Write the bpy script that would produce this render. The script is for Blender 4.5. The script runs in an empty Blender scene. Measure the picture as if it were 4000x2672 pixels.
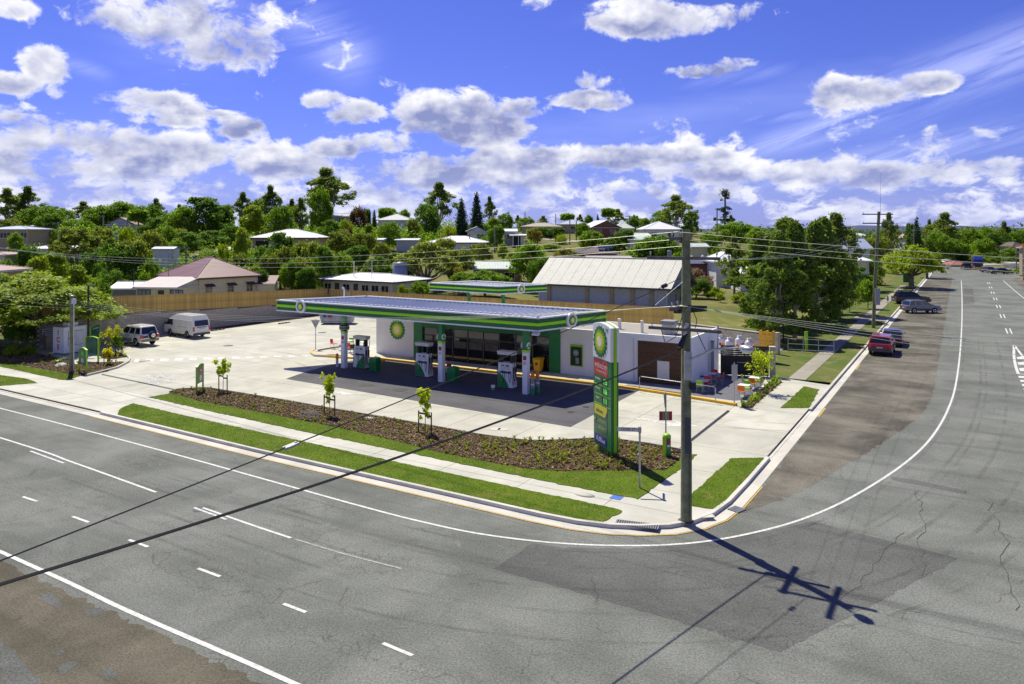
import bpy, bmesh, math, random
import numpy as np
from mathutils import Vector, Matrix

scene = bpy.context.scene
COL = scene.collection
RNG = random.Random(11)
rad = math.radians

# ------------------------------------------------------------------ camera, sky, sun, exposure
EYE, FOC = 10.9, 2950.0            # eye height in metres, focal length in photo pixels (4000 wide)
cam_data = bpy.data.cameras.new('camera')
cam_data.sensor_width = 36.0
cam_data.lens = FOC / 4000 * 36.0
cam_data.shift_y = -(1336 - 900) / 4000
cam_data.clip_end = 12000
cam = bpy.data.objects.new('camera', cam_data)
cam.location = (0, 0, EYE)
cam.rotation_euler = (rad(90), 0, 0)
COL.objects.link(cam)
scene.camera = cam
scene.view_settings.view_transform = 'Standard'
scene.view_settings.look = 'None'
scene.view_settings.exposure = 0.30
scene.view_settings.gamma = 1.0
scene.view_settings.use_curve_mapping = False
scene.cycles.max_bounces = 6
scene.cycles.transparent_max_bounces = 8

SUN_DIR = Vector((-0.468, 0.884, 0)).normalized()      # horizontally towards the sun
SUN_EL = rad(57.5)
SUN_ROT = math.atan2(SUN_DIR.x, SUN_DIR.y)
sun_data = bpy.data.lights.new('sun', 'SUN')
sun_data.energy = 5.0
sun_data.angle = rad(0.55)
sun_data.color = (1.0, 0.945, 0.77)
sun = bpy.data.objects.new('sun', sun_data)
to_sun = Vector((SUN_DIR.x * math.cos(SUN_EL), SUN_DIR.y * math.cos(SUN_EL), math.sin(SUN_EL)))
sun.rotation_euler = to_sun.to_track_quat('Z', 'Y').to_euler()
COL.objects.link(sun)


class NG:
    """tiny helper that writes node maths"""
    def __init__(s, tree): s.t = tree; s.n = tree.nodes; s.l = tree.links
    def put(s, sock, v):
        if isinstance(v, bpy.types.NodeSocket): s.l.new(v, sock)
        elif v is not None: sock.default_value = v
    def m(s, op, a, b=None, c=None, clamp=False):
        n = s.n.new('ShaderNodeMath'); n.operation = op; n.use_clamp = clamp
        s.put(n.inputs[0], a); s.put(n.inputs[1], b)
        if c is not None: s.put(n.inputs[2], c)
        return n.outputs[0]
    def add(s, a, b): return s.m('ADD', a, b)
    def sub(s, a, b): return s.m('SUBTRACT', a, b)
    def mul(s, a, b): return s.m('MULTIPLY', a, b)
    def v(s, op, a, b=None):
        n = s.n.new('ShaderNodeVectorMath'); n.operation = op
        s.put(n.inputs[0], a)
        if b is not None: s.put(n.inputs[1], b)
        return n.outputs['Value'] if op in ('LENGTH', 'DOT_PRODUCT', 'DISTANCE') else n.outputs[0]
    def smooth(s, x, lo, hi, a=0.0, b=1.0):
        n = s.n.new('ShaderNodeMapRange'); n.interpolation_type = 'SMOOTHSTEP'
        s.put(n.inputs['Value'], x)
        for k, q in (('From Min', lo), ('From Max', hi), ('To Min', a), ('To Max', b)): s.put(n.inputs[k], q)
        return n.outputs['Result']
    def noise(s, vec, scale, detail=4.0, rough=0.55, dist=0.0, dims='3D'):
        n = s.n.new('ShaderNodeTexNoise'); n.noise_dimensions = dims
        if vec is not None: s.l.new(vec, n.inputs['Vector'])
        for k, q in (('Scale', scale), ('Detail', detail), ('Roughness', rough), ('Distortion', dist)): s.put(n.inputs[k], q)
        return n.outputs['Fac']
    def mix(s, f, a, b, mode='MIX'):
        n = s.n.new('ShaderNodeMix'); n.data_type = 'RGBA'; n.blend_type = mode; n.clamp_factor = True
        s.put(n.inputs['Factor'], f)
        for sock, q in ((n.inputs[6], a), (n.inputs[7], b)):
            if isinstance(q, (tuple, list)): q = (*q[:3], 1.0)
            s.put(sock, q)
        return n.outputs[2]
    def comb(s, x, y, z):
        n = s.n.new('ShaderNodeCombineXYZ')
        for i, q in enumerate((x, y, z)): s.put(n.inputs[i], q)
        return n.outputs[0]
    def sep(s, vec):
        n = s.n.new('ShaderNodeSeparateXYZ'); s.l.new(vec, n.inputs[0]); return n.outputs


def build_world():
    w = bpy.data.worlds.new('World'); scene.world = w; w.use_nodes = True
    t = w.node_tree; t.nodes.clear(); g = NG(t)
    sky = t.nodes.new('ShaderNodeTexSky'); sky.sky_type = 'NISHITA'
    sky.sun_disc = False
    sky.sun_elevation = SUN_EL; sky.sun_rotation = SUN_ROT
    sky.altitude = 100; sky.air_density = 1.0; sky.dust_density = 0.4; sky.ozone_density = 3.0
    tc = t.nodes.new('ShaderNodeTexCoord'); d = tc.outputs['Generated']
    x, y, z = g.sep(d)
    az = g.m('ARCTAN2', x, y)
    hl = g.m('SQRT', g.add(g.mul(x, x), g.mul(y, y)))
    te = g.m('DIVIDE', z, g.m('MAXIMUM', hl, 0.05))            # tangent of elevation
    # --- cloud field: turbulent noise over azimuth and elevation, finer and flatter towards the horizon
    tq = g.m('POWER', g.m('MAXIMUM', te, 0.0), 0.80)
    ang = g.comb(az, g.mul(tq, 1.15), 0.0)
    def field(vec):
        wob = g.v('ADD', vec, g.v('MULTIPLY', g.comb(g.noise(vec, 16.0, 3.0), g.noise(g.v('ADD', vec, (5.0, 3.0, 1.0)), 16.0, 3.0), 0.0), (.045, .045, 0.0)))
        big = g.noise(wob, 7.5, 3.0, 0.5)
        fine = g.noise(wob, 22.0, 9.0, 0.63)
        return g.add(g.mul(big, 0.40), g.mul(fine, 0.60))
    def soft(vec):
        return g.noise(vec, 13.0, 4.0, 0.52)
    n1 = g.add(g.mul(g.sub(field(ang), 0.5), 1.55), 0.5)
    b1 = soft(ang); b2 = soft(g.v('ADD', ang, (-0.012, 0.030, 0.0)))
    # --- where clouds sit: a broken bank above the horizon all round, and single cumulus clouds
    bank = g.add(g.smooth(te, 0.060, 0.185, 0.062, -0.120), g.add(g.smooth(te, 0.0, 0.06, 0.035, 0.0), g.smooth(te, 0.18, 0.28, 0.0, -0.07)))
    spots = [(-0.426, 0.259, 0.084, 0.032, 0.34), (-0.369, 0.247, 0.071, 0.038, 0.3), (-0.454, 0.265, 0.047, 0.021, 0.24), (-0.287, 0.244, 0.059, 0.036, 0.15), (-0.252, 0.266, 0.025, 0.039, 0.1), (-0.555, 0.186, 0.021, 0.019, 0.32), (-0.582, 0.164, 0.028, 0.011, 0.28), (-0.545, 0.165, 0.012, 0.012, 0.22), (-0.589, 0.247, 0.026, 0.011, 0.3), (-0.523, 0.188, 0.018, 0.007, 0.1), (-0.454, 0.157, 0.047, 0.01, 0.26), (-0.432, 0.148, 0.042, 0.014, 0.24), (-0.378, 0.145, 0.029, 0.004, 0.18), (-0.429, 0.133, 0.034, 0.006, 0.2), (-0.246, 0.169, 0.024, 0.011, 0.28), (-0.207, 0.153, 0.031, 0.013, 0.27), (-0.085, 0.159, 0.05, 0.025, 0.36), (-0.047, 0.139, 0.051, 0.02, 0.33), (-0.121, 0.135, 0.027, 0.007, 0.22), (0.014, 0.163, 0.031, 0.012, 0.28), (-0.345, 0.134, 0.021, 0.008, 0.22), (-0.354, 0.124, 0.015, 0.008, 0.2), (-0.23, 0.106, 0.029, 0.009, 0.22), (0.088, 0.174, 0.04, 0.01, 0.3), (0.128, 0.168, 0.03, 0.007, 0.22), (0.098, 0.199, 0.015, 0.011, 0.22), (0.118, 0.192, 0.01, 0.01, 0.16), (0.161, 0.281, 0.056, 0.025, 0.34), (0.227, 0.273, 0.074, 0.018, 0.33), (0.296, 0.274, 0.05, 0.015, 0.22), (0.037, 0.301, 0.027, 0.01, 0.26), (0.068, 0.262, 0.013, 0.008, 0.1), (0.252, 0.205, 0.038, 0.008, 0.28), (0.29, 0.213, 0.023, 0.007, 0.24), (0.412, 0.165, 0.031, 0.016, 0.33), (0.454, 0.168, 0.036, 0.013, 0.3), (0.502, 0.172, 0.031, 0.012, 0.33), (0.401, 0.178, 0.023, 0.009, 0.25), (-0.572, 0.123, 0.026, 0.007, 0.22), (-0.582, 0.133, 0.021, 0.007, 0.14), (-0.523, 0.106, 0.059, 0.019, 0.2), (-0.577, 0.088, 0.048, 0.017, 0.15), (-0.432, 0.095, 0.064, 0.018, 0.2), (-0.454, 0.079, 0.055, 0.015, 0.12), (-0.299, 0.084, 0.046, 0.016, 0.2), (-0.174, 0.114, 0.039, 0.012, 0.18), (-0.135, 0.087, 0.043, 0.013, 0.17), (0.034, 0.095, 0.088, 0.015, 0.2), (0.168, 0.097, 0.079, 0.012, 0.22), (0.0, 0.075, 0.085, 0.014, 0.14), (0.296, 0.075, 0.081, 0.011, 0.18), (-0.095, 0.071, 0.047, 0.013, 0.2), (0.443, 0.067, 0.061, 0.011, 0.13), (0.548, 0.069, 0.054, 0.01, 0.13), (-0.415, 0.05, 0.074, 0.008, 0.06), (0.201, 0.053, 0.098, 0.01, 0.06), (-0.233, 0.046, 0.064, 0.01, 0.1), (1.3, 0.3, 0.25, 0.07, 0.3), (-1.5, 0.26, 0.2, 0.06, 0.3), (2.4, 0.35, 0.3, 0.08, 0.3), (-2.5, 0.3, 0.3, 0.07, 0.3), (3.0, 0.2, 0.2, 0.05, 0.3), (1.9, 0.2, 0.2, 0.05, 0.25), (-1.1, 0.2, 0.16, 0.05, 0.25), (-1.9, 0.15, 0.2, 0.04, 0.25)]
    acc, wsum, hsum = None, None, None
    for (u, v, su, sv, amp) in spots:
        du = g.m('DIVIDE', g.sub(az, u), su * 1.42); dv = g.m('DIVIDE', g.sub(te, v), sv * 1.42)
        q2 = g.add(g.mul(du, du), g.mul(dv, dv))
        e = g.m('EXPONENT', g.mul(g.mul(q2, q2), -1.0))
        hv = g.mul(e, dv)
        wsum = e if wsum is None else g.add(wsum, e); hsum = hv if hsum is None else g.add(hsum, hv)
        e = g.mul(e, amp * 1.14)
        acc = e if acc is None else g.m('MAXIMUM', acc, e)
    height = g.m('DIVIDE', hsum, g.m('MAXIMUM', wsum, 0.3))
    bias = g.add(bank, acc)
    dens = g.add(n1, bias)
    alpha = g.smooth(dens, 0.515, 0.70)
    thick = g.add(g.add(g.mul(b1, 0.8), g.mul(n1, 0.35)), bias)
    core = g.smooth(thick, 0.56, 0.84)
    lit = g.m('ADD', g.add(g.mul(g.sub(b1, b2), 3.4), g.mul(height, 0.50)), 0.27, clamp=True)
    shade = g.m('MULTIPLY', core, g.sub(1.0, lit), clamp=True)
    haze = g.smooth(te, 0.0, 0.11, 0.55, 0.0)
    # cirrus: thin diagonal veils
    ca, sa = math.cos(rad(19)), math.sin(rad(19))
    s1 = g.add(g.mul(az, ca), g.mul(te, sa)); s2 = g.sub(g.mul(te, ca), g.mul(az, sa))
    cir = g.noise(g.comb(g.mul(s1, 3.0), g.mul(s2, 34.0), 3.3), 1.6, 7.0, 0.62, 0.3)
    cirrus = None
    for (u, v, dx, dy, L, w_, amp) in [(0.399, 0.1265, 0.9619, 0.2733, 0.1, 0.0142, 0.75), (0.5295, 0.1779, 0.9498, 0.3128, 0.1162, 0.0288, 0.62), (0.4859, 0.09, 0.9819, 0.1894, 0.1612, 0.0156, 0.6), (0.5556, 0.1024, 0.9906, 0.1365, 0.0946, 0.0102, 0.4), (0.1984, 0.1144, 0.9818, 0.1897, 0.0602, 0.0088, 0.5), (-0.2373, 0.2432, 0.8181, -0.5751, 0.0581, 0.0305, 0.5), (0.2875, 0.1946, 0.9927, 0.1202, 0.0604, 0.0085, 0.25), (-0.5259, 0.1902, 0.953, -0.3028, 0.0395, 0.0088, 0.35), (0.3556, 0.1426, 0.9986, 0.0535, 0.0655, 0.0068, 0.3)]:
        du = g.sub(az, u); dv = g.sub(te, v)
        s_ = g.m('DIVIDE', g.add(g.mul(du, dx), g.mul(dv, dy)), L); t_ = g.m('DIVIDE', g.sub(g.mul(dv, dx), g.mul(du, dy)), w_)
        s_ = g.mul(s_, s_)
        e = g.mul(g.m('EXPONENT', g.mul(g.add(g.mul(s_, s_), g.mul(t_, t_)), -1.0)), amp)
        cirrus = e if cirrus is None else g.m('MAXIMUM', cirrus, e)
    cirrus = g.mul(cirrus, g.smooth(cir, 0.30, 0.62))
    veil = g.mul(g.smooth(g.noise(g.comb(g.mul(az, 1.2), g.mul(te, 5.0), 8.0), 1.7, 4.0), 0.50, 0.8), 0.30)
    thin = g.m('MAXIMUM', cirrus, veil)
    tint = g.mix(1.0, sky.outputs[0], (0.25, 0.27, 0.66), 'MULTIPLY')
    lift = g.mix(haze, tint, (1.9, 2.3, 5.0))
    clear = g.mix(thin, lift, (3.6, 4.0, 6.6))
    ccol = g.mix(shade, (5.8, 5.8, 5.9), (1.5, 1.72, 3.2))
    ccol = g.mix(g.mul(haze, 0.55), ccol, (3.3, 3.7, 6.2))
    out = g.mix(g.mul(alpha, 0.98), clear, ccol)
    bg = t.nodes.new('ShaderNodeBackground'); t.links.new(out, bg.inputs[0]); bg.inputs[1].default_value = 0.15
    o = t.nodes.new('ShaderNodeOutputWorld'); t.links.new(bg.outputs[0], o.inputs[0])
    w.cycles.sampling_method = 'MANUAL'; w.cycles.sample_map_resolution = 512


build_world()

# ------------------------------------------------------------------ survey helpers
GA = rad(31.05); GC, GS = math.cos(GA), math.sin(GA)      # street grid: a runs along the front street, b along the side street


def AB(a, b, z=0.0): return Vector((-GC * a + GS * b, GS * a + GC * b, z))
def toAB(p): return (-GC * p[0] + GS * p[1], GS * p[0] + GC * p[1])
def G(px, py, z=0.0):
    """point of the plane at height z that the survey photograph shows at px, py"""
    Y = (EYE - z) * FOC / (py - 900.0)
    return Vector(((px - 2000) / FOC * Y, Y, z))
def ray(px, py, Y): return Vector(((px - 2000) / FOC * Y, Y, EYE - (py - 900) * Y / FOC))
def sstep(x, lo, hi):
    t = np.clip((np.asarray(x, float) - lo) / (hi - lo), 0, 1); return t * t * (3 - 2 * t)
def terrain(a, b):
    a = np.asarray(a, float); b = np.asarray(b, float)
    Y = GS * a + GC * b
    hill = np.interp(Y, [60, 88, 105, 130, 170, 240, 300, 420, 600], [0, 0, .6, 2.6, 6.2, 9.4, 10.2, 6, 0]) * sstep(a, 16, 75)
    left = 1.35 * sstep(b, 42, 60) * (a > 71.95)
    rear = 1.4 * sstep(a, 14, 27) * (b > 72.5) * (a <= 71.95)
    z = np.maximum(np.maximum(hill, left), np.maximum(rear, 0.08))
    road = (b < 25.6) | ((a < 8.0) & (a > -14))
    site = (a > 8.0) & (a < 71.95) & (b > 25.6) & (b < 72.5)
    z = np.where(road, -0.06, z)
    z = np.where(site, -0.06, z)
    return z
def ground_at(p):
    a, b = toAB(p); return float(terrain(a, b))


# ------------------------------------------------------------------ mesh helpers
class MB:
    def __init__(s): s.v = []; s.f = []; s.m = []; s.sm = []
    def add(s, vs, fs, mi=0, smooth=False):
        n = len(s.v); s.v += [tuple(q) for q in vs]
        for f in fs: s.f.append([i + n for i in f]); s.m.append(mi); s.sm.append(smooth)
        return s
    def box(s, x0, x1, y0, y1, z0, z1, mi=0):
        return s.add([(x0, y0, z0), (x1, y0, z0), (x1, y1, z0), (x0, y1, z0), (x0, y0, z1), (x1, y0, z1), (x1, y1, z1), (x0, y1, z1)],
                     [(0, 3, 2, 1), (4, 5, 6, 7), (0, 1, 5, 4), (1, 2, 6, 5), (2, 3, 7, 6), (3, 0, 4, 7)], mi)
    def hexa(s, lo, hi, mi=0):
        """lo, hi: four points each (counter-clockwise)"""
        return s.add(list(lo) + list(hi), [(0, 3, 2, 1), (4, 5, 6, 7), (0, 1, 5, 4), (1, 2, 6, 5), (2, 3, 7, 6), (3, 0, 4, 7)], mi)
    def prism(s, poly, z0, z1, mi=0):
        n = len(poly)
        vs = [(q[0], q[1], z0) for q in poly] + [(q[0], q[1], z1) for q in poly]
        fs = [tuple(range(n - 1, -1, -1)), tuple(range(n, 2 * n))] + [(i, (i + 1) % n, n + (i + 1) % n, n + i) for i in range(n)]
        return s.add(vs, fs, mi)
    def side(s, poly, y0, y1, mi=0):
        """polygon in x,z extruded along y"""
        n = len(poly)
        vs = [(q[0], y0, q[1]) for q in poly] + [(q[0], y1, q[1]) for q in poly]
        fs = [tuple(range(n)), tuple(range(2 * n - 1, n - 1, -1))] + [(n + i, n + (i + 1) % n, (i + 1) % n, i) for i in range(n)]
        return s.add(vs, fs, mi)
    def face(s, pts, mi=0): return s.add(pts, [tuple(range(len(pts)))], mi)
    def tube(s, p0, p1, r0, r1=None, n=8, mi=0, cap=True):
        p0, p1 = Vector(p0), Vector(p1); r1 = r0 if r1 is None else r1
        d = p1 - p0
        if d.length < 1e-6: return s
        d.normalize(); q = d.orthogonal().normalized(); w = d.cross(q)
        vs = []
        for c, r in ((p0, r0), (p1, r1)):
            for i in range(n):
                t = 2 * math.pi * i / n; vs.append(c + (q * math.cos(t) + w * math.sin(t)) * r)
        s.add(vs, [(i, (i + 1) % n, n + (i + 1) % n, n + i) for i in range(n)], mi, n > 5)
        if cap: s.add(vs[:n], [tuple(range(n - 1, -1, -1))], mi); s.add(vs[n:], [tuple(range(n))], mi)
        return s
    def path(s, pts, r, n=6, mi=0):
        pts = [Vector(p) for p in pts]; rings = []
        for i, p in enumerate(pts):
            d = (pts[min(i + 1, len(pts) - 1)] - pts[max(i - 1, 0)]).normalized()
            up = Vector((0, 0, 1)) if abs(d.z) < .95 else Vector((1, 0, 0))
            q = d.cross(up).normalized(); w = q.cross(d)
            rr = r[i] if isinstance(r, (list, tuple)) else r
            rings.append([p + (q * math.cos(2 * math.pi * k / n) + w * math.sin(2 * math.pi * k / n)) * rr for k in range(n)])
        vs = [v for ring in rings for v in ring]
        fs = [(i * n + k, i * n + (k + 1) % n, (i + 1) * n + (k + 1) % n, (i + 1) * n + k) for i in range(len(pts) - 1) for k in range(n)]
        s.add(vs, fs, mi, n > 4)
        s.add(rings[0], [tuple(range(n))], mi); s.add(rings[-1], [tuple(range(n - 1, -1, -1))], mi)
        return s
    def lathe(s, prof, n=16, c=(0, 0, 0), mi=0):
        vs = [(c[0] + r * math.cos(2 * math.pi * k / n), c[1] + r * math.sin(2 * math.pi * k / n), c[2] + z) for r, z in prof for k in range(n)]
        fs = [(i * n + k, i * n + (k + 1) % n, (i + 1) * n + (k + 1) % n, (i + 1) * n + k) for i in range(len(prof) - 1) for k in range(n)]
        s.add(vs, fs, mi, True)
        s.add(vs[:n], [tuple(range(n - 1, -1, -1))], mi); s.add(vs[-n:], [tuple(range(n))], mi)
        return s
    def cyl(s, c, r, ax, h, n=20, mi=0):
        ax = Vector(ax).normalized(); c = Vector(c); return s.tube(c - ax * h / 2, c + ax * h / 2, r, r, n, mi)
    def move(s, v, rz=0.0, start=0):
        c, q = math.cos(rz), math.sin(rz)
        s.v[start:] = [(x * c - y * q + v[0], x * q + y * c + v[1], z + v[2]) for x, y, z in s.v[start:]]
        return s
    def mesh(s, name, mats, fix=True):
        me = bpy.data.meshes.new(name); me.from_pydata(s.v, [], s.f)
        for q in (mats if isinstance(mats, (list, tuple)) else [mats]): me.materials.append(q)
        me.polygons.foreach_set('material_index', s.m); me.polygons.foreach_set('use_smooth', s.sm)
        if fix and len(s.f) < 20000:
            bm = bmesh.new(); bm.from_mesh(me); bmesh.ops.recalc_face_normals(bm, faces=bm.faces); bm.to_mesh(me); bm.free()
        me.update(); return me
    def build(s, name, mats, parent=None, fix=True):
        o = bpy.data.objects.new(name, s.mesh(name, mats, fix)); COL.objects.link(o)
        if parent is not None: o.parent = parent
        return o
    def bevel(s, name, mats, parent, w, seg=2, ang=35):
        o = s.build(name, mats, parent)
        bm = bmesh.new(); bm.from_mesh(o.data)
        bmesh.ops.remove_doubles(bm, verts=bm.verts, dist=1e-5)
        es = [e for e in bm.edges if len(e.link_faces) == 2 and e.calc_face_angle(0) > rad(ang)]
        bmesh.ops.bevel(bm, geom=es, offset=w, segments=seg, affect='EDGES', profile=.6, clamp_overlap=True)
        bm.to_mesh(o.data); bm.free(); o.data.update(); return o


def thing(name, label, cat, loc=(0, 0, 0), rz=0.0, group=None):
    o = bpy.data.objects.new(name, None); COL.objects.link(o); o.empty_display_size = .2
    o.location = loc; o.rotation_euler = (0, 0, rz); tag(o, label, cat, group); return o
def tag(o, label, cat, group=None):
    o['label'] = label; o['category'] = cat
    if group: o['group'] = group
    return o
def struct(o, kind='structure'): o['kind'] = kind; return o
def dup(root, loc, rz, label=None, group=None, scale=None):
    def cp(o, par):
        c = o.copy(); COL.objects.link(c)
        if par is not None: c.parent = par
        for ch in list(o.children): cp(ch, c)
        return c
    r = cp(root, None); r.location = loc; r.rotation_euler = (0, 0, rz)
    if scale is not None: r.scale = scale
    if label: r['label'] = label
    if group: r['group'] = group
    return r
GRID_RZ = -GA                        # local x = -a (to the right), local y = b (away)


def text(s, name, size, mat, parent, loc, rot, ext=0.004, align='CENTER', sx=1.0, bold=0.0):
    cu = bpy.data.curves.new(name, 'FONT'); cu.body = s; cu.size = size; cu.extrude = ext
    cu.align_x = align; cu.align_y = 'CENTER'; cu.space_character = 1.05; cu.offset = bold
    tmp = bpy.data.objects.new('tmp', cu); COL.objects.link(tmp)
    dg = bpy.context.evaluated_depsgraph_get(); me = bpy.data.meshes.new_from_object(tmp.evaluated_get(dg))
    bpy.data.objects.remove(tmp); me.materials.clear(); me.materials.append(mat)
    o = bpy.data.objects.new(name, me); COL.objects.link(o)
    if parent is not None: o.parent = parent
    o.location = loc; o.rotation_euler = rot; o.scale = (sx, 1, 1); return o


# ------------------------------------------------------------------ materials
def nmat(name):
    m = bpy.data.materials.new(name); m.use_nodes = True; t = m.node_tree; t.nodes.clear()
    o = t.nodes.new('ShaderNodeOutputMaterial'); b = t.nodes.new('ShaderNodeBsdfPrincipled'); t.links.new(b.outputs[0], o.inputs[0])
    g = NG(t); return m, g, b, o
def c3(c, k=1.0): return (min(c[0] * k, 1), min(c[1] * k, 1), min(c[2] * k, 1))
def mat(name, rgb, rough=.55, metal=0.0, var=.08, scale=2.5, bump=0.0, bscale=30.0, rnd=0.0, coat=0.0, spec=.5, streak=0.0):
    m, g, b, o = nmat(name)
    tc = g.n.new('ShaderNodeTexCoord'); P = tc.outputs['Object']
    f = g.noise(P, scale, 5.0, .6)
    col = g.mix(g.smooth(f, .3, .7), c3(rgb, 1 - var), c3(rgb, 1 + var))
    if rnd:
        oi = g.n.new('ShaderNodeObjectInfo'); r = oi.outputs['Random']
        col = g.mix(1.0, col, g.mix(r, (1 - rnd,) * 3, (1 + rnd,) * 3), 'MULTIPLY')
    if streak:
        sx, sy, sz = g.sep(P)
        st = g.noise(g.comb(g.mul(sx, 6.0), g.mul(sy, 6.0), g.mul(sz, .5)), 1.0, 3.0)
        col = g.mix(g.mul(g.smooth(st, .5, .75), streak), col, c3(rgb, .55))
    g.put(b.inputs['Base Color'], col)
    b.inputs['Roughness'].default_value = rough; b.inputs['Metallic'].default_value = metal
    b.inputs['Coat Weight'].default_value = coat; b.inputs['Specular IOR Level'].default_value = spec
    if bump:
        bn = g.n.new('ShaderNodeBump'); bn.inputs['Strength'].default_value = bump; bn.inputs['Distance'].default_value = .02
        g.l.new(g.noise(P, bscale, 4.0), bn.inputs['Height']); g.l.new(bn.outputs[0], b.inputs['Normal'])
    return m
def glow(name, rgb, s):
    m, g, b, o = nmat(name); b.inputs['Base Color'].default_value = (*rgb, 1)
    b.inputs['Emission Color'].default_value = (*rgb, 1); b.inputs['Emission Strength'].default_value = s; return m
def rib_mat(name, rgb, per=.19, axis=0, rough=.45, var=.07, metal=.0, depth=.4, stain=None):
    """profiled steel sheeting: ribs in fine relief"""
    m, g, b, o = nmat(name)
    tc = g.n.new('ShaderNodeTexCoord'); P = tc.outputs['Object']
    s = g.sep(P)[axis]
    w = g.m('SINE', g.mul(s, 2 * math.pi / per))
    f = g.noise(P, 1.1, 6.0, .62)
    col = g.mix(g.smooth(f, .3, .72), c3(rgb, 1 - var), c3(rgb, 1 + var))
    if stain: col = g.mix(g.mul(g.smooth(g.noise(P, .8, 7.0, .7), .5, .72), .7), col, stain)
    g.put(b.inputs['Base Color'], col); b.inputs['Roughness'].default_value = rough; b.inputs['Metallic'].default_value = metal
    bn = g.n.new('ShaderNodeBump'); bn.inputs['Strength'].default_value = depth; bn.inputs['Distance'].default_value = .03
    g.l.new(w, bn.inputs['Height']); g.l.new(bn.outputs[0], b.inputs['Normal']); return m
def leaf_mat(name, rgb, rgb2, rough=.55, trans=.55):
    rgb = c3((rgb[0] * 1.15, rgb[1], rgb[2] * .75), 2.9); rgb2 = c3((rgb2[0] * 1.15, rgb2[1], rgb2[2] * .75), 2.75)
    m, g, b, o = nmat(name)
    tc = g.n.new('ShaderNodeTexCoord'); P = tc.outputs['Object']
    geo = g.n.new('ShaderNodeNewGeometry'); oi = g.n.new('ShaderNodeObjectInfo')
    k = g.m('FRACT', g.add(geo.outputs['Random Per Island'], oi.outputs['Random']))
    f = g.m('ADD', g.mul(g.noise(P, .9, 3.0), .7), g.mul(k, .45), clamp=True)
    col = g.mix(g.smooth(f, .3, .85), rgb, rgb2)
    col = g.mix(1.0, col, g.mix(oi.outputs['Random'], (.82, .86, .8), (1.15, 1.1, 1.1)), 'MULTIPLY')
    g.put(b.inputs['Base Color'], col); b.inputs['Roughness'].default_value = rough; b.inputs['Specular IOR Level'].default_value = .12
    tr = g.n.new('ShaderNodeBsdfTranslucent'); g.l.new(g.mix(1.0, col, (1.5, 1.6, .55), 'MULTIPLY'), tr.inputs[0])
    mx = g.n.new('ShaderNodeMixShader'); mx.inputs[0].default_value = trans
    g.l.new(b.outputs[0], mx.inputs[1]); g.l.new(tr.outputs[0], mx.inputs[2]); g.l.new(mx.outputs[0], o.inputs[0]); return m


def asphalt(name, base, base2, crack=.6, warm=0.0):
    m, g, b, o = nmat(name)
    tc = g.n.new('ShaderNodeTexCoord'); P = tc.outputs['Object']
    px, py, pz = g.sep(P)
    a = g.add(g.mul(px, -GC), g.mul(py, GS)); bb = g.add(g.mul(px, GS), g.mul(py, GC))
    lane = g.noise(g.comb(g.mul(a, .05), g.mul(bb, .8), 1.0), 1.0, 4.0, .55)
    blot = g.noise(P, .22, 7.0, .62, .3)
    grain = g.noise(P, 16.0, 6.0, .8)
    col = g.mix(g.smooth(blot, .33, .68), base, base2)
    col = g.mix(g.mul(g.smooth(lane, .48, .72), .40), col, c3(base, .55))
    spots = g.noise(P, 1.7, 8.0, .7, .6)
    col = g.mix(g.mul(g.smooth(spots, .60, .72), .5), col, c3(base, .5))
    col = g.mix(g.mul(g.smooth(spots, .42, .30), .35), col, c3(base2, 1.3))
    col = g.mix(1.0, col, g.mix(g.smooth(grain, .3, .7), (.55, .55, .55), (1.5, 1.5, 1.5)), 'MULTIPLY')
    wv = g.v('ADD', P, g.v('MULTIPLY', g.comb(g.noise(P, 1.3, 4.0), g.noise(g.v('ADD', P, (9, 4, 2)), 1.3, 4.0), 0.0), (.8, .8, 0)))
    vo = g.n.new('ShaderNodeTexVoronoi'); vo.feature = 'DISTANCE_TO_EDGE'; vo.inputs['Scale'].default_value = 2.6; g.l.new(wv, vo.inputs['Vector'])
    zone = g.smooth(g.noise(g.comb(g.mul(a, .16), g.mul(bb, .5), 4.0), 1.0, 5.0, .6), .53, .64)
    fine = g.mul(g.smooth(vo.outputs['Distance'], .045, .008), zone)
    v2 = g.n.new('ShaderNodeTexVoronoi'); v2.feature = 'DISTANCE_TO_EDGE'; v2.inputs['Scale'].default_value = .33; g.l.new(wv, v2.inputs['Vector'])
    longc = g.mul(g.smooth(v2.outputs['Distance'], .008, .001), g.smooth(g.noise(P, .5, 3.0), .45, .6))
    ck = g.mul(g.m('MAXIMUM', fine, longc), crack * .62)
    col = g.mix(ck, col, (.018, .018, .017))
    g.put(b.inputs['Base Color'], col); b.inputs['Roughness'].default_value = .93; b.inputs['Specular IOR Level'].default_value = .2
    bn = g.n.new('ShaderNodeBump'); bn.inputs['Strength'].default_value = .35; bn.inputs['Distance'].default_value = .012
    g.l.new(g.sub(grain, g.mul(ck, .8)), bn.inputs['Height']); g.l.new(bn.outputs[0], b.inputs['Normal']); return m


def veil_mat(name, rgb, k):
    m, g, b, o = nmat(name); b.inputs['Base Color'].default_value = (*rgb, 1); b.inputs['Roughness'].default_value = .9
    tc = g.n.new('ShaderNodeTexCoord'); P = tc.outputs['Object']
    f = g.mul(g.smooth(g.noise(P, .45, 5.0, .65), .38, .66), g.mul(g.smooth(g.noise(P, 14.0, 4.0, .7), .25, .6), k * 1.4))
    tr = g.n.new('ShaderNodeBsdfTransparent'); mx = g.n.new('ShaderNodeMixShader'); g.l.new(f, mx.inputs[0])
    g.l.new(tr.outputs[0], mx.inputs[1]); g.l.new(b.outputs[0], mx.inputs[2]); g.l.new(mx.outputs[0], o.inputs[0]); return m


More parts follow.
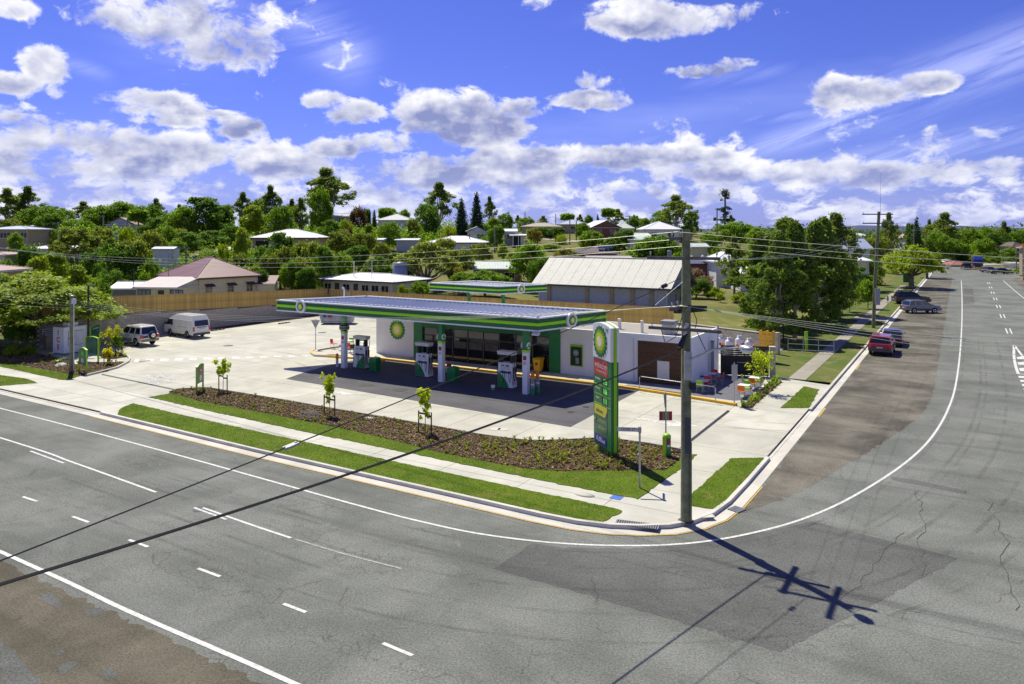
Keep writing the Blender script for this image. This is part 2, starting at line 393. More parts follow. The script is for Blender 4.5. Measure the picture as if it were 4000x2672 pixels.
def concrete(name, rgb, stain=.35):
    m, g, b, o = nmat(name)
    tc = g.n.new('ShaderNodeTexCoord'); P = tc.outputs['Object']
    oi = g.n.new('ShaderNodeObjectInfo')
    f = g.noise(P, .35, 7.0, .62, .4); f2 = g.noise(P, 9.0, 5.0, .7)
    px, py, pz = g.sep(P)
    sw = g.noise(g.comb(g.mul(g.add(px, py), .25), g.mul(g.sub(px, py), 1.1), 0.0), 1.0, 5.0, .6, .8)
    col = g.mix(g.smooth(f, .32, .7), c3(rgb, .86), c3(rgb, 1.1))
    col = g.mix(g.mul(g.smooth(sw, .53, .74), stain), col, (rgb[0] * .72, rgb[1] * .66, rgb[2] * .55))
    col = g.mix(.8, col, g.mix(f2, (.84,) * 3, (1.14,) * 3), 'MULTIPLY')
    col = g.mix(1.0, col, g.mix(oi.outputs['Random'], (.93,) * 3, (1.05,) * 3), 'MULTIPLY')
    g.put(b.inputs['Base Color'], col); b.inputs['Roughness'].default_value = .85; b.inputs['Specular IOR Level'].default_value = .3
    bn = g.n.new('ShaderNodeBump'); bn.inputs['Strength'].default_value = .12; bn.inputs['Distance'].default_value = .01
    g.l.new(f2, bn.inputs['Height']); g.l.new(bn.outputs[0], b.inputs['Normal']); return m


def earth(name, cols, scale=.2, fine=7.0):
    m, g, b, o = nmat(name)
    tc = g.n.new('ShaderNodeTexCoord'); P = tc.outputs['Object']
    f = g.noise(P, scale, 6.0, .62, .3); h = g.noise(P, fine, 6.0, .75); k = g.noise(g.v('ADD', P, (31, 7, 0)), scale * 3.1, 5.0, .6)
    col = g.mix(g.smooth(f, .36, .64), cols[0], cols[1])
    col = g.mix(g.mul(g.smooth(k, .5, .68), .8), col, cols[2])
    col = g.mix(.9, col, g.mix(h, (.5,) * 3, (1.5,) * 3), 'MULTIPLY')
    g.put(b.inputs['Base Color'], col); b.inputs['Roughness'].default_value = .95; b.inputs['Specular IOR Level'].default_value = .15
    bn = g.n.new('ShaderNodeBump'); bn.inputs['Strength'].default_value = .6; bn.inputs['Distance'].default_value = .05
    g.l.new(h, bn.inputs['Height']); g.l.new(bn.outputs[0], b.inputs['Normal']); return m


M = {}
M['asphalt'] = asphalt('asphalt', (.120, .127, .110), (.186, .195, .172))
M['asphalt_new'] = asphalt('asphalt_new', (.090, .093, .085), (.128, .131, .122), .5)
M['tyre'] = veil_mat('tyre', (.030, .031, .028), .15)
M['crack'] = mat('crack', (.055, .056, .050), .95, var=.3)
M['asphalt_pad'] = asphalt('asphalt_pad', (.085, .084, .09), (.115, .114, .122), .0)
M['gravel'] = asphalt('gravel', (.066, .061, .047), (.190, .175, .140), .3)
M['gravel2'] = asphalt('gravel2', (.080, .071, .050), (.140, .126, .092), .1)
M['conc'] = concrete('conc', (.475, .465, .385), .45)
M['conc_path'] = concrete('conc_path', (.51, .50, .425), .3)
M['conc_old'] = concrete('conc_old', (.30, .28, .22), .5)
M['kerb'] = concrete('kerb', (.55, .53, .46), .4)
M['joint'] = mat('joint', (.05, .047, .042), .95)
M['tile_dark'] = mat('tile_dark', (.115, .115, .13), .6, var=.15, scale=4)
M['soil'] = earth('soil', [(.175, .160, .050), (.105, .130, .028), (.23, .185, .085)])
M['verge'] = earth('verge', [(.125, .140, .034), (.075, .120, .020), (.19, .165, .07)])
M['field'] = earth('field', [(.19, .17, .07), (.12, .135, .04), (.23, .195, .115)], .12)
M['turf'] = earth('turf', [(.075, .130, .008), (.105, .165, .011), (.155, .165, .030)], .5, 18.0)
M['mulch'] = earth('mulch', [(.075, .048, .024), (.110, .072, .036), (.040, .026, .014)], 1.2, 12.0)
M['chip'] = mat('chip', (.135, .082, .040), .9, var=.35, scale=3)
M['chip2'] = mat('chip2', (.30, .225, .11), .9, var=.3, scale=3)
M['line_white'] = mat('line_white', (.56, .56, .53), .75, var=.22, scale=6)
M['line_worn'] = mat('line_worn', (.50, .50, .48), .8, var=.28, scale=7)
M['line_faint'] = mat('line_faint', (.30, .30, .28), .85, var=.3, scale=7)
M['line_yellow'] = mat('line_yellow', (.52, .33, .05), .7, var=.2, scale=8)
M['kerb_yellow'] = mat('kerb_yellow', (.72, .40, .012), .6, var=.12, scale=5)
M['white'] = mat('white', (.80, .80, .80), .4, var=.03)
M['white_wall'] = mat('white_wall', (.80, .80, .82), .6, var=.04, scale=.8)
M['off_white'] = mat('off_white', (.66, .65, .60), .6, var=.06)
M['green'] = mat('green', (.007, .205, .052), .35, var=.05)
M['green_dark'] = mat('green_dark', (.005, .155, .042), .35, var=.06)
M['green_deep'] = mat('green_deep', (.005, .115, .042), .35, var=.06)
M['lime'] = mat('lime', (.36, .80, .010), .35, var=.04)
M['lime_edge'] = mat('lime_edge', (.30, .55, .01), .4, var=.05)
M['logo_dark'] = mat('logo_dark', (.004, .13, .035), .4, var=.03)
M['logo_green'] = mat('logo_green', (.12, .50, .01), .4, var=.03)
M['logo_yellow'] = mat('logo_yellow', (.82, .70, .01), .4, var=.03)
M['logo_pale'] = mat('logo_pale', (.90, .88, .62), .4, var=.03)
M['red'] = mat('red', (.72, .028, .018), .45, var=.05)
M['red_dark'] = mat('red_dark', (.30, .008, .012), .45, var=.05)
M['orange'] = mat('orange', (.80, .20, .012), .45, var=.05)
M['amber'] = mat('amber', (.80, .42, .01), .5, var=.08)
M['blue'] = mat('blue', (.018, .03, .24), .4, var=.05)
M['blue_pale'] = mat('blue_pale', (.05, .13, .45), .6, var=.1)
M['yellow'] = mat('yellow', (.80, .72, .01), .4, var=.04)
M['black'] = mat('black', (.012, .012, .013), .5, var=.1)
M['rubber'] = mat('rubber', (.016, .016, .017), .8, var=.2)
M['grey'] = mat('grey', (.26, .26, .26), .6, var=.1)
M['grey_dark'] = mat('grey_dark', (.07, .07, .075), .55, var=.1)
M['steel'] = mat('steel', (.50, .51, .52), .35, .85, var=.1)
M['galv'] = mat('galv', (.42, .43, .43), .45, .6, var=.14, scale=5)
M['alu'] = mat('alu', (.60, .60, .60), .3, .9, var=.08)
M['brown_slat'] = mat('brown_slat', (.085, .038, .014), .55, var=.15, scale=3, rnd=.15)
M['wood_pole'] = mat('wood_pole', (.215, .225, .120), .9, var=.3, scale=3, bump=.4, streak=.55)
M['wood_arm'] = mat('wood_arm', (.15, .14, .115), .9, var=.25, scale=5, bump=.3)
M['stake'] = mat('stake', (.07, .04, .022), .85, var=.2)
M['paling'] = mat('paling', (.50, .33, .085), .75, var=.22, scale=1.6, rnd=.17, streak=.35)
M['rail'] = mat('rail', (.24, .15, .06), .85, var=.2)
M['block'] = mat('block', (.44, .39, .30), .9, var=.14, scale=4, bump=.3, bscale=40, rnd=.15)
M['mortar'] = mat('mortar', (.12, .115, .105), .95, var=.1)
M['glass'] = mat('glass', (.012, .014, .018), .06, var=.02, spec=.8)
M['glass_blue'] = mat('glass_blue', (.03, .045, .07), .08, var=.05, spec=.8)
M['curtain'] = mat('curtain', (.30, .33, .36), .5, var=.2, scale=3)
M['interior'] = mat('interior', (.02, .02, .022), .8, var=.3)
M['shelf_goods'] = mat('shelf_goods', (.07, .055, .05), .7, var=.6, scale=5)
M['wire'] = mat('wire', (.012, .012, .014), .6, var=.1)
M['wire_al'] = mat('wire_al', (.52, .54, .42), .4, .3, var=.05)
M['porcelain'] = mat('porcelain', (.55, .50, .45), .25, var=.1)
M['led'] = glow('led', (.16, .85, .10), .55)
M['lamp_lens'] = mat('lamp_lens', (.75, .78, .80), .1, var=.03, spec=.8)
M['lpg'] = mat('lpg', (.58, .58, .60), .35, var=.04)
M['bark'] = mat('bark', (.20, .17, .13), .95, var=.3, scale=2, bump=.6, bscale=9)
M['bark_pale'] = mat('bark_pale', (.36, .33, .28), .9, var=.25, scale=2, bump=.4, bscale=9)
M['paint_white'] = mat('paint_white', (.74, .73, .66), .25, var=.02, coat=.5)
M['paint_red'] = mat('paint_red', (.27, .008, .014), .25, var=.03, coat=.8)
M['paint_black'] = mat('paint_black', (.012, .013, .016), .2, var=.03, coat=.9)
M['paint_navy'] = mat('paint_navy', (.02, .026, .042), .2, var=.03, coat=.9)
M['paint_silver'] = mat('paint_silver', (.19, .22, .27), .28, .4, var=.03, coat=.8)
M['paint_blue'] = mat('paint_blue', (.012, .02, .20), .25, var=.03, coat=.6)
M['clad_tan'] = mat('clad_tan', (.27, .235, .16), .4, var=.03)
M['lamp_red'] = mat('lamp_red', (.50, .012, .010), .15, var=.02, spec=.8)
M['lamp_clear'] = mat('lamp_clear', (.75, .75, .72), .1, var=.02, spec=.8)
M['roof_shop'] = rib_mat('roof_shop', (.30, .275, .215), .25, 1, .6, .08)
M['poster_dark'] = mat('poster_dark', (.006, .045, .022), .3, var=.3, scale=2.5)
M['reflection_grey'] = mat('reflection_grey', (.07, .068, .066), .6, var=.3, scale=2)  # flat grey standing in for reflections in the shop glass
M['poster_panel'] = mat('poster_panel', (.02, .12, .06), .25, var=.4, scale=1.6)
M['sign_back'] = mat('sign_back', (.34, .34, .35), .5, .3, var=.06)
M['sign_white'] = mat('sign_white', (.52, .52, .52), .5, var=.05)

# ------------------------------------------------------------------ ground and roads
def lines(lo, hi, step, extra=()):
    q = list(np.arange(lo, hi + .01, step)) + list(extra); return sorted(set(round(float(v), 3) for v in q))


def build_ground():
    A = lines(-420, -20, 40, ()) + lines(-14.01, 8.0, 5.5, (-14.0, 7.99)) + lines(8.01, 71.9, 6, (14, 20, 71.94)) + lines(71.96, 180, 5) + lines(190, 520, 20)
    B = lines(-300, 0, 60) + lines(10, 25.59, 7, (25.59,)) + lines(25.61, 72.4, 6, (28, 31, 34, 37, 72.48)) + lines(72.52, 300, 5) + lines(320, 900, 40)
    A = sorted(set(A)); B = sorted(set(B))
    aa, bb = np.meshgrid(np.array(A), np.array(B), indexing='ij')
    zz = terrain(aa, bb)
    rs = np.random.RandomState(3)
    far = (bb > 80) & (aa > 20)
    zz = zz + far * rs.uniform(-.12, .12, zz.shape)
    X = -GC * aa + GS * bb; Y = GS * aa + GC * bb
    n, k = aa.shape
    mb = MB(); mb.v = list(zip(X.ravel().tolist(), Y.ravel().tolist(), zz.ravel().tolist()))
    for i in range(n - 1):
        for j in range(k - 1):
            a = i * k + j; mb.f.append((a, a + 1, a + k + 1, a + k)); mb.m.append(0); mb.sm.append(True)
    struct(mb.build('ground', M['soil'], fix=False))
    far = MB(); far.add([(-9000, -3000, -.6), (9000, -3000, -.6), (9000, 9000, -.6), (-9000, 9000, -.6)], [(0, 1, 2, 3)])
    struct(far.build('distant_plain', M['soil'], fix=False))


build_ground()


def sheet(name, pts, z, m, kind='structure', th=0.0):
    mb = MB()
    P = [(p[0], p[1]) for p in pts]
    jit = {'road_patch': .045, 'lawn': .05, 'garden_bed': .05, 'gravel_shoulder': .11}.get(name, 0)
    if jit:
        rs_ = random.Random(len(P)); Q = []
        for i in range(len(P)):
            a_, b_ = Vector(P[i]), Vector(P[(i + 1) % len(P)]); k_ = max(1, int((b_ - a_).length / .22))
            for j in range(k_): Q.append(tuple(a_.lerp(b_, j / k_) + Vector((rs_.uniform(-jit, jit), rs_.uniform(-jit, jit)))))
        P = Q
    if th: mb.prism(P, z - th, z)
    else: mb.face([(x, y, z) for x, y in P])
    o = mb.build(name, m); 
    if kind: o['kind'] = kind
    return o
def abp(*q): return [AB(a, b) for a, b in q]
def pxp(z, *q): return [G(x, y, z) for x, y in q]


sheet('road', abp((320, -90), (320, 25.9), (13, 25.9), (13, 31), (8, 31), (8, 262), (-13.6, 262), (-13.6, -90)), 0.0, M['asphalt'])
# kerb line of the service station corner, outer face, in grid metres
KB = [(150, 26.0), (57.5, 26.0), (44, 25.72), (30, 25.28), (14, 25.12), (12.4, 25.2), (11.2, 25.48), (10.2, 25.95), (9.3, 26.6), (8.65, 27.5), (8.25, 28.6), (8.05, 30.2), (8, 33), (8, 37), (8, 48.2), (8, 110), (8, 240)]


def smooth_line(pts, n=5):
    out = []
    for i in range(len(pts) - 1):
        p0 = Vector(pts[max(i - 1, 0)][:2]); p1 = Vector(pts[i][:2]); p2 = Vector(pts[i + 1][:2]); p3 = Vector(pts[min(i + 2, len(pts) - 1)][:2])
        for k in range(n):
            t = k / n
            out.append(.5 * ((2 * p1) + (p2 - p0) * t + (2 * p0 - 5 * p1 + 4 * p2 - p3) * t * t + (3 * p1 - p0 - 3 * p2 + p3) * t ** 3))
    out.append(Vector(pts[-1][:2])); return out


def offset(pts, d):
    res = []
    for i, p in enumerate(pts):
        t = (Vector(pts[min(i + 1, len(pts) - 1)]) - Vector(pts[max(i - 1, 0)]))
        t.normalize(); res.append(Vector((p[0] - t.y * d, p[1] + t.x * d)))
    return res


def ribbon(name, pts, d0, d1, z, m, z0=None, parent=None, kind='structure'):
    """strip between two offsets of a grid polyline; with z0 it is a solid from z0 up to z"""
    a = [AB(*q, z) for q in offset(pts, d0)]; b = [AB(*q, z) for q in offset(pts, d1)]
    mb = MB(); n = len(pts)
    if z0 is None:
        mb.add(a + b, [(i, i + 1, n + i + 1, n + i) for i in range(n - 1)])
    else:
        lo = lambda L: [Vector((q.x, q.y, z0)) for q in L]
        mb.add(a + b + lo(a) + lo(b), [(i, i + 1, n + i + 1, n + i) for i in range(n - 1)] + [(i, i + 1, 2 * n + i + 1, 2 * n + i) for i in range(n - 1)]
               + [(n + i, n + i + 1, 3 * n + i + 1, 3 * n + i) for i in range(n - 1)] + [(0, n, 3 * n, 2 * n), (n - 1, 2 * n - 1, 4 * n - 1, 3 * n - 1)])
    o = mb.build(name, m, parent)
    if parent is None and kind: o['kind'] = kind
    return o


def cut(pts, lo, hi):
    """part of a polyline between two indices (fractional)"""
    return pts[lo:hi]


kb = [Vector(q) for q in KB]
# ribbons: positive offset = road side (polyline runs from the left end round the corner and up the side street)
SIGN = 1.0 if offset([(20, 25), (10, 25), (5, 25)], 1.0)[1].y < 25 else -1.0
def kerb(pts, top=.155): return ribbon('kerb', pts, -.17 * SIGN, 0.0, top, M['kerb'], -.05)


ribbon('gutter', kb, 0.0, .50 * SIGN, .012, M['kerb'])
kerb(kb[0:2]); kerb(kb[2:14]); kerb(kb[14:17])
kerb(kb[1:3], .028); kerb(kb[13:15], .028)
ribbon('kerb_line', kb[2:13], .53 * SIGN, .595 * SIGN, .018, M['line_yellow'])
ribbon('kerb_line', [Vector((8, 47)), Vector((8, 49.5))], .53 * SIGN, .63 * SIGN, .018, M['line_yellow'])
ribbon('kerb_line', [Vector((8, 64.5)), Vector((8, 67))], .53 * SIGN, .63 * SIGN, .018, M['line_yellow'])
# far kerb of the side street
ribbon('kerb', [Vector((-13.6, 40)), Vector((-13.6, 255))], 0, .2, .13, M['kerb'], -.05)

# shoulders
sheet('gravel_shoulder', abp((7.45, 29.5), (6.6, 31.2), (5.6, 34.5), (5.0, 37), (4.2, 40.5), (2.9, 47), (2.3, 50.5), (1.9, 57.5), (2.1, 82), (2.7, 181), (3.0, 205), (7.45, 205)), .004, M['gravel'])
sheet('gravel_shoulder', abp((-13.5, 60), (-10.8, 60), (-10.2, 110), (-9.4, 150), (-8.6, 200), (-13.5, 230)), .004, M['gravel'])
sheet('gravel_shoulder', abp((120, 12.6), (28, 12.65), (17, 12.5), (10, 12.4), (6, 10), (8, 7.5), (14, 8.6), (20, 8.0), (26, 8.4), (120, 8.5)), .004, M['gravel2'])
for q in [((150, 2325), (205, 2310), (228, 2350), (250, 2365), (215, 2372), (170, 2352)), ((330, 2380), (400, 2372), (392, 2402), (340, 2406)), ((225, 2600), (280, 2580), (300, 2596), (262, 2628), (232, 2640)),
          ((400, 2616), (440, 2602), (452, 2640), (415, 2652)), ((205, 2545), (262, 2533), (250, 2556), (210, 2562)), ((0, 2508), (60, 2540), (66, 2562), (140, 2640), (180, 2690), (0, 2690))]:
    sheet('road_patch', pxp(.008, *q), .008, M['asphalt_new'])
sheet('road_patch', pxp(.004, (1925, 2222), (2083, 2122), (2200, 2140), (2450, 2143), (2700, 2128), (2930, 2088), (3173, 2036), (3388, 2093), (3590, 2140), (3745, 2183), (3560, 2280), (3388, 2372), (3200, 2470), (3048, 2545), (2850, 2490), (2709, 2445), (2300, 2325)), .004, M['asphalt_new'])
sheet('road_patch', pxp(.005, (3482, 1862), (3560, 1872), (3782, 1918), (3776, 1928), (3640, 1906), (3485, 1874)), .005, M['asphalt_new'])
sheet('road_patch', pxp(.004, (3762, 1127), (3800, 1127), (3804, 1152), (3762, 1152)), .004, M['asphalt_new'])
sheet('road_patch', pxp(.004, (3762, 1158), (3803, 1158), (3808, 1185), (3764, 1186)), .004, M['asphalt_new'])
sheet('road_patch', pxp(.009, (756, 1986), (770, 1976), (815, 1974), (845, 1985), (840, 1996), (795, 2000), (760, 1998)), .009, M['asphalt_new'])


def line(name, pts, w, m, z=.010, n=6):
    return ribbon(name, smooth_line(pts, n), -w / 2, w / 2, z, m)


line('edge_line', [(140, 24.2), (80, 23.75), (50.7, 23.46), (35.8, 23.12), (26, 22.72), (21, 22.5), (17.6, 22.45), (14.6, 22.7), (11.4, 23.7), (8.4, 25.6), (6.2, 28.4), (4.6, 31.8), (3.2, 36.6), (2.15, 41.5), (1.45, 46.7), (.95, 53.5), (.66, 62), (.5, 80), (.5, 110), (.7, 150), (1.0, 190)], .12, M['line_white'])
line('lane_line', [(140, 21.4), (80, 20.9), (43.5, 20.12), (36, 19.75), (28.9, 19.28)], .12, M['line_white'])
line('lane_line', [(25.7, 19.15), (22.4, 18.95), (20.5, 18.88)], .11, M['line_white'])
line('lane_line', [(20.3, 18.88), (18, 18.87), (15.6, 19.0)], .08, M['line_faint'])
line('lane_line', [(39.6, 19.68), (36.2, 19.46)], .12, M['line_worn'])
line('lane_line', [(26.0, 18.98), (23.9, 18.83)], .11, M['line_worn'])
line('edge_line', [(140, 13.6), (60, 13.1), (28.1, 12.99), (20.5, 12.85), (13.8, 12.85), (7, 12.6)], .15, M['line_white'])
for (p, q) in [((89, 1941), (145, 1959)), ((283, 2018), (347, 2041)), ((504, 2109), (578, 2137)), ((773, 2221), (860, 2253)), ((1107, 2359), (1195, 2393)), ((1495, 2513), (1612, 2562))]:
    line('lane_dash', [toAB(G(*p)), toAB(G(*q))], .12, M['line_white'], .010, 1)
for b0 in (95.3, 112, 126, 140, 154, 168, 182):
    for off in (-.19, .19): line('lane_dash', [(-3.9 + off, b0), (-3.9 + off, b0 + 5)], .13, M['line_white'], .010, 1)
line('edge_line', [(-8.6, 110), (-8.0, 140), (-7.3, 170), (-6.8, 195)], .13, M['line_white'])
# tyre marks round the corner and wandering cracks
CURVE = [(34, 21.2), (26, 20.9), (21, 20.7), (17.6, 20.6), (14.2, 20.9), (10.6, 22.1), (7.4, 24.2), (4.9, 27.2), (3.1, 31), (1.7, 36), (.6, 42), (-.1, 48), (-.6, 56), (-.9, 66), (-1, 90)]
for d_, w_ in ((0, .16), (1.5, .18), (-1.2, .14), (2.9, .16), (.35, .10), (4.4, .14)):
    ribbon('tyre_mark', [Vector(q) for q in offset(smooth_line(CURVE, 4), d_ * SIGN)], -w_ / 2, w_ / 2, .007 + .0004 * (d_ % 1), M['tyre'])
for P_ in ([(52, 24), (50.5, 28), (50, 33), (51, 40)], [(50.2, 24), (48.7, 28), (48.2, 33), (49.2, 40)], [(7, 44.5), (12, 43), (20, 42), (34, 42.3)], [(7, 42.8), (12, 41.3), (20, 40.3), (34, 40.6)], [(55, 45), (48, 44), (40, 41), (30, 39)], [(55, 47), (48, 46), (40, 43), (30, 41)]):
    ribbon('tyre_mark', smooth_line(P_, 6), -.12, .12, .134, M['tyre'])
rs_ = random.Random(9)
for a_, b_, da, db, n_ in ((3.2, 24, -.12, .95, 16), (1.2, 27, .1, .9, 22), (-1.2, 26, .05, .95, 24), (-2.8, 30, .0, 1, 26), (-4.5, 27, .05, 1, 24)):
    P_ = [(a_, b_)]
    for k in range(n_): P_.append((P_[-1][0] + da * .45 + rs_.uniform(-.16, .16), P_[-1][1] + db * .45 + rs_.uniform(-.16, .16)))
    ribbon('road_crack', [Vector(q) for q in P_], -.010, .010, .0105, M['crack'])
# painted median with hatching
line('median_outline', [toAB(G(3961, 1348)), toAB(G(3961, 1392)), toAB(G(3968, 1432)), toAB(G(3978, 1461))], .2, M['line_white'])
line('median_outline', [toAB(G(3963, 1350)), toAB(G(3984, 1378)), toAB(G(4012, 1413)), toAB(G(4060, 1470))], .2, M['line_white'])
line('median_outline', [toAB(G(3978, 1461)), toAB(G(4075, 1466))], .2, M['line_white'], .012, 1)
for y0, y1, xa in ((1392, 1403, 3970), (1412, 1425, 3974), (1435, 1450, 3980)):
    sheet('median_hatch', pxp(.011, (xa, y0 + 3), (4000 + (y0 - 1400), y0), (4012 + (y1 - 1400), y1), (xa + 5, y1)), .011, M['line_white'])
for i, y0 in enumerate((1472, 1488, 1504, 1521, 1539)):
    sheet('median_hatch', pxp(.011, (3977 + i * 7, y0 - 4), (4090, y0), (4090, y0 + 7), (3980 + i * 7, y0 + 4)), .011, M['line_white'])

# ------------------------------------------------------------------ the concrete apron, cast in slabs
def clip(poly, nx, ny, d):
    out = []
    for i in range(len(poly)):
        p, q = poly[i], poly[(i + 1) % len(poly)]
        dp, dq = nx * p[0] + ny * p[1] - d, nx * q[0] + ny * q[1] - d
        if dp <= 0: out.append(p)
        if dp * dq < 0:
            t = dp / (dp - dq); out.append((p[0] + (q[0] - p[0]) * t, p[1] + (q[1] - p[1]) * t))
    return out
def clip_rect(poly, a0, a1, b0, b1):
    for c in ((1, 0, a1), (-1, 0, -a0), (0, 1, b1), (0, -1, -b0)):
        if len(poly) < 3: return []
        poly = clip(poly, *c)
    return poly


SITE = [(71.6, 26.18), (57.5, 26.18), (44, 25.93)] + [(q.x, q.y) for q in offset(kb[3:15], -.18 * SIGN)] + [(8.18, 56.5), (12.3, 57.6), (14.3, 57.6), (14.3, 72.2), (71.6, 72.2)]
apron = thing('forecourt', '', 'x'); 
for k in ('label', 'category'): del apron[k]
apron['kind'] = 'structure'
MB().prism([AB(a, b)[:2] for a, b in SITE], -.05, .085).build('joint_bed', M['joint'], apron)
AL = [8.0, 12.2, 16.2, 20.3, 24.5, 28.7, 32.9, 37.1, 41.3, 45.5, 49.8, 54.2, 58.6, 63.0, 67.4, 71.8]
BL = [25.3, 27.85, 30.0, 33.4, 37.2, 41.9, 46.6, 51.3, 56.0, 60.0, 64.2, 68.3, 72.4]
for i in range(len(AL) - 1):
    for j in range(len(BL) - 1):
        a0, a1, b0, b1 = AL[i], AL[i + 1], BL[j], BL[j + 1]
        if 17 < a0 and a1 < 44 and b0 > 50.5 and b1 < 57: continue
        if 16.2 <= a0 and a1 <= 41.4 and 30.0 <= b0 and b1 <= 33.5: continue
        q = clip_rect(SITE, a0 + .012, a1 - .012, b0 + .012, b1 - .012)
        if len(q) < 3: continue
        MB().prism([AB(a, b)[:2] for a, b in q], .03, .12).build('concrete_slab', M['conc_path'] if b1 < 30.1 else M['conc'], apron)

# lawns, each a turf sheet with blades
LAWN = {
    'lawn_a': [(664, 1536), (716, 1547), (783, 1567), (898, 1588), (1040, 1613), (1186, 1643), (1300, 1665), (1450, 1698), (1600, 1735), (1711, 1765), (1880, 1799), (2069, 1832), (2196, 1840), (2400, 1837), (2600, 1836), (2640, 1806), (2668, 1772), (2690, 1774), (2724, 1774), (2666, 1823), (2495, 1948), (2350, 1922), (2200, 1893), (1900, 1831), (1500, 1749), (1200, 1688), (860, 1614), (582, 1551)],
    'lawn_b': [(482, 1589), (519, 1575), (726, 1624), (1120, 1710), (1500, 1794), (2000, 1901), (2400, 1985), (2436, 1997), (2333, 2048), (1900, 1955), (1500, 1868), (1200, 1798), (800, 1704), (459, 1620), (463, 1604)],
    'lawn_c': [(2858, 1789), (2997, 1789), (2964, 1823), (2815, 1992), (2760, 1984), (2696, 1976), (2690, 1940)],
    'lawn_d': [(3140, 1509), (3198, 1521), (3182, 1556), (3162, 1593), (3050, 1593)],
    'lawn_e': [(0, 1411), (157, 1440), (314, 1468), (261, 1484), (244, 1484), (120, 1457), (0, 1431), (-260, 1376), (-260, 1356)],
    'lawn_f': [(0, 1465), (104, 1479), (146, 1495), (0, 1507), (-300, 1460), (-300, 1410)],
}
BED = {
    'bed_front': [(661, 1531), (691, 1521), (783, 1515), (822, 1516), (975, 1541), (1140, 1568), (1300, 1597), (1527, 1635), (1711, 1668), (1864, 1696), (1966, 1711), (2069, 1722), (2171, 1721), (2314, 1713), (2407, 1716), (2530, 1733), (2668, 1758), (2690, 1770), (2668, 1772), (2640, 1806), (2600, 1836), (2400, 1837), (2196, 1840), (2069, 1832), (1880, 1799), (1711, 1765), (1600, 1735), (1450, 1698), (1300, 1665), (1186, 1643), (1040, 1613), (898, 1588), (783, 1567), (716, 1547), (664, 1536)],
    'bed_right': [(2890, 1592), (2934, 1592), (2937, 1541), (3000, 1520), (3056, 1490), (3024, 1479), (2975, 1510), (2930, 1550)],
    'bed_left': [(-260, 1354), (0, 1409), (157, 1438), (314, 1467), (345, 1464), (420, 1450), (493, 1417), (482, 1413), (375, 1415), (300, 1425), (260, 1402), (214, 1396), (154, 1382), (0, 1352)],
    'bed_isle': [(385, 1384), (455, 1372), (500, 1392), (440, 1402), (398, 1398)],
}
# leave the right bed strip convex
BED['bed_right'] = [(2889, 1593), (2934, 1593), (2990, 1545), (3056, 1492), (3024, 1480)]


def inside(poly, x, y):
    c = False; n = len(poly)
    for i in range(n):
        x0, y0 = poly[i]; x1, y1 = poly[i - 1]
        if (y0 > y) != (y1 > y) and x < (x1 - x0) * (y - y0) / (y1 - y0) + x0: c = not c
    return c
def scatter(poly, n, seed):
    rs = np.random.RandomState(seed); xs = [p[0] for p in poly]; ys = [p[1] for p in poly]; out = []
    while len(out) < n:
        X = rs.uniform(min(xs), max(xs), 4000); Y = rs.uniform(min(ys), max(ys), 4000)
        out += [(x, y) for x, y in zip(X, Y) if inside(poly, x, y)]
    return out[:n], rs
def area(poly): return abs(sum(poly[i - 1][0] * poly[i][1] - poly[i][0] * poly[i - 1][1] for i in range(len(poly)))) / 2


def blades(name, polys, per, h, w, m, z, seed, spread=.6):
    vs, fs = [], []
    for q, poly in enumerate(polys):
        n = int(area(poly) * per); pts, rs = scatter(poly, n, seed + q)
        ang = rs.uniform(0, 6.28, n); hh = h * rs.uniform(.5, 1.35, n); tilt = rs.uniform(0, spread, n); td = rs.uniform(0, 6.28, n)
        for i, (x, y) in enumerate(pts):
            cx, sy = math.cos(ang[i]) * w / 2, math.sin(ang[i]) * w / 2; k = len(vs)
            vs += [(x - cx, y - sy, z), (x + cx, y + sy, z), (x + math.cos(td[i]) * tilt[i] * hh[i], y + math.sin(td[i]) * tilt[i] * hh[i], z + hh[i])]
            fs.append((k, k + 1, k + 2))
    me = bpy.data.meshes.new(name); me.from_pydata(vs, [], fs); me.materials.append(m)
    o = bpy.data.objects.new(name, me); COL.objects.link(o); o['kind'] = 'stuff'; return o


M['blade'] = leaf_mat('blade', (.027, .050, .002), (.050, .070, .005), .6, .3)
M['blade_dry'] = leaf_mat('blade_dry', (.05, .05, .014), (.07, .06, .025), .7, .25)
LP = {}
def inner(p):
    a, b = toAB(p); kb_ = float(np.interp(a, [8, 12.4, 14, 30, 44, 57.5, 150], [25.3, 25.2, 25.12, 25.28, 25.72, 26.0, 26.0])) + .19
    return AB(max(a, 8.2), max(b, kb_), p[2])
for k, q in LAWN.items():
    P = [inner(G(x, y, .14))[:2] for x, y in q]; LP[k] = P
    o = sheet('lawn', P, .145, M['turf'], 'structure', .06)
blades('lawn_grass', [LP['lawn_a'], LP['lawn_b'], LP['lawn_c'], LP['lawn_d'], LP['lawn_e'], LP['lawn_f']], 330, .036, .02, M['blade'], .145, 5)
BP = {}
for k, q in BED.items():
    P = [G(x, y, .15)[:2] for x, y in q]; BP[k] = P
    sheet('garden_bed', P, .15, M['mulch'], 'structure', .07)


